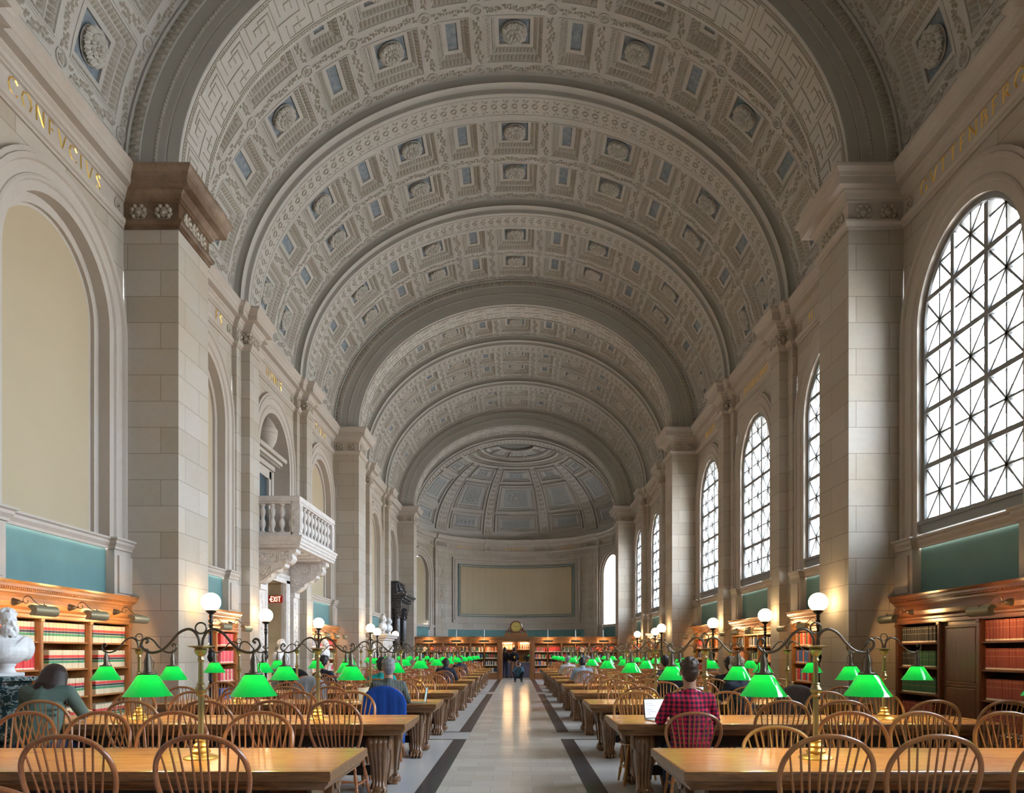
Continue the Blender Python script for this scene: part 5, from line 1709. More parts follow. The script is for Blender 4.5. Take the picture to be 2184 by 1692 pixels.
# ---- books
def book_mesh(name, mat, t, h, d=0.19):
    """local: spine faces -X, thickness along Y, stands on z=0"""
    m = MB(); pts = [(d, -t/2), (0.006, -t/2), (-0.004, -t*0.32), (-0.007, 0), (-0.004, t*0.32), (0.006, t/2), (d, t/2)]
    m.prism(pts, 0, h, 0)
    return m.mesh(name, mat)
def base_x(): return CASEX - 0.155
used_spots = []
def fill(case_k, sx, yb, a, b, row, mat_list, t, h, desc, col, full=1.0, cname='nearest', rev=False):
    """individual books between u=a..b (hall Y offsets), counted from the pier end (high Y)"""
    z = SHELF_Z[row]; y = yb + b - 0.006; k = 0
    end = yb + a + (1 - full) * (b - a)
    mesh = {}
    while y - t > end:
        mt = mat_list[k % len(mat_list)] if not callable(mat_list) else mat_list(k)
        tt = t
        if mt.name not in mesh: mesh[mt.name] = book_mesh('book', mt, tt * 0.97, h)
        o = link('book', mesh[mt.name], loc=(sx * (base_x() + rnd.uniform(-0.006, 0.006)), y - tt / 2, z + 0.0005), rot=(0, 0, 0 if sx > 0 else PI))
        shelf = ['lowest', 'third', 'second', 'top'][row]
        tag(o, '%s, %s from far end, %s shelf, %s column, %s %s bookcase' % (desc if isinstance(desc, str) else desc[mt.name], ORD[k] if k < 20 else 'last', shelf, col, cname, sides[sx]), 'book', '%s %s bookcase, %s column books' % (cname, sides[sx], col))
        y -= tt; k += 1
fulls = [0.9, 0.80, 0.84, 0.9]
c = BAYS[2]
for row, fu in zip((3, 2, 1, 0), (0.88, 0.76, 0.86, 0.84)): fill(2, -1, c, 0.61, 1.70, row, [BK_LAW], 0.078, 0.265, 'cream banded volume', 'pier-side', fu)
for row, fu in zip((3, 2, 1, 0), (0.94, 0.82, 0.84, 0.88)): fill(2, -1, c, -0.55, 0.55, row, [BK_LAW], 0.078, 0.265, 'cream banded volume', 'middle', fu)
for row, fu in zip((3, 2), (0.9, 0.6)): fill(2, -1, c, -1.70, -0.61, row, [BK_LAW if row == 3 else BK_RED], 0.078, 0.26, 'cream banded volume' if row == 3 else 'red volume', 'outer', fu)
dsc = {BK_GREEN.name: 'dark green volume', BK_DARK.name: 'black volume', BK_MAROON.name: 'maroon volume'}
fill(2, 1, c, 0.53, 1.70, 3, [BK_DARK], 0.062, 0.255, 'black volume', 'pier-side', 0.86)
fill(2, 1, c, 0.53, 1.70, 2, lambda k: BK_DARK if k < 8 else BK_GREEN, 0.062, 0.255, dsc, 'pier-side', 0.9)
fill(2, 1, c, 0.53, 1.70, 1, [BK_GREEN], 0.062, 0.26, dsc, 'pier-side', 0.86)
fill(2, 1, c, 0.53, 1.70, 0, [BK_MAROON], 0.075, 0.28, dsc, 'pier-side', 0.8)
for row, fu in zip((3, 2, 1, 0), (1, 1, 1, 1)): fill(2, 1, c, -1.70, -0.50, row, [BK_MAROON], 0.070, 0.285, 'maroon volume', 'outer', fu)
c = BAYS[3]
for row, mt, ds in ((3, [BK_RED, BK_PINK, BK_RED], 'red volume'), (2, [BK_PINK, BK_PINK, BK_RED], 'pink-red volume'), (1, [BK_PINK, BK_CREAM, BK_RED], 'pale red volume'), (0, [BK_BLUE, BK_PINK, BK_BLUE], 'blue volume')):
    fill(3, -1, c, 0.75, 1.70, row, mt, 0.072, 0.27, {m.name: {'red_cloth': 'red volume', 'pink_cloth': 'pink volume', 'cream_cloth': 'cream volume', 'blue_cloth': 'blue volume'}[m.name] for m in mt}, 'pier-side', 0.8, 'second')
NM = {'red_cloth': 'red volume', 'pink_cloth': 'pink volume', 'cream_cloth': 'cream volume', 'blue_cloth': 'blue volume', 'orange_cloth': 'orange volume', 'green_cloth': 'green volume', 'black_cloth': 'black volume', 'teal_cloth': 'teal volume', 'maroon_cloth': 'maroon volume'}
for row, mt in ((3, [BK_CREAM, BK_RED, BK_GREEN, BK_ORANGE, BK_RED]), (2, [BK_BLUE, BK_ORANGE, BK_BLUE, BK_BLUE]), (1, [BK_CREAM, BK_RED, BK_RED, BK_BLUE]), (0, [BK_RED, BK_GREEN, BK_ORANGE])):
    fill(3, 1, c, 0.62, 1.70, row, mt, 0.085, 0.285, NM, 'pier-side', 0.85, 'second')
# all the farther rows of books, as one mass
BM = [BK_RED, BK_CREAM, BK_ORANGE, BK_GREEN, BK_DARK, BK_BLUE, BK_TEAL, BK_PINK, BK_MAROON]
def flatbook(m): return plain(m.name + '_far', tuple(m.node_tree.nodes['Color Ramp'].color_ramp.elements[0].color[:3]), 0.6)
BMF = [flatbook(m) for m in BM]; LAB = plain('spine_label', (0.7, 0.65, 0.55), 0.6); BMF.append(LAB)
mass = MB()
def run(p0, d, n, width, z, hmax, seed, pal, depth=0.17, tmin=0.03, tmax=0.06, full=0.88):
    """row of books from p0 along d (unit), spines face n"""
    r = random.Random(seed); x = 0.0; d = Vector(d); n = Vector(n)
    while x < width * full:
        t = r.uniform(tmin, tmax); h = hmax * r.uniform(0.76, 1.0); m = r.choice(pal)
        if r.random() < 0.05: x += t; continue
        a = Vector(p0) + d * x
        o1, o2 = a, a + d * t * 0.96
        for (zz0, zz1, off, mm) in ((z, z + h, 0.0, m), (z + 0.015, z + 0.05, 0.0015, 9)):
            if mm == 9 and (tmax < 0.05 and r.random() < 0.4): continue
            q = [o1 + n * off, o2 + n * off, o2 - n * depth, o1 - n * depth]
            v = [(p.x, p.y, zz0) for p in q] + [(p.x, p.y, zz1) for p in q]
            mass.add(v, [(0,1,5,4), (4,5,6,7), (1,2,6,5), (3,0,4,7)], mm)
        x += t
sd = 100
for (k, sx, yb) in cases:
    for ci in range(3):
        if k == 2: continue
        if k == 3 and ci == 2: continue
        for row in range(4):
            sd += 1
            pal = random.Random(sd).choice([[0, 7, 8], [1, 2, 1], [0, 1, 2, 3], [5, 1, 4], [3, 4, 1], [2, 0, 1]])
            if k == 1: pal = [1, 8]
            u0 = [-1.70, -0.54, 0.62][ci]
            run((sx * base_x(), yb + u0, 0), (0, 1, 0), (-sx, 0, 0), 1.07, SHELF_Z[row], 0.28, sd, pal)

# ================================================================== BOOKCASE SCREEN AT THE END OF THE NAVE
YSC = 41.35
def make_screen():
    root = empty('bookcase_screen', (0, YSC, 0))
    b = MB()
    W = 5.53
    secs = [(-W, -0.98), (0.98, W)]
    for a, c in secs:
        b.box(a, c, 0.16, 0.20, 0, 2.2, 0)           # back
        b.bbox(a, c, -0.24, 0.2, 0.0, 0.36, 0.01, 0)
        b.box(a, c, -0.20, 0.2, 1.98, 2.12, 0)
    for s in (-1, 1):
        a, c = sorted((s * 0.74, s * 0.98)); b.bbox(a, c, -0.27, 0.2, 0, 2.14, 0.01, 0)
        a, c = sorted((s * 0.79, s * 0.93)); b.bbox(a, c, -0.29, -0.26, 0.35, 1.95, 0.01, 0)
        n = 3; w_ = (W - 0.98) / 3
        for i in range(n + 1):
            x = s * (0.98 + w_ * i); e = 0.05 if i < n else 0.03
            b.bbox(x - e, x + e, -0.24, 0.18, 0.3, 2.05, 0.006, 0)
            if i < n:
                xm = s * (0.98 + w_ * (i + 0.5)); b.box(xm - 0.02, xm + 0.02, -0.2, 0.17, 0.35, 2.0, 0)
    b.box(-0.76, 0.76, -0.2, 0.2, 2.06, 2.14, 0)
    kid(root, b.build('carcass', SCREENW))
    cpro = [(0.0, 2.10), (0.02, 2.10), (0.02, 2.16), (0.05, 2.18), (0.05, 2.22), (0.09, 2.25), (0.11, 2.28), (0.13, 2.345), (-0.5, 2.35)]
    c_ = MB(); P = []
    for p, z in cpro: P.append([(-W, -0.24 - p, z), (W, -0.24 - p, z)])
    c_.grid(np.array(P)); c_.box(-W, W, -0.24, 0.22, 2.12, 2.34)
    kid(root, c_.build('cornice', EDGE))
    w_ = (W - 0.98) / 3
    for s in (-1, 1):
        for i in range(3):
            a, c = sorted((s * (0.98 + w_ * i), s * (0.98 + w_ * (i + 1))))
            for z in (0.745, 1.135, 1.50):
                m = MB(); m.box(a + 0.05, c - 0.05, -0.19, 0.17, z - 0.025, z); kid(root, m.build('shelf', SCREENW))
    return root, w_
scr, w_ = make_screen(); tag(scr, 'long oak screen of bookshelves closing the end of the aisle', 'bookcase')
pals = {(-1, 2): [[1, 1, 3], [1, 2, 0]], (-1, 1): [[1, 2, 7], [1, 2, 4]], (-1, 0): [[1, 2, 3], [2, 1, 4]], (1, 0): [[0, 7, 3], [0, 0, 0]], (1, 1): [[1, 4, 3], [1, 2, 0]], (1, 2): [[0, 7, 2], [0, 2, 3]]}
for s in (-1, 1):
    for i in range(3):
        a = min(s * (0.98 + w_ * i), s * (0.98 + w_ * (i + 1))) + 0.06
        for hf in (0, 1):
            for z in (0.36, 0.745, 1.135, 1.50):
                sd += 1
                pal = pals[(s, i)][hf] if z > 1.4 else random.Random(sd).choice([[0, 3, 4], [1, 4, 5], [2, 0, 6], [1, 2, 3, 5]])
                run((a + hf * w_ / 2, YSC - 0.17, 0), (1, 0, 0), (0, -1, 0), w_ / 2 - 0.08, z, 0.30 if z > 1.4 else 0.27, sd, pal, 0.16, 0.03, 0.055, 0.9)
        # gooseneck light over each bay
        xm = s * (0.98 + w_ * (i + 0.5))
        r = empty('shelf_light', (xm, YSC - 0.24, 2.35))
        g = MB(); g.tube(crv([(0, 0.1, 0), (0, 0.1, 0.30), (0, -0.02, 0.36), (0, -0.16, 0.24), (0, -0.28, -0.08), (0, -0.28, -0.22)], 5), 0.012, 6); g.build('gooseneck', WHITE, r, 50)
        h = MB(); n = 8
        P = [[(x, -0.28 + 0.055 * math.cos(math.radians(50 + 230*q/n)), -0.26 + 0.055 * math.sin(math.radians(50 + 230*q/n))) for x in (-0.27, 0.27)] for q in range(n + 1)]
        h.grid(np.array(P)); h.build('shade', BRONZE, r, 50)
        t = MB(); t.tube([(-0.24, -0.28, -0.265), (0.24, -0.28, -0.265)], 0.016, 8); t.build('tube_lamp', TUBE, r)
        tag(r, 'gooseneck light over the screen, %s bay %s of the clock' % (['first', 'second', 'third'][i], sides[s]), 'picture light', 'gooseneck lights on the screen')
# shelves and counter seen through the opening
rb = empty('back_bookcase', (0, 45.2, 0))
m = MB(); m.box(-1.6, 1.6, 0.2, 0.25, 0, 2.3); m.box(-1.6, 1.6, -0.12, 0.2, 2.1, 2.3)
for x in (-1.58, 0.02, 1.58): m.box(x - 0.04, x + 0.04, -0.12, 0.2, 0, 2.15)
m.build('carcass', SCREENW, rb)
for z in (1.28, 1.65):
    q = MB(); q.box(-1.55, 1.55, -0.1, 0.2, z - 0.04, z); q.build('shelf', SCREENW, rb)
q = MB(); q.box(-1.54, 1.54, 0.17, 0.2, 0.3, 1.24); q.build('back_panel', plain('ochre_panel', (0.55, 0.26, 0.04), 0.6), rb)
for x in (-0.5, 0.5):
    q = MB(); q.tube([(x - 0.25, -0.2, 2.02), (x + 0.25, -0.2, 2.02)], 0.02, 8); q.build('tube_lamp', TUBE, rb)
tag(rb, 'lit bookshelves with an ochre back seen through the screen opening', 'bookcase')
for x0, pal in ((-1.5, [1, 2, 1]), (0.08, [0, 4, 2, 1])):
    run((x0, 45.2 - 0.08, 0), (1, 0, 0), (0, -1, 0), 1.42, 1.65, 0.30, int(x0 * 7 + 50), pal, 0.16, 0.03, 0.05, 1.0)
ct = MB(); ct.bbox(-1.6, 1.6, 44.35, 44.95, 0.0, 0.86, 0.01, 0); ct.bbox(-1.65, 1.65, 44.30, 44.98, 0.86, 0.90, 0.01, 1)
o = ct.build('counter', [plain('blue_grey_counter', (0.16, 0.16, 0.24), 0.5), plain('counter_top', (0.35, 0.33, 0.36), 0.3)])
tag(o, 'blue-grey service counter behind the screen opening', 'counter')
mo = MB(); mo.bbox(0.42, 0.86, 44.5, 44.54, 1.0, 1.30, 0.008); mo.bbox(0.60, 0.68, 44.52, 44.58, 0.9, 1.05, 0.005); mo.bbox(0.50, 0.78, 44.46, 44.64, 0.90, 0.915, 0.004)
tag(mo.build('computer_monitor', DARKW), 'black computer monitor on the counter behind the opening', 'monitor')
gl = MB(); gl.lathe([(0.03, 1.36), (0.13, 1.26), (0.135, 1.25)], 20, (0.78, 44.42, 0), 0, False); gl.lathe([(0.07, 0.90), (0.07, 0.915), (0.012, 0.92), (0.012, 1.36)], 12, (0.78, 44.42, 0), 1)
tag(gl.build('desk_lamp', [GREEN, BRASS], smooth=40), 'small green-shaded lamp on the counter behind the opening', 'lamp')
o = mass.build('books', BMF); o['kind'] = 'stuff'; tag(o, 'rows of mixed red, cream, green and blue books filling the farther shelves', 'books')

# ---- clock on the screen
ck = empty('clock', (0.0, YSC - 0.05, 2.35))
m = MB(); m.bbox(-0.64, 0.64, -0.16, 0.16, 0.0, 0.14, 0.01); m.bbox(-0.60, 0.60, -0.14, 0.14, 0.14, 0.20, 0.01); m.build('pedestal', SCREENW, ck)
m = MB()
m.lathe([(0.30, -0.08), (0.34, -0.06), (0.345, 0.0), (0.33, 0.03), (0.29, 0.04), (0.275, 0.025), (0.27, -0.06)], 40, (0, -0.10, 0.53), 0, True, (0, -1, 0))
for s in (-1, 1):
    m.tube(crv([(s*0.20, -0.06, 0.24), (s*0.34, -0.06, 0.32), (s*0.40, -0.06, 0.45), (s*0.36, -0.06, 0.40), (s*0.46, -0.06, 0.30), (s*0.56, -0.06, 0.23)], 5), [0.05] * 26, 8)
    m.lathe([(0.06, -0.05), (0.07, 0), (0.06, 0.05)], 14, (s*0.50, -0.06, 0.27), 0, True, (0, 1, 0))
m.bbox(-0.28, 0.28, -0.13, 0.10, 0.20, 0.30, 0.02)
m.build('carved_case', WALNUTZ, ck, 45)
m = MB(); m.lathe([(0.001, 0.0), (0.272, 0.0), (0.272, 0.01)], 36, (0, -0.125, 0.53), 0, False, (0, -1, 0))
for i in range(12):
    t = 2 * PI * i / 12; c, s = math.sin(t), math.cos(t)
    m.tube([(0.20*c, -0.137, 0.53 + 0.20*s), (0.25*c, -0.137, 0.53 + 0.25*s)], 0.006, 4, 1)
m.tube([(0, -0.14, 0.53), (-0.11, -0.14, 0.57)], 0.008, 4, 1); m.tube([(0, -0.14, 0.53), (0.17, -0.14, 0.55)], 0.006, 4, 1)
m.build('dial', [plain('gilt_dial', (0.62, 0.50, 0.16), 0.3, 0.7), DARKW], ck)
tag(ck, 'round carved wooden clock with a gilt dial on top of the screen', 'clock')
# ================================================================== BALCONY, DOORWAY, CHIMNEYPIECE, BUSTS
YBAL = BAYS[4]
def carve_panel(mb, x, y, z, w_, h, n, seed, m=0, axis='x', d=0.02):
    """scatter of leaf bosses in a panel; axis = direction of the panel width"""
    r = random.Random(seed)
    for i in range(n):
        a = (i + 0.5) / n; u = (a - 0.5) * w_ * 0.86; v = h * 0.26 * math.sin(a * PI * 5) + r.uniform(-.1, .1) * h
        rr = (w_ / n * 0.9, d, h * 0.13)
        c = (x + u, y, z + v) if axis == 'x' else (x, y + u, z + v)
        s_ = rr if axis == 'x' else (d, rr[0], rr[2])
        mb.ellipsoid(c, s_, 8, 5, m)
        c2 = (c[0], c[1], z - v * 0.7)
        mb.ellipsoid(c2, tuple(q * 0.8 for q in s_), 6, 4, m)
def balcony():
    root = empty('balcony', (-6.46, YBAL, 4.06))
    # local: +x towards the nave; y along wall
    s = MB(); Y = 1.72; X1 = 1.16
    prof = [(0.0, 0.0), (0.02, 0.0), (0.02, 0.06), (0.045, 0.09), (0.045, 0.14), (0.07, 0.16), (0.07, 0.22), (0.10, 0.25), (0.10, 0.30), (-0.05, 0.30)]
    pts = [(0.0, Y), (X1, Y), (X1, -Y), (0.0, -Y)]
    sweep_plan(s, pts, [(p, z) for p, z in prof], 0)
    s.box(0, X1, -Y, Y, 0.0, 0.30)
    for i in range(5):
        for j in range(1): s.box(0.14, X1 - 0.14, -Y + 0.5 + i * 0.62 - 0.2, -Y + 0.5 + i * 0.62 + 0.2, -0.03, 0.0)
    for i in range(46): s.box(X1 + 0.02, X1 + 0.05, -Y + 0.02 + i * 0.0748, -Y + 0.06 + i * 0.0748, 0.06, 0.09)
    for i in range(16): s.box(0.05 + i * 0.07, 0.09 + i * 0.07, -Y - 0.05, -Y - 0.02, 0.06, 0.09)
    kid(root, s.build('floor_slab', ISTRIA))
    # balustrade: front at x = X1-.1, sides
    bal = [(0.055, 0.0), (0.055, 0.025), (0.035, 0.04), (0.030, 0.09), (0.058, 0.17), (0.064, 0.24), (0.045, 0.31), (0.030, 0.345), (0.036, 0.355), (0.036, 0.375), (0.030, 0.385), (0.045, 0.42), (0.062, 0.49), (0.056, 0.56), (0.032, 0.62), (0.034, 0.65), (0.055, 0.665), (0.055, 0.70)]
    bm = MB().lathe([(r * 1.28, z) for r, z in bal], 14).mesh('baluster', ISTRIA, 50)
    zb = 0.38
    r = MB()
    xs = X1 - 0.08
    for (a, b, c, d) in ((xs - 0.09, xs + 0.09, -Y, Y), (0.0, xs - 0.125, -Y + 0.001, -Y + 0.18), (0.0, xs - 0.125, Y - 0.18, Y - 0.001)):
        r.bbox(a, b, c, d, 0.30, 0.38, 0.01); r.bbox(a - 0.01, b + 0.01, c - 0.01, d + 0.01, 1.08, 1.12, 0.008); r.bbox(a - 0.03, b + 0.03, c - 0.03, d + 0.03, 1.12, 1.27, 0.02)
    kid(root, r.build('handrail', ISTRIA))
    p = MB()
    for c in (-Y + 0.11, Y - 0.11):
        p.bbox(xs - 0.11, xs + 0.11, c - 0.11, c + 0.11, 0.38, 1.09, 0.008)
        carve_panel(p, xs, c - 0.115, 0.74, 0.12, 0.55, 5, 3, axis='x', d=0.01)
        p.bbox(xs + 0.10, xs + 0.125, c - 0.06, c + 0.06, 0.45, 1.02, 0.006)
    p.bbox(0.0, 0.12, -Y, -Y + 0.2, 0.38, 1.09, 0.008); p.bbox(0.0, 0.12, Y - 0.2, Y, 0.38, 1.09, 0.008)
    kid(root, p.build('pier_post', ISTRIA))
    for i in range(9): kid(root, link('baluster', bm, loc=(xs, -Y + 0.40 + i * (2*Y - 0.80) / 8, zb)))
    for c in (-Y + 0.09, Y - 0.09):
        for i in range(4): kid(root, link('baluster', bm, loc=(0.24 + i * 0.24, c, zb)))
    # two-tier scroll brackets
    for yc in (-Y + 0.28, Y - 0.28):
        b = MB(); hw = 0.19
        out = [(0, 0)] + crv([(1.05, 0.0), (1.06, -0.10), (0.96, -0.16), (0.98, -0.26), (0.90, -0.36), (0.80, -0.38), (0.78, -0.46), (0.66, -0.50), (0.60, -0.58), (0.50, -0.62), (0.34, -0.78), (0.20, -0.86), (0.10, -0.88)], 3) + [(0, -0.88)]
        n = len(out)
        v = [(x, yc - hw, z) for x, z in out] + [(x, yc + hw, z) for x, z in out]
        b.add(v, [tuple(range(n)), tuple(range(n, 2*n))[::-1]] + [(i, i + n, (i + 1) % n + n, (i + 1) % n) for i in range(n)])
        for sg in (-1, 1):
            yy = yc + sg * (hw + 0.003)
            for (x0, x1, z0, z1) in ((0.08, 0.60, -0.36, -0.07), (0.66, 0.88, -0.30, -0.07), (0.10, 0.44, -0.70, -0.45)):
                for (a, bb, c, d) in ((x0, x1, z0 - .02, z0), (x0, x1, z1, z1 + .02), (x0 - .02, x0, z0 - .02, z1 + .02), (x1, x1 + .02, z0 - .02, z1 + .02)):
                    b.box(a, bb, yy - 0.015, yy + 0.015, c, d)
                carve_panel(b, (x0 + x1) / 2, yy, (z0 + z1) / 2, x1 - x0, z1 - z0, 8 if x1 - x0 > .3 else 4, int(x0 * 100) + 3, axis='x', d=0.016)
            b.tube(crv([(0.10, yy, -0.86), (0.24, yy, -0.80), (0.42, yy, -0.66), (0.56, yy, -0.56), (0.72, yy, -0.50)], 4), 0.022, 6)
            b.lathe([(0.07, -0.01), (0.07, 0.01), (0.03, 0.022)], 14, (0.82, yy, -0.33), 0, True, (0, sg, 0)); b.lathe([(0.05, -0.01), (0.05, 0.01), (0.02, 0.02)], 14, (0.16, yy, -0.82), 0, True, (0, sg, 0))
        kid(root, b.build('bracket', ISTRIA))
    tag(root, 'carved marble balcony with balusters on scroll brackets above the left doorway', 'balcony')
balcony()
def doorway():
    root = empty('marble_doorcase', (-6.46, YBAL, 0))
    f = MB()
    for s in (-1, 1):
        a, b = sorted((s * 0.78, s * 1.10)); f.bbox(0.0, 0.09, a, b, 0, 3.50, 0.012); a, b = sorted((s * 0.84, s * 1.04)); f.bbox(0.08, 0.105, a, b, 0.3, 3.40, 0.01)
        for i in range(22): f.ellipsoid((0.108, s * 0.94 + 0.03 * math.sin(i * 1.7), 0.45 + i * 0.135), (0.012, 0.06, 0.05), 7, 5)
        a, b = sorted((s * 1.22, s * 1.62)); f.bbox(0.0, 0.16, a, b, 0, 3.14, 0.012); f.bbox(0.0, 0.20, a - 0.02, b + 0.02, 3.04, 3.18, 0.012)
        for i in range(20): f.ellipsoid((0.165, s * 1.42 + 0.05 * math.sin(i * 1.9), 0.40 + i * 0.13), (0.014, 0.07, 0.05), 7, 5)
    f.bbox(0.0, 0.09, -1.10, 1.10, 3.40, 3.64, 0.012)
    for i in range(26): f.ellipsoid((0.095, -1.0 + i * 0.08, 3.56), (0.012, 0.03, 0.04), 6, 4)
    f.build('surround', ISTRIA, root)
    tag(root, 'pale carved marble door surround under the balcony', 'door surround')
    # EXIT sign on the passage reveal
    s = empty('exit_sign', (-6.66, YBAL + 0.73, 2.96))
    b = MB(); b.bbox(-0.20, 0.20, -0.035, 0.0, -0.105, 0.105, 0.004); b.build('sign_box', plain('exit_sign_red', (0.42, 0.022, 0.015), 0.4), s)
    t = MB()
    strokes = {'E': [((0, 0), (0, 1)), ((0, 1), (.7, 1)), ((0, .5), (.6, .5)), ((0, 0), (.7, 0))], 'X': [((0, 0), (.8, 1)), ((0, 1), (.8, 0))], 'I': [((.1, 0), (.1, 1))],
               'T': [((0, 1), (.8, 1)), ((.4, 0), (.4, 1))], '<': [((.5, .75), (.1, .5)), ((.1, .5), (.5, .25))]}
    x = -0.165
    for ch, ww in (('<', .034), ('E', .062), ('X', .072), ('I', .032), ('T', .07)):
        H = 0.13 if ch != '<' else 0.11
        for (a, b_) in strokes[ch]:
            p = Vector((x + a[0] * 0.07, -0.036, -0.065 + a[1] * H)); q = Vector((x + b_[0] * 0.07, -0.036, -0.065 + b_[1] * H))
            d = (q - p).normalized(); n = Vector((-d.z, 0, d.x)) * (0.009 if ch != '<' else 0.006); p -= d * 0.006; q += d * 0.006
            v = [p + n, q + n, q - n, p - n]; t.add([tuple(k) for k in v] + [(k.x, -0.040, k.z) for k in v], [(4,5,6,7), (0,1,5,4), (1,2,6,5), (2,3,7,6), (3,0,4,7)])
        x += ww + 0.012
    t.build('lettering', emis('exit_letters', (1.0, 0.88, 0.55), 0.9), s)
    tag(s, 'red sign reading <EXIT in the doorway passage', 'exit sign')
    # upper doorcase in the niche behind the balcony
    u = empty('balcony_doorcase', (-6.91, YBAL, 4.14))
    f = MB()
    for sg in (-1, 1):
        a, b = sorted((sg * 0.52, sg * 0.78)); f.bbox(0, 0.14, a, b, 0, 2.35, 0.012); a, b = sorted((sg * 0.66, sg * 0.80)); f.bbox(0, 0.18, a, b, 0, 2.35, 0.012)
    f.bbox(0, 0.14, -0.78, 0.78, 2.12, 2.38, 0.012); f.bbox(0, 0.20, -0.84, 0.84, 2.38, 2.56, 0.015)
    f.bbox(0, 0.36, -1.0, 1.0, 2.56, 2.66, 0.015); f.bbox(0, 0.46, -1.10, 1.10, 2.66, 2.78, 0.02)
    for i in range(24): f.box(0.2, 0.30, -0.96 + i * 0.082, -0.92 + i * 0.082, 2.50, 2.56)
    f.build('surround', TRIM, u)
    d = MB(); d.bbox(0.02, 0.06, -0.52, 0.52, 0, 2.12, 0.006); d.bbox(0.10, 0.14, -0.52, -0.02, 0, 2.12, 0.01); d.build('door', plain('dark_teal_door', (0.025, 0.05, 0.06), 0.4), u)
    tag(u, 'stone door frame with cornice and dark door behind the balcony', 'door frame')
    v = empty('stone_urn', (-6.66, YBAL - 0.02, 6.925))
    g = MB(); n = 32; P = []
    for j in range(15):
        t = j / 14; z = 0.86 * t; r = 0.27 * math.sin(PI * (0.10 + 0.86 * t)) ** 0.8
        P.append([((r + 0.008 * abs(math.sin(8 * 2*PI*i/n / 1.0))) * math.cos(2*PI*i/n), (r + 0.008 * abs(math.sin(8 * 2*PI*i/n))) * math.sin(2*PI*i/n), z) for i in range(n)])
    g.grid(np.array(P), 0, closed_v=True); g.lathe([(0.26, 0.40), (0.285, 0.41), (0.285, 0.53), (0.26, 0.54)], 28); g.lathe([(0.12, -0.02), (0.08, 0.03), (0.10, 0.06)], 20)
    g.build('body', TRIM, v, 50); tag(v, 'fluted stone urn above the door frame inside the balcony arch', 'urn')
doorway()

# ---- black marble chimneypiece in the last left bay
def chimney():
    yc = BAYS[8]; root = empty('chimneypiece', (-6.46, yc, 0))
    for k, s in enumerate((-1, 1)):
        y = s * 1.05
        c = MB(); c.lathe([(0.23, 0.55), (0.23, 0.62), (0.20, 0.66), (0.185, 0.72), (0.18, 1.2), (0.165, 3.20)], 24, (0.42, y, 0)); c.build('column', BLACKM, root, 40)
        q = MB(); q.lathe([(0.165, 3.18), (0.19, 3.21), (0.17, 3.24), (0.18, 3.40), (0.24, 3.62), (0.27, 3.70)], 20, (0.42, y, 0))
        for r_, z in ((0.19, 3.34), (0.225, 3.52)):
            for i in range(10):
                t = 2 * PI * i / 10; q.ellipsoid((0.42 + r_ * math.cos(t), y + r_ * math.sin(t), z), (0.035, 0.035, 0.075), 6, 5)
        q.bbox(0.14, 0.70, y - 0.28, y + 0.28, 3.68, 3.76, 0.01); q.build('capital', BLACKM, root, 50)
        d = MB(); d.bbox(0.0, 0.72, y - 0.30, y + 0.30, 0, 0.55, 0.012); d.build('pedestal', BLACKM, root)
    e = MB()
    e.bbox(0.0, 0.70, -1.34, 1.34, 3.76, 4.10, 0.01); e.bbox(0.0, 0.78, -1.42, 1.42, 4.10, 4.20, 0.02); e.bbox(0.0, 0.94, -1.56, 1.56, 4.20, 4.32, 0.02); e.bbox(0.0, 1.02, -1.64, 1.64, 4.32, 4.44, 0.03)
    for i in range(30): e.box(0.72, 0.82, -1.40 + i * 0.096, -1.35 + i * 0.096, 4.05, 4.12)
    e.build('entablature', BLACKM, root)
    a = MB(); a.bbox(0.0, 0.50, -1.15, 1.15, 4.44, 4.56, 0.02); a.bbox(0.0, 0.44, -1.05, 1.05, 4.56, 5.02, 0.02)
    for s in (-1, 1): a.tube(crv([(0.46, s * 1.0, 4.56), (0.58, s * 1.02, 4.62), (0.50, s * 1.0, 4.80), (0.48, s * 1.0, 4.98)], 4), 0.05, 8)
    for i in range(9): a.ellipsoid((0.45, -0.8 + i * 0.2, 4.80), (0.02, 0.06, 0.10), 8, 6)
    a.bbox(0.0, 0.54, -1.14, 1.14, 5.02, 5.10, 0.02); a.build('attic', BLACKM, root)
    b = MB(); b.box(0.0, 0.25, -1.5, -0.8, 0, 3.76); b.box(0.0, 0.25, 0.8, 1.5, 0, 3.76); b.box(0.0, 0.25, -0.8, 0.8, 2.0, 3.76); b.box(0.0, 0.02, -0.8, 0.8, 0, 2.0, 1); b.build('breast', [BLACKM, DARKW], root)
    tag(root, 'tall black marble chimneypiece with twin columns before the last left pier', 'fireplace')
chimney()

# ---- pale marble cabinet with two busts on its ledge
def ledge():
    yc = BAYS[7]; root = empty('marble_overdoor', (-6.46, yc, 0))
    m = MB(); m.bbox(0, 0.62, -1.25, 1.25, 0.0, 2.02, 0.02); m.bbox(0, 0.70, -1.33, 1.33, 2.02, 2.12, 0.02); m.bbox(0, 0.80, -1.45, 1.45, 2.12, 2.20, 0.02); m.bbox(0, 0.86, -1.52, 1.52, 2.20, 2.30, 0.03)
    m.bbox(0.6, 0.66, -1.1, 1.1, 1.5, 1.9, 0.02); m.build('block', ISTRIA, root)
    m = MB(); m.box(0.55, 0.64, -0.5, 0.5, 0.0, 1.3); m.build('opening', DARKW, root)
    tag(root, 'pale marble doorcase with a projecting ledge beside the black chimneypiece', 'door surround')
    return yc
yl = ledge()

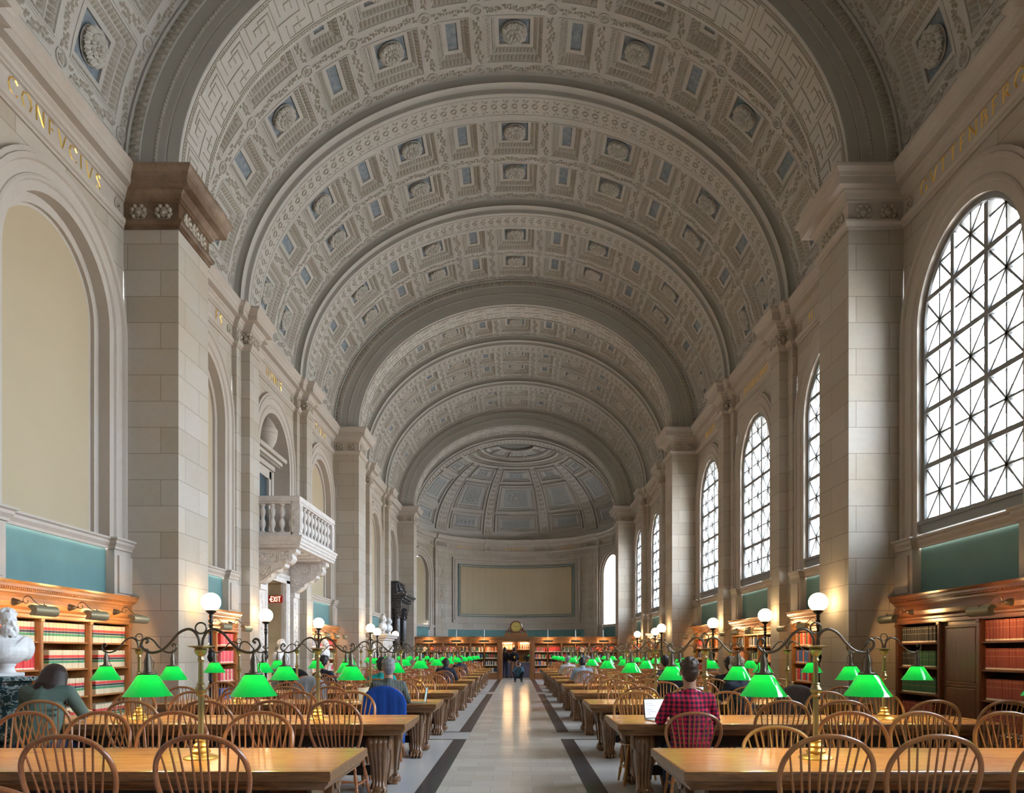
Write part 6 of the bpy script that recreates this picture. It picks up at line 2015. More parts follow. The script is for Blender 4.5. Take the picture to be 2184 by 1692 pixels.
# ---- busts
def head_shapes(mb, c, s=1.0, yaw=0.0, pitch=0.0, beard=False, hair=0):
    """head centred at c facing +Y (yaw about Z), s=1 life size"""
    R = Matrix.Rotation(yaw, 3, 'Z') @ Matrix.Rotation(pitch, 3, 'X'); c = Vector(c)
    def e(p, r, nu=14, nv=10): mb.ellipsoid(tuple(c + R @ Vector(p) * s), tuple(k * s for k in r), nu, nv, 0, R)
    def cp(a, b, ra, rb): mb.capsule(tuple(c + R @ Vector(a) * s), tuple(c + R @ Vector(b) * s), ra * s, rb * s, 10)
    e((0, -0.012, 0.030), (0.077, 0.097, 0.088), 18, 12)      # cranium
    e((0, 0.030, -0.030), (0.062, 0.066, 0.085), 16, 12)      # face
    e((0, 0.055, -0.090), (0.036, 0.034, 0.026))              # chin
    for q in (-1, 1):
        e((q * 0.042, 0.020, -0.060), (0.020, 0.045, 0.030)); e((q * 0.034, 0.066, -0.022), (0.020, 0.018, 0.018))   # jaw, cheek
        e((q * 0.030, 0.084, 0.018), (0.024, 0.012, 0.008))   # brow
        e((q * 0.029, 0.078, 0.001), (0.012, 0.011, 0.008))   # eye
        e((q * 0.077, -0.005, -0.006), (0.010, 0.020, 0.032)) # ear
    cp((0, 0.088, 0.008), (0, 0.108, -0.034), 0.008, 0.014)   # nose
    e((0, 0.100, -0.037), (0.018, 0.012, 0.009)); e((0, 0.088, -0.058), (0.024, 0.012, 0.006)); e((0, 0.086, -0.068), (0.020, 0.012, 0.006))
    if beard:
        r = random.Random(4)
        for i in range(40):
            a = r.uniform(-1.5, 1.5); z = r.uniform(-0.15, -0.055)
            w_ = 0.070 * (1 - max(0, -z - 0.08) * 4)
            e((w_ * math.sin(a), 0.035 + w_ * 0.95 * math.cos(a), z), (0.018, 0.017, 0.022), 8, 6)
        for q in (-1, 1): e((q * 0.022, 0.098, -0.052), (0.024, 0.010, 0.008), 8, 6)
    if hair:
        r = random.Random(hair)
        for i in range(70):
            a = r.uniform(1.35, 2 * PI - 1.35) if i % 3 else r.uniform(0, 6.28); ph = r.uniform(-0.35, 1.45) if i % 3 else r.uniform(0.85, 1.5)
            rr = 0.090
            p = (rr * 0.9 * math.sin(a) * math.cos(ph), -0.012 + rr * 1.08 * math.cos(a) * math.cos(ph), 0.035 + 0.092 * math.sin(ph))
            e(p, (0.020, 0.020, 0.020), 8, 6)
def make_bust(name, loc, rz, mat, beard, hair, h_ped, ped_mat, yaw=0.0, drape=True, label='', plabel=None, s=1.0):
    x, y, z0 = loc
    zb = z0 + h_ped
    b = MB()
    H = 0.46 * s
    # shoulders and chest, cut off below
    b.ellipsoid((0, -0.01, 0.345 * s), (0.265 * s, 0.135 * s, 0.125 * s), 20, 12)
    for q in (-1, 1): b.ellipsoid((q * 0.19 * s, -0.01, 0.30 * s), (0.085 * s, 0.11 * s, 0.14 * s), 16, 10)
    b.ellipsoid((0, 0.03, 0.27 * s), (0.20 * s, 0.14 * s, 0.15 * s), 18, 12)
    b.capsule((0, 0.01, 0.16 * s), (0, 0.02, 0.22 * s), 0.075 * s, 0.13 * s, 14)
    b.capsule((0, -0.02, 0.38 * s), (0, 0.0, 0.49 * s), 0.085 * s, 0.064 * s, 14)
    if drape:
        for i in range(5):
            t = i / 4
            b.tube(crv([(-0.22 + 0.06 * t, -0.05, 0.42 - 0.03 * t), (-0.12 + 0.03*t, 0.11, 0.40 - 0.06 * t), (0.04, 0.15, 0.26 - 0.03 * t), (0.15, 0.09, 0.18)], 4), 0.018 * s, 7)
            b.tube(crv([(0.22 - 0.05 * t, -0.05, 0.43 - 0.02 * t), (0.16 - 0.02*t, 0.09, 0.36 - 0.05 * t), (0.10, 0.13, 0.24)], 4), 0.016 * s, 7)
    head_shapes(b, (0, 0.035 * s, 0.585 * s), s * 1.06, yaw, 0, beard, hair)
    o = b.build(name, mat); remesh(o, 0.0065, 2)
    o.location = (x, y, zb); o.rotation_euler = (0, 0, rz)
    p = MB(); p.lathe([(0.12, 0.0), (0.12, 0.025), (0.095, 0.04), (0.075, 0.07), (0.075, 0.10), (0.09, 0.12), (0.09, 0.14)], 4 * 6)
    p.bbox(-0.13, 0.13, -0.12, 0.12, 0, 0.04, 0.006); q = p.build('socle', mat, o, 40)
    tag(o, label, 'bust')
    if ped_mat:
        f = MB(); f.bbox(-0.20, 0.20, -0.20, 0.20, 0, 0.12, 0.008); f.bbox(-0.16, 0.16, -0.16, 0.16, 0.12, h_ped - 0.06, 0.006); f.bbox(-0.18, 0.18, -0.18, 0.18, h_ped - 0.085, h_ped - 0.05, 0.008); f.bbox(-0.225, 0.225, -0.225, 0.225, h_ped - 0.05, h_ped - 0.001, 0.006)
        k = f.build('pedestal', ped_mat, None, None, (x, y, z0), (0, 0, rz)); tag(k, plabel, 'pedestal')
    return o
make_bust('marble_bust', (-5.40, 8.02, 0), -2.15, MARBLEW, True, 3, 1.225, GREENM, 0.0, True, 'white marble bust of a bearded man in a draped coat beside the bookcase',
          'dark green veined marble pedestal under the bearded bust', s=1.0)
make_bust('marble_bust', (-5.72, 18.35, 0), -1.75, MARBLEW, False, 5, 1.07, GREYM, 0.0, False, 'white marble bust of a curly-haired man in profile by the doorway', 'grey-green marble pedestal under the curly-haired bust', s=1.0)
make_bust('marble_bust', (-5.85, 23.0, 0), -1.6, MARBLEW, True, 6, 1.15, ISTRIA, 0.0, True, 'grey marble bust seen just right of the doorway', 'pale marble pedestal right of the doorway')
make_bust('marble_bust', (-5.95, yl - 0.75, 2.30), -1.7, MARBLEW, False, 7, 0.0, None, 0, True, 'marble bust on the ledge, nearer of two', s=1.15)
make_bust('marble_bust', (-5.95, yl + 0.75, 2.30), -1.7, MARBLEW, False, 8, 0.0, None, 0, True, 'marble bust on the ledge, farther of two', s=1.1)
make_bust('marble_bust', (-5.55, 29.0, 0), -1.2, MARBLEW, True, 9, 1.1, ISTRIA, 0, True, 'white bust below the third globe pair on the left wall', 'pale pedestal against the left wall past the second pier')
make_bust('marble_bust', (-5.55, 33.2, 0), -1.2, MARBLEW, False, 10, 1.1, ISTRIA, 0, True, 'white bust on a pedestal in front of the marble ledge', 'pale pedestal in front of the marble ledge')
for i, (x, y) in enumerate(((5.92, 22.0),)):
    f = MB(); f.bbox(-0.2, 0.2, -0.2, 0.2, 0, 0.12, 0.01); f.bbox(-0.17, 0.17, -0.17, 0.17, 0.12, 1.10, 0.008); f.bbox(-0.22, 0.22, -0.22, 0.22, 1.10, 1.18, 0.012)
    tag(f.build('pedestal', TRIM, None, None, (x - 0.25, y - 0.1, 0)), 'plain buff stone pedestal against the right wall', 'pedestal')
# ================================================================== PEOPLE
SKIN = plain('skin', (0.52, 0.29, 0.20), 0.5); SKIN2 = plain('skin_tan', (0.36, 0.19, 0.12), 0.5)
def plaid():
    m, nt, b = newmat('red_black_check')
    tc = nt.nodes.new('ShaderNodeTexCoord'); sx = nt.nodes.new('ShaderNodeSeparateXYZ'); nt.links.new(tc.outputs['Object'], sx.inputs[0])
    def band(o, f):
        a = N(nt, 'ShaderNodeMath', operation='MULTIPLY'); nt.links.new(o, a.inputs[0]); a.inputs[1].default_value = f
        c = N(nt, 'ShaderNodeMath', operation='FRACT'); nt.links.new(a.outputs[0], c.inputs[0])
        d = N(nt, 'ShaderNodeMath', operation='GREATER_THAN'); nt.links.new(c.outputs[0], d.inputs[0]); d.inputs[1].default_value = 0.5; return d.outputs[0]
    x, z = band(sx.outputs[0], 22.0), band(sx.outputs[2], 22.0)
    s = N(nt, 'ShaderNodeMath', operation='ADD'); nt.links.new(x, s.inputs[0]); nt.links.new(z, s.inputs[1])
    h = N(nt, 'ShaderNodeMath', operation='MULTIPLY'); nt.links.new(s.outputs[0], h.inputs[0]); h.inputs[1].default_value = 0.5
    c = ramp(nt, h.outputs[0], [(0.0, (0.78, 0.018, 0.085)), (0.5, (0.30, 0.016, 0.06)), (1.0, (0.018, 0.014, 0.035))])
    nt.links.new(c, b.inputs['Base Color']); b.inputs['Roughness'].default_value = 0.85; return m
def stripes(name, c1, c2, f=26):
    m, nt, b = newmat(name)
    tc = nt.nodes.new('ShaderNodeTexCoord'); sx = nt.nodes.new('ShaderNodeSeparateXYZ'); nt.links.new(tc.outputs['Object'], sx.inputs[0])
    a = N(nt, 'ShaderNodeMath', operation='MULTIPLY'); nt.links.new(sx.outputs[0], a.inputs[0]); a.inputs[1].default_value = f
    c = N(nt, 'ShaderNodeMath', operation='FRACT'); nt.links.new(a.outputs[0], c.inputs[0])
    nt.links.new(ramp(nt, c.outputs[0], [(0.0, c1), (0.4, c1), (0.6, c2), (1.0, c1)]), b.inputs['Base Color']); b.inputs['Roughness'].default_value = 0.85; return m
def cloth(name, c): return wash(name, c, tuple(k * 0.8 for k in c), 6.0, 0.9)
def hairmat(name, c): 
    m, nt, b = newmat(name); n = noise(nt, objvec(nt, (60, 60, 8)), 3.0, 4, 0.7)
    nt.links.new(mixc(nt, n, tuple(k * 0.5 for k in c), tuple(min(1, k * 1.5) for k in c)), b.inputs['Base Color']); b.inputs['Roughness'].default_value = 0.5; return m
def hand(mb, w, d, roll=0.0, curl=0.6):
    """w wrist, d direction of the hand; palm, four fingers and a thumb"""
    w = Vector(w); d = Vector(d).normalized(); side = d.cross(Vector((0, 0, 1)));
    side = (side if side.length > 0.1 else Vector((1, 0, 0))).normalized(); up = side.cross(d)
    pc = w + d * 0.05
    mb.capsule(tuple(w), tuple(w + d * 0.03), 0.026, 0.030, 10)
    for i in range(4):
        o = side * (0.030 - 0.020 * i)
        mb.capsule(tuple(w + d * 0.02 + o * 0.6), tuple(w + d * 0.088 + o), 0.016, 0.0125, 8)
        L = (0.036, 0.042, 0.040, 0.030)[i]
        a = w + d * 0.088 + o; b = a + (d - up * curl * 0.5).normalized() * L; c = b + (d - up * curl * 1.4).normalized() * L * 0.8
        mb.capsule(tuple(a), tuple(b), 0.0095, 0.009, 8); mb.capsule(tuple(b), tuple(c), 0.009, 0.008, 8)
    a = w + d * 0.025 + side * 0.030; b = a + (d * 0.6 + side * 0.8 - up * 0.2).normalized() * 0.045
    mb.capsule(tuple(a), tuple(b), 0.013, 0.011, 8); mb.capsule(tuple(b), tuple(b + (d - up * 0.2) * 0.032), 0.011, 0.009, 8)
def person(label, loc, rz, J, shirt, trousers, hair, skin=SKIN, sleeves='long', hairstyle='short', shoes=None, beard=False, detail=0.0095, body_s=1.0):
    """J: joints dict in metres (local, facing +Y)"""
    g = {k: Vector(v) for k, v in J.items() if isinstance(v, tuple)}
    b = MB(); c = lambda a, q, ra, rb: b.capsule(tuple(a), tuple(q), ra, rb, 14)
    def sidej(n, s): 
        v = g.get(n + ('_l' if s < 0 else '_r')); 
        if v is None: v = g[n].copy(); v.x *= s
        return v
    pel, ch, nk, hd = g['pelvis'], g['chest'], g['neck'], g['head']
    def torso(m, e):
        for s in (-1, 1):
            m.capsule(tuple(pel + Vector((s*0.07, 0, -0.01))), tuple(ch + Vector((s*0.075, 0, -0.08))), 0.105*body_s + e, 0.105*body_s + e, 14)
            sh = sidej('shoulder', s)
            m.capsule(tuple(ch + Vector((s*0.05, 0, 0.02))), tuple(sh), 0.095*body_s + e, 0.062 + e, 14)
            m.capsule(tuple(nk + Vector((s*0.02, 0, -0.03))), tuple(sh), 0.050 + e, 0.050 + e, 12)
        m.capsule(tuple(pel), tuple(ch), 0.115*body_s + e, 0.125*body_s + e, 14)
    torso(b, -0.006)
    c(nk, hd + Vector((0, -0.01, -0.05)), 0.064, 0.060)
    yaw, pitch = J.get('yaw', 0.0), J.get('pitch', 0.0)
    head_shapes(b, tuple(hd), 1.12, yaw, pitch, False, 0)
    for s in (-1, 1):
        sh, el, wr = sidej('shoulder', s), sidej('elbow', s), sidej('wrist', s)
        c(sh, el, 0.050, 0.040); c(el, wr, 0.039, 0.027)
        hdir = g.get('hand_dir', None)
        hand(b, wr, (wr - el).normalized() if hdir is None else hdir, curl=0.7)
        hp, kn, an = sidej('hip', s), sidej('knee', s), sidej('ankle', s)
        c(hp, kn, 0.088, 0.058); c(kn, an, 0.056, 0.038)
        toe = sidej('toe', s); c(an + Vector((0, 0, -0.03)), toe, 0.036, 0.028)
    root = b.build('person', skin); remesh(root, detail, 2)
    root.location = loc; root.rotation_euler = (0, 0, rz)
    tag(root, label, 'person')
    t = MB(); torso(t, 0.006)
    for s in (-1, 1):
        sh, el, wr = sidej('shoulder', s), sidej('elbow', s), sidej('wrist', s)
        t.capsule(tuple(sh), tuple(el) if sleeves == 'long' else tuple(sh.lerp(el, 0.75)), 0.066, 0.054, 14)
        if sleeves == 'long': t.capsule(tuple(el), tuple(el.lerp(wr, 0.88)), 0.054, 0.040, 14)
        if sleeves == 'rolled': t.capsule(tuple(sh), tuple(el), 0.066, 0.054, 14); t.capsule(tuple(el), tuple(el.lerp(wr, 0.35)), 0.054, 0.048, 14)
    t.capsule(tuple(nk + Vector((0, -0.01, -0.03))), tuple(nk + Vector((0, -0.005, 0.012))), 0.068, 0.062, 14)
    r_ = random.Random(len(label))
    for i in range(7):     # soft folds
        z = r_.uniform(0.15, 0.85); p = pel.lerp(ch, z); a = r_.choice((-1, 1))
        t.capsule(tuple(p + Vector((a*0.17*body_s, -0.07, r_.uniform(-.02, .03)))), tuple(p + Vector((a*0.03, -0.115*body_s, r_.uniform(-.03, .02)))), 0.016, 0.010, 8)
    o = t.build('shirt', shirt, root); remesh(o, detail, 3)
    t = MB()
    for s in (-1, 1):
        hp, kn, an = sidej('hip', s), sidej('knee', s), sidej('ankle', s)
        t.capsule(tuple(hp), tuple(kn), 0.102, 0.072, 14); t.capsule(tuple(kn), tuple(an), 0.072, 0.056, 14)
        t.capsule(tuple(pel + Vector((s*0.06, 0, -0.03))), tuple(hp), 0.115, 0.11, 14)
    o = t.build('trousers', trousers, root); remesh(o, detail * 1.1, 2)
    for s in (-1, 1):
        an, toe = sidej('ankle', s), sidej('toe', s); t = MB()
        t.capsule(tuple(an + Vector((0, -0.02, -0.035))), tuple(toe), 0.048, 0.040, 12)
        t.box(min(an.x, toe.x) - 0.045, max(an.x, toe.x) + 0.045, min(an.y, toe.y) - 0.06, max(an.y, toe.y) + 0.04, min(an.z, toe.z) - 0.055 if min(an.z, toe.z) > 0.056 else 0.0, min(an.z, toe.z) - 0.02)
        o = t.build('shoe', shoes or DARKW, root); remesh(o, 0.009, 2)
    R = Matrix.Rotation(yaw, 3, 'Z') @ Matrix.Rotation(pitch, 3, 'X')
    t = MB()
    def he(p, r): t.ellipsoid(tuple(hd + R @ (Vector(p) * 1.12)), tuple(q * 1.09 for q in r), 14, 10, 0, R)
    if hairstyle in ('short', 'cap'):
        he((0, -0.022, 0.046), (0.085, 0.101, 0.088)); he((0, -0.050, 0.0), (0.076, 0.070, 0.075)); he((0, 0.02, 0.088), (0.066, 0.075, 0.045)); he((0, -0.055, -0.045), (0.058, 0.045, 0.045))
        for s in (-1, 1): he((s*0.066, -0.015, 0.018), (0.018, 0.032, 0.032))
        r = random.Random(5)
        for i in range(44):
            a = r.uniform(0, 2*PI); ph = r.uniform(0.1, 1.5)
            he((0.079*math.sin(a)*math.cos(ph), -0.022 + 0.093*math.cos(a)*math.cos(ph)*0.9, 0.045 + 0.083*math.sin(ph)), (0.017, 0.020, 0.013))
        if hairstyle == 'cap': he((0, 0.085, 0.055), (0.06, 0.06, 0.010))
    elif hairstyle == 'long':
        he((0, -0.022, 0.045), (0.092, 0.106, 0.094)); he((0, -0.062, -0.03), (0.095, 0.070, 0.12))
        r = random.Random(9)
        for i in range(46):
            u = -1 + 2 * i / 45; a = u * 1.75
            x, y = 0.092 * math.sin(a), -0.02 - 0.098 * math.cos(a)
            p0 = hd + R @ Vector((x, y, 0.05)); p1 = hd + R @ Vector((x * 1.25, y * 1.1, -0.10)); p2 = p1 + Vector((x * 1.0, -0.02 + r.uniform(-.02, .02), -0.13 - 0.03 * abs(u) + r.uniform(-.03, .02)))
            t.capsule(tuple(p0), tuple(p1), 0.020, 0.021, 8); t.capsule(tuple(p1), tuple(p2), 0.021, 0.010, 8)
    o = t.build('hair', hair, root); remesh(o, 0.007, 1)
    return root
def seated(lean=0.10, headz=1.27, headf=None, arm='table', yaw=0.0, pitch=0.0, spread=0.21):
    hf = lean + 0.05 if headf is None else headf
    J = dict(pelvis=(0, -0.02, 0.58), chest=(0, lean * 0.7, 0.93), neck=(0, lean, 1.09), head=(0, hf, headz), shoulder=(0.185, lean, 1.02), hip=(0.10, 0.02, 0.53),
             knee=(0.15, 0.40, 0.47), ankle=(0.14, 0.34, 0.10), toe=(0.15, 0.47, 0.035), yaw=yaw, pitch=pitch)
    if arm == 'table': J.update(elbow=(spread + 0.06, lean + 0.10, 0.80), wrist=(spread - 0.07, lean + 0.33, 0.81))
    else: J.update(elbow=(0.24, lean + 0.02, 0.76), wrist=(0.16, lean + 0.22, 0.70))
    return J
JEANS = cloth('blue_jeans', (0.035, 0.06, 0.13)); NAVY = cloth('navy_cloth', (0.018, 0.024, 0.045)); BLACKC = cloth('black_cloth_garment', (0.015, 0.015, 0.018))
KHAKI = cloth('khaki_cloth', (0.42, 0.24, 0.17)); 
BROWNH, GREYH, DARKH, BLONDH = hairmat('brown_hair', (0.06, 0.035, 0.022)), hairmat('grey_hair', (0.26, 0.26, 0.27)), hairmat('dark_hair', (0.015, 0.012, 0.012)), hairmat('sandy_hair', (0.36, 0.27, 0.18))
person('person in a red and black checked shirt with short brown hair, seen from behind', (1.77, 7.40, 0), 0.0, seated(0.03, 1.285, 0.05, yaw=-0.1, spread=0.215), plaid(), JEANS, BROWNH, sleeves='rolled', body_s=1.15)
person('grey-haired person in a dark striped shirt in front of the blue coat', (-1.72, 10.40, 0), 0.25, seated(0.06, 1.265, 0.08, yaw=0.1), stripes('grey_green_stripe', (0.085, 0.095, 0.085), (0.16, 0.17, 0.155)), NAVY, GREYH, body_s=1.1)
person('person in a grey-green sweater with long dark brown hair bowed over the table', (-4.70, 7.42, 0), 0.0, seated(0.16, 1.13, 0.27, pitch=-0.5), cloth('sage_sweater', (0.105, 0.16, 0.135)), JEANS, hairmat('dark_brown_hair', (0.03, 0.015, 0.013)), hairstyle='long').scale = (1.12, 1.12, 1.06)
person('person in a black T-shirt with short sandy hair and silver headphones', (3.16, 10.25, 0), 0.55, seated(0.10, 1.285, 0.14, yaw=-0.2), cloth('black_tee', (0.02, 0.028, 0.045)), JEANS, BLONDH, sleeves='short', body_s=1.1)
person('dark-haired person in a black shirt behind the person with headphones', (3.78, 13.15, 0), -0.3, seated(0.08, 1.26, 0.10), BLACKC, BLACKC, DARKH)
person('person in a teal shirt with dark hair left of the grey-haired reader', (-2.33, 13.15, 0), 0.0, seated(0.08, 1.25, 0.10), cloth('teal_shirt', (0.01, 0.33, 0.31)), NAVY, DARKH)
person('person in a navy jacket with a dark cap near the left wall', (-4.1, 16.0, 0), -0.5, seated(0.06, 1.27, 0.08), NAVY, NAVY, DARKH, hairstyle='cap', detail=0.013)
person('dark-haired person in a light blue shirt at the aisle end of a right table', (1.72, 18.95, 0), 0.0, seated(0.10, 1.20, 0.18, pitch=-0.3), cloth('light_blue_shirt', (0.36, 0.47, 0.60)), JEANS, DARKH, detail=0.013, body_s=1.15)
person('person in a white shirt at the aisle end of a farther right table', (1.74, 24.65, 0), 0.0, seated(0.10, 1.22, 0.16), cloth('white_shirt', (0.62, 0.62, 0.62)), KHAKI, GREYH, detail=0.015, body_s=1.15)
person('person in a dark cap and grey-brown top by the right wall tables', (3.25, 16.1, 0), 0.2, seated(0.06, 1.27, 0.08), cloth('grey_brown_top', (0.09, 0.07, 0.07)), NAVY, DARKH, hairstyle='cap', detail=0.013)
person('person facing the camera with glasses, half hidden by right-hand chairs', (1.95, 20.25, 0), PI, seated(0.10, 1.24, 0.16), cloth('dusty_pink_top', (0.40, 0.27, 0.25)), NAVY, GREYH, detail=0.015)
person('person in dark blue reading at the aisle end of a far left table', (-1.76, 24.65, 0), 0.5, seated(0.14, 1.20, 0.20), NAVY, JEANS, BROWNH, detail=0.015)
person('dark-haired person in navy at a middle left table by the aisle', (-1.76, 18.95, 0), 0.0, seated(0.12, 1.18, 0.2), NAVY, JEANS, DARKH, detail=0.015)
# standing and squatting figures at the end of the aisle
ST = dict(pelvis=(0, 0, 0.97), chest=(0, 0.0, 1.30), neck=(0, 0, 1.47), head=(0, 0.02, 1.63), shoulder=(0.185, 0, 1.40), hip=(0.095, 0, 0.92), knee=(0.11, 0.02, 0.50), ankle=(0.12, -0.01, 0.10), toe=(0.14, 0.13, 0.035),
          elbow=(0.26, 0.02, 1.12), wrist=(0.20, 0.20, 1.02))
person('standing person in a navy jacket and pale trousers wearing a rucksack', (-0.12, 43.6, 0), 0.1, ST, NAVY, KHAKI, DARKH, detail=0.016)
person('standing person in black top and jeans behind the left jamb of the opening', (-0.66, 43.75, 0), -0.4, ST, BLACKC, JEANS, DARKH, detail=0.016)
r_ = MB(); r_.bbox(-0.13, 0.13, -0.12, 0.04, -0.2, 0.22, 0.04); r_.bbox(-0.09, 0.09, -0.16, -0.10, -0.15, 0.05, 0.02)
o = r_.build('rucksack', BLACKC, None, None, (-0.10, 43.42, 1.22)); tag(o, 'black rucksack on the standing person at the opening', 'rucksack')
b_ = MB(); b_.ellipsoid((0, 0, 0), (0.05, 0.02, 0.07), 10, 6); o = b_.build('badge', plain('yellow_badge', (0.7, 0.5, 0.05), 0.6), None, None, (-0.10, 43.26, 1.20)); o.parent = bpy.data.objects['rucksack']; o.location = (0, -0.17, -0.02)
SQ = dict(pelvis=(0, -0.10, 0.30), chest=(0, 0.04, 0.60), neck=(0, 0.10, 0.75), head=(-0.03, 0.15, 0.89), shoulder=(0.18, 0.08, 0.69), hip=(0.11, -0.06, 0.28), knee=(0.24, 0.24, 0.47), ankle=(0.15, 0.05, 0.10), toe=(0.18, 0.19, 0.035),
          elbow=(0.24, 0.26, 0.56), wrist=(0.06, 0.26, 0.80), hand_dir=(-0.1, 0.1, 1.0), yaw=0.1)
person('person in a dark blue jacket squatting with a camera in the aisle', (0.12, 37.7, 0), PI, SQ, cloth('denim_jacket', (0.05, 0.12, 0.17)), NAVY, DARKH, detail=0.014)
k = MB(); k.bbox(-0.07, 0.07, -0.05, 0.02, -0.045, 0.045, 0.008); k.lathe([(0.034, 0), (0.036, 0.05), (0.03, 0.055)], 14, (0, -0.05, 0), 0, True, (0, -1, 0))
tag(k.build('camera', DARKW, None, None, (0.12, 37.39, 0.89)), 'black camera held by the squatting person', 'camera')
# headphones
h = MB()
hx, hy, hz = 3.16 - 0.073, 10.25 + 0.12, 1.30
for s in (-1, 1): h.lathe([(0.036, -0.014), (0.040, 0.0), (0.030, 0.014)], 16, (s * 0.090, 0, -0.02), 0, True, (1, 0, 0))
h.tube([(0.094 * math.cos(t), 0.0, 0.02 + 0.108 * math.sin(t)) for t in np.linspace(0, PI, 16)], 0.008, 7)
o = h.build('headphones', plain('silver_plastic', (0.55, 0.56, 0.60), 0.35, 0.4), None, 50, (hx, hy, hz), (0, 0, 0.4)); tag(o, 'silver headphones on the sandy-haired person', 'headphones')

# ================================================================== THINGS ON THE TABLES AND CHAIRS
def laptop(loc, rz, label, scr=(0.62, 0.72, 0.82), back=False, tilt=0.30):
    r = empty('laptop', loc, rz)
    b = MB(); b.bbox(-0.16, 0.16, -0.11, 0.11, 0.0, 0.014, 0.003); b.box(-0.14, 0.14, -0.01, 0.09, 0.0141, 0.016)
    b.build('keyboard_base', plain('aluminium', (0.55, 0.55, 0.56), 0.3, 0.8), r)
    s = MB(); s.bbox(-0.16, 0.16, 0.0, 0.008, 0.0, 0.215, 0.003); l = s.build('lid', DARKW if not back else plain('aluminium_lid', (0.5, 0.5, 0.52), 0.3, 0.8), r, None, (0, 0.11, 0.012), (-tilt, 0, 0))
    q = MB(); q.quad((-0.150, -0.001, 0.010), (0.150, -0.001, 0.010), (0.150, -0.001, 0.205), (-0.150, -0.001, 0.205)); q.build('screen', emis('screen_%d' % int(abs(loc[0]) * 100), scr, 0.55), l)
    t = MB()
    if not back:
        for i in range(7): t.box(-0.135, -0.135 + 0.05 + 0.03 * (i % 3), -0.0022, -0.0012, 0.18 - i * 0.022, 0.184 - i * 0.022)
        t.build('screen_lines', plain('screen_text', (0.25, 0.3, 0.4), 0.5), l)
    tag(r, label, 'laptop'); return r
laptop((1.60, 7.93, 0.7605), 0.22, 'open laptop with a pale screen beside the person in the checked shirt', tilt=0.18)
laptop((-1.36, 10.66, 0.7605), -1.38, 'open laptop right of the grey-haired reader', (0.30, 0.5, 0.6), tilt=0.15)
laptop((2.75, 10.82, 0.7605), 0.5, 'open laptop in front of the person with headphones', (0.5, 0.55, 0.7))
laptop((3.30, 14.0, 0.7605), 2.9, 'silver laptop seen from behind on the fourth right table', back=True)
laptop((3.1, 16.9, 0.7605), 3.0, 'white laptop lid on the fifth right table', back=True)
laptop((2.6, 20.0, 0.7605), 3.2, 'pale laptop lid among the far right tables', back=True)
p = MB(); P = np.array([[(-0.14 + 0.28 * i / 6, -0.02 * math.sin(i / 6 * PI), 0.22 * j / 3 + 0.01 * math.sin(j + i)) for i in range(7)] for j in range(4)]); p.grid(P); p.merge(MB().grid(P + np.array((0, 0.004, 0))))
tag(p.build('newspaper', plain('paper', (0.72, 0.68, 0.60), 0.8), None, None, (-2.08, 10.82, 0.775), (-0.5, 0, 0.3)), 'raised sheet of cream paper held by the grey-haired reader', 'paper')
for i, (x, y, a, lb) in enumerate(((-2.35, 10.75, 0.2, 'open papers lying left of the grey-haired reader'), (-3.4, 16.6, 0.5, 'white papers on the fifth left table'), (3.35, 10.9, 0.4, 'notebook by the elbow of the person with headphones'), (1.6, 22.2, 0.1, 'pink folder on a far right table'), (-2.5, 13.8, 0.1, 'open book on the fourth left table'), (3.0, 13.75, 0.3, 'loose papers on the fourth right table'), (1.5, 33.8, 0.05, 'yellow folder on the farthest right table'), (-1.7, 22.3, 0.0, 'dark book on the seventh left table'))):
    p = MB(); p.bbox(-0.15, 0.0, -0.10, 0.10, 0, 0.008 + 0.004 * i % 0.02, 0.002); p.bbox(0.0, 0.15, -0.10, 0.10, 0, 0.010, 0.002)
    cc = {3: (0.65, 0.25, 0.22), 6: (0.75, 0.45, 0.05), 7: (0.08, 0.06, 0.07)}.get(i, (0.70, 0.66, 0.58))
    tag(p.build('paper', plain('paper_%d' % i, cc, 0.8), None, None, (x, y, 0.7605), (0, 0, a)), lb, 'paper')
# steel bottle
b = MB(); b.lathe([(0.001, 0), (0.034, 0.0), (0.037, 0.006), (0.037, 0.19), (0.030, 0.225), (0.018, 0.245), (0.018, 0.255), (0.021, 0.258), (0.021, 0.285), (0.010, 0.292), (0.001, 0.292)], 24)
tag(b.build('water_bottle', plain('brushed_steel', (0.55, 0.55, 0.57), 0.3, 0.9), None, 50, (4.09, 11.0, 0.7605)), 'tall steel water bottle on the third right table', 'bottle')
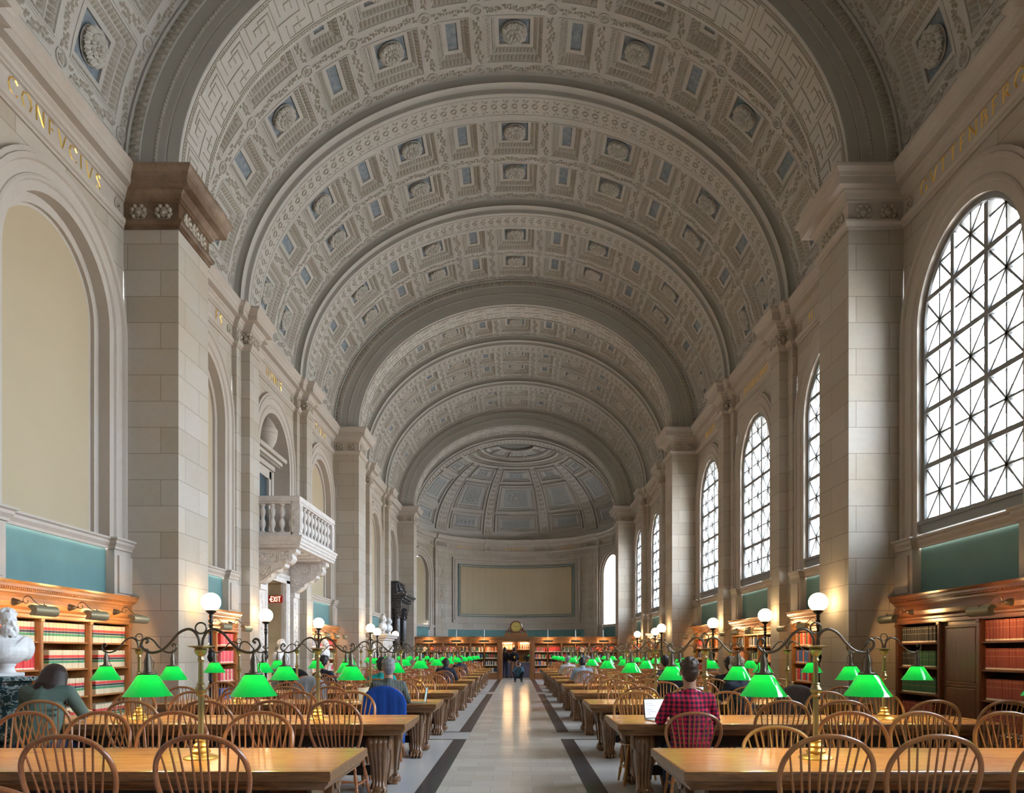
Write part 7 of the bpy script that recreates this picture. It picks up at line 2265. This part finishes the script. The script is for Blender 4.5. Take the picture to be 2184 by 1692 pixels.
# blue coat over the chair of the grey-haired reader
def coat(name, loc, rz, mat, label, zlow=0.26, w=0.285, seed=1, top=1.035, cat='coat'):
    r = random.Random(seed); nu, nv = 33, 22
    def sheet(back):
        P = []
        for j in range(nv):
            t = j / (nv - 1); row = []
            zmin = zlow if back else 0.74
            for i in range(nu):
                u = -1 + 2 * i / (nu - 1)
                zt = top - 0.25 * (1 - math.sqrt(max(0, 1 - (u * 0.999) ** 2)))   # arched upper edge
                z = zt + (zmin - zt) * t + 0.015 * math.sin(u * 9 + seed) * t
                x = u * (w + 0.01 * math.sin(t * 5) - 0.03 * t * (1 if back else 0.3))
                yb = -0.306 + (1.016 - min(z, 1.016)) * 0.245
                fold = 0.022 * t * math.sin(u * 13 + seed * 2 + math.sin(t * 3)) + 0.010 * t * math.sin(u * 27 + t * 2)
                edge = 1 - abs(u) ** 6
                off = 0.030 * math.sqrt(max(0, min(1, t * 6))) * edge
                row.append((x, yb - (off + max(0, 0.012 + fold)) if back else yb + off + abs(fold) * 0.6, z))
            P.append(row)
        return np.array(P)
    A, B = sheet(True), sheet(False)
    m = MB(); m.grid(np.concatenate([B[::-1], A]))
    o = m.build(name, mat, None, 180, loc, (0, 0, rz))
    sd_ = o.modifiers.new('thickness', 'SOLIDIFY'); sd_.thickness = 0.006
    tag(o, label, cat); return o
coat('coat', (-1.73, 10.34, 0), 0.0, cloth('royal_blue_fleece', (0.012, 0.075, 0.40)), 'royal blue coat hanging over a chair back behind the grey-haired reader', 0.25, 0.30)
coat('coat', (3.80, 10.34, 0), 0.0, cloth('brown_grey_jacket', (0.10, 0.075, 0.065)), 'brown-grey jacket over a chair right of the steel bottle', 0.35, 0.29, 3, 1.05)
coat('coat', (-3.5, 13.15, 0), 0.0, cloth('pale_grey_coat', (0.36, 0.38, 0.42)), 'pale grey coat over a chair at the fourth left table', 0.4, 0.30, 5, 1.08)
coat('coat', (-4.6, 16.0, 0), 0.0, BLACKC, 'black puffer jacket over a chair by the left wall', 0.4, 0.32, 7, 1.15)
coat('coat', (2.7, 13.15, 0), 0.1, BLACKC, 'black jacket over a chair at the fourth right table', 0.4, 0.29, 9, 1.04)
# red-trimmed bag under the second right table
g = MB(); g.bbox(-0.30, 0.30, -0.16, 0.16, 0.0, 0.40, 0.03); 
r = g.build('tote_bag', plain('blue_canvas', (0.04, 0.06, 0.22), 0.8), None, None, (2.25, 7.02, 0))
g = MB(); g.tube(crv([(-0.30, -0.15, 0.42), (0, -0.17, 0.43), (0.30, -0.15, 0.42), (0.31, 0, 0.42), (0.30, 0.15, 0.42), (0, 0.16, 0.42), (-0.30, 0.15, 0.42), (-0.31, 0, 0.42)], 4, True), 0.028, 8, closed=True); g.build('rim', plain('crimson_piping', (0.55, 0.02, 0.06), 0.7), r, 60)
g = MB(); r2 = random.Random(2)
for i in range(12): g.ellipsoid((r2.uniform(-.22, .22), r2.uniform(-.1, .1), 0.41), (0.09, 0.07, 0.04), 8, 6)
g.build('contents', cloth('grey_clothes', (0.06, 0.065, 0.08)), r)
tag(r, 'blue canvas bag with crimson rim on the floor behind the honey-coloured chair', 'bag')
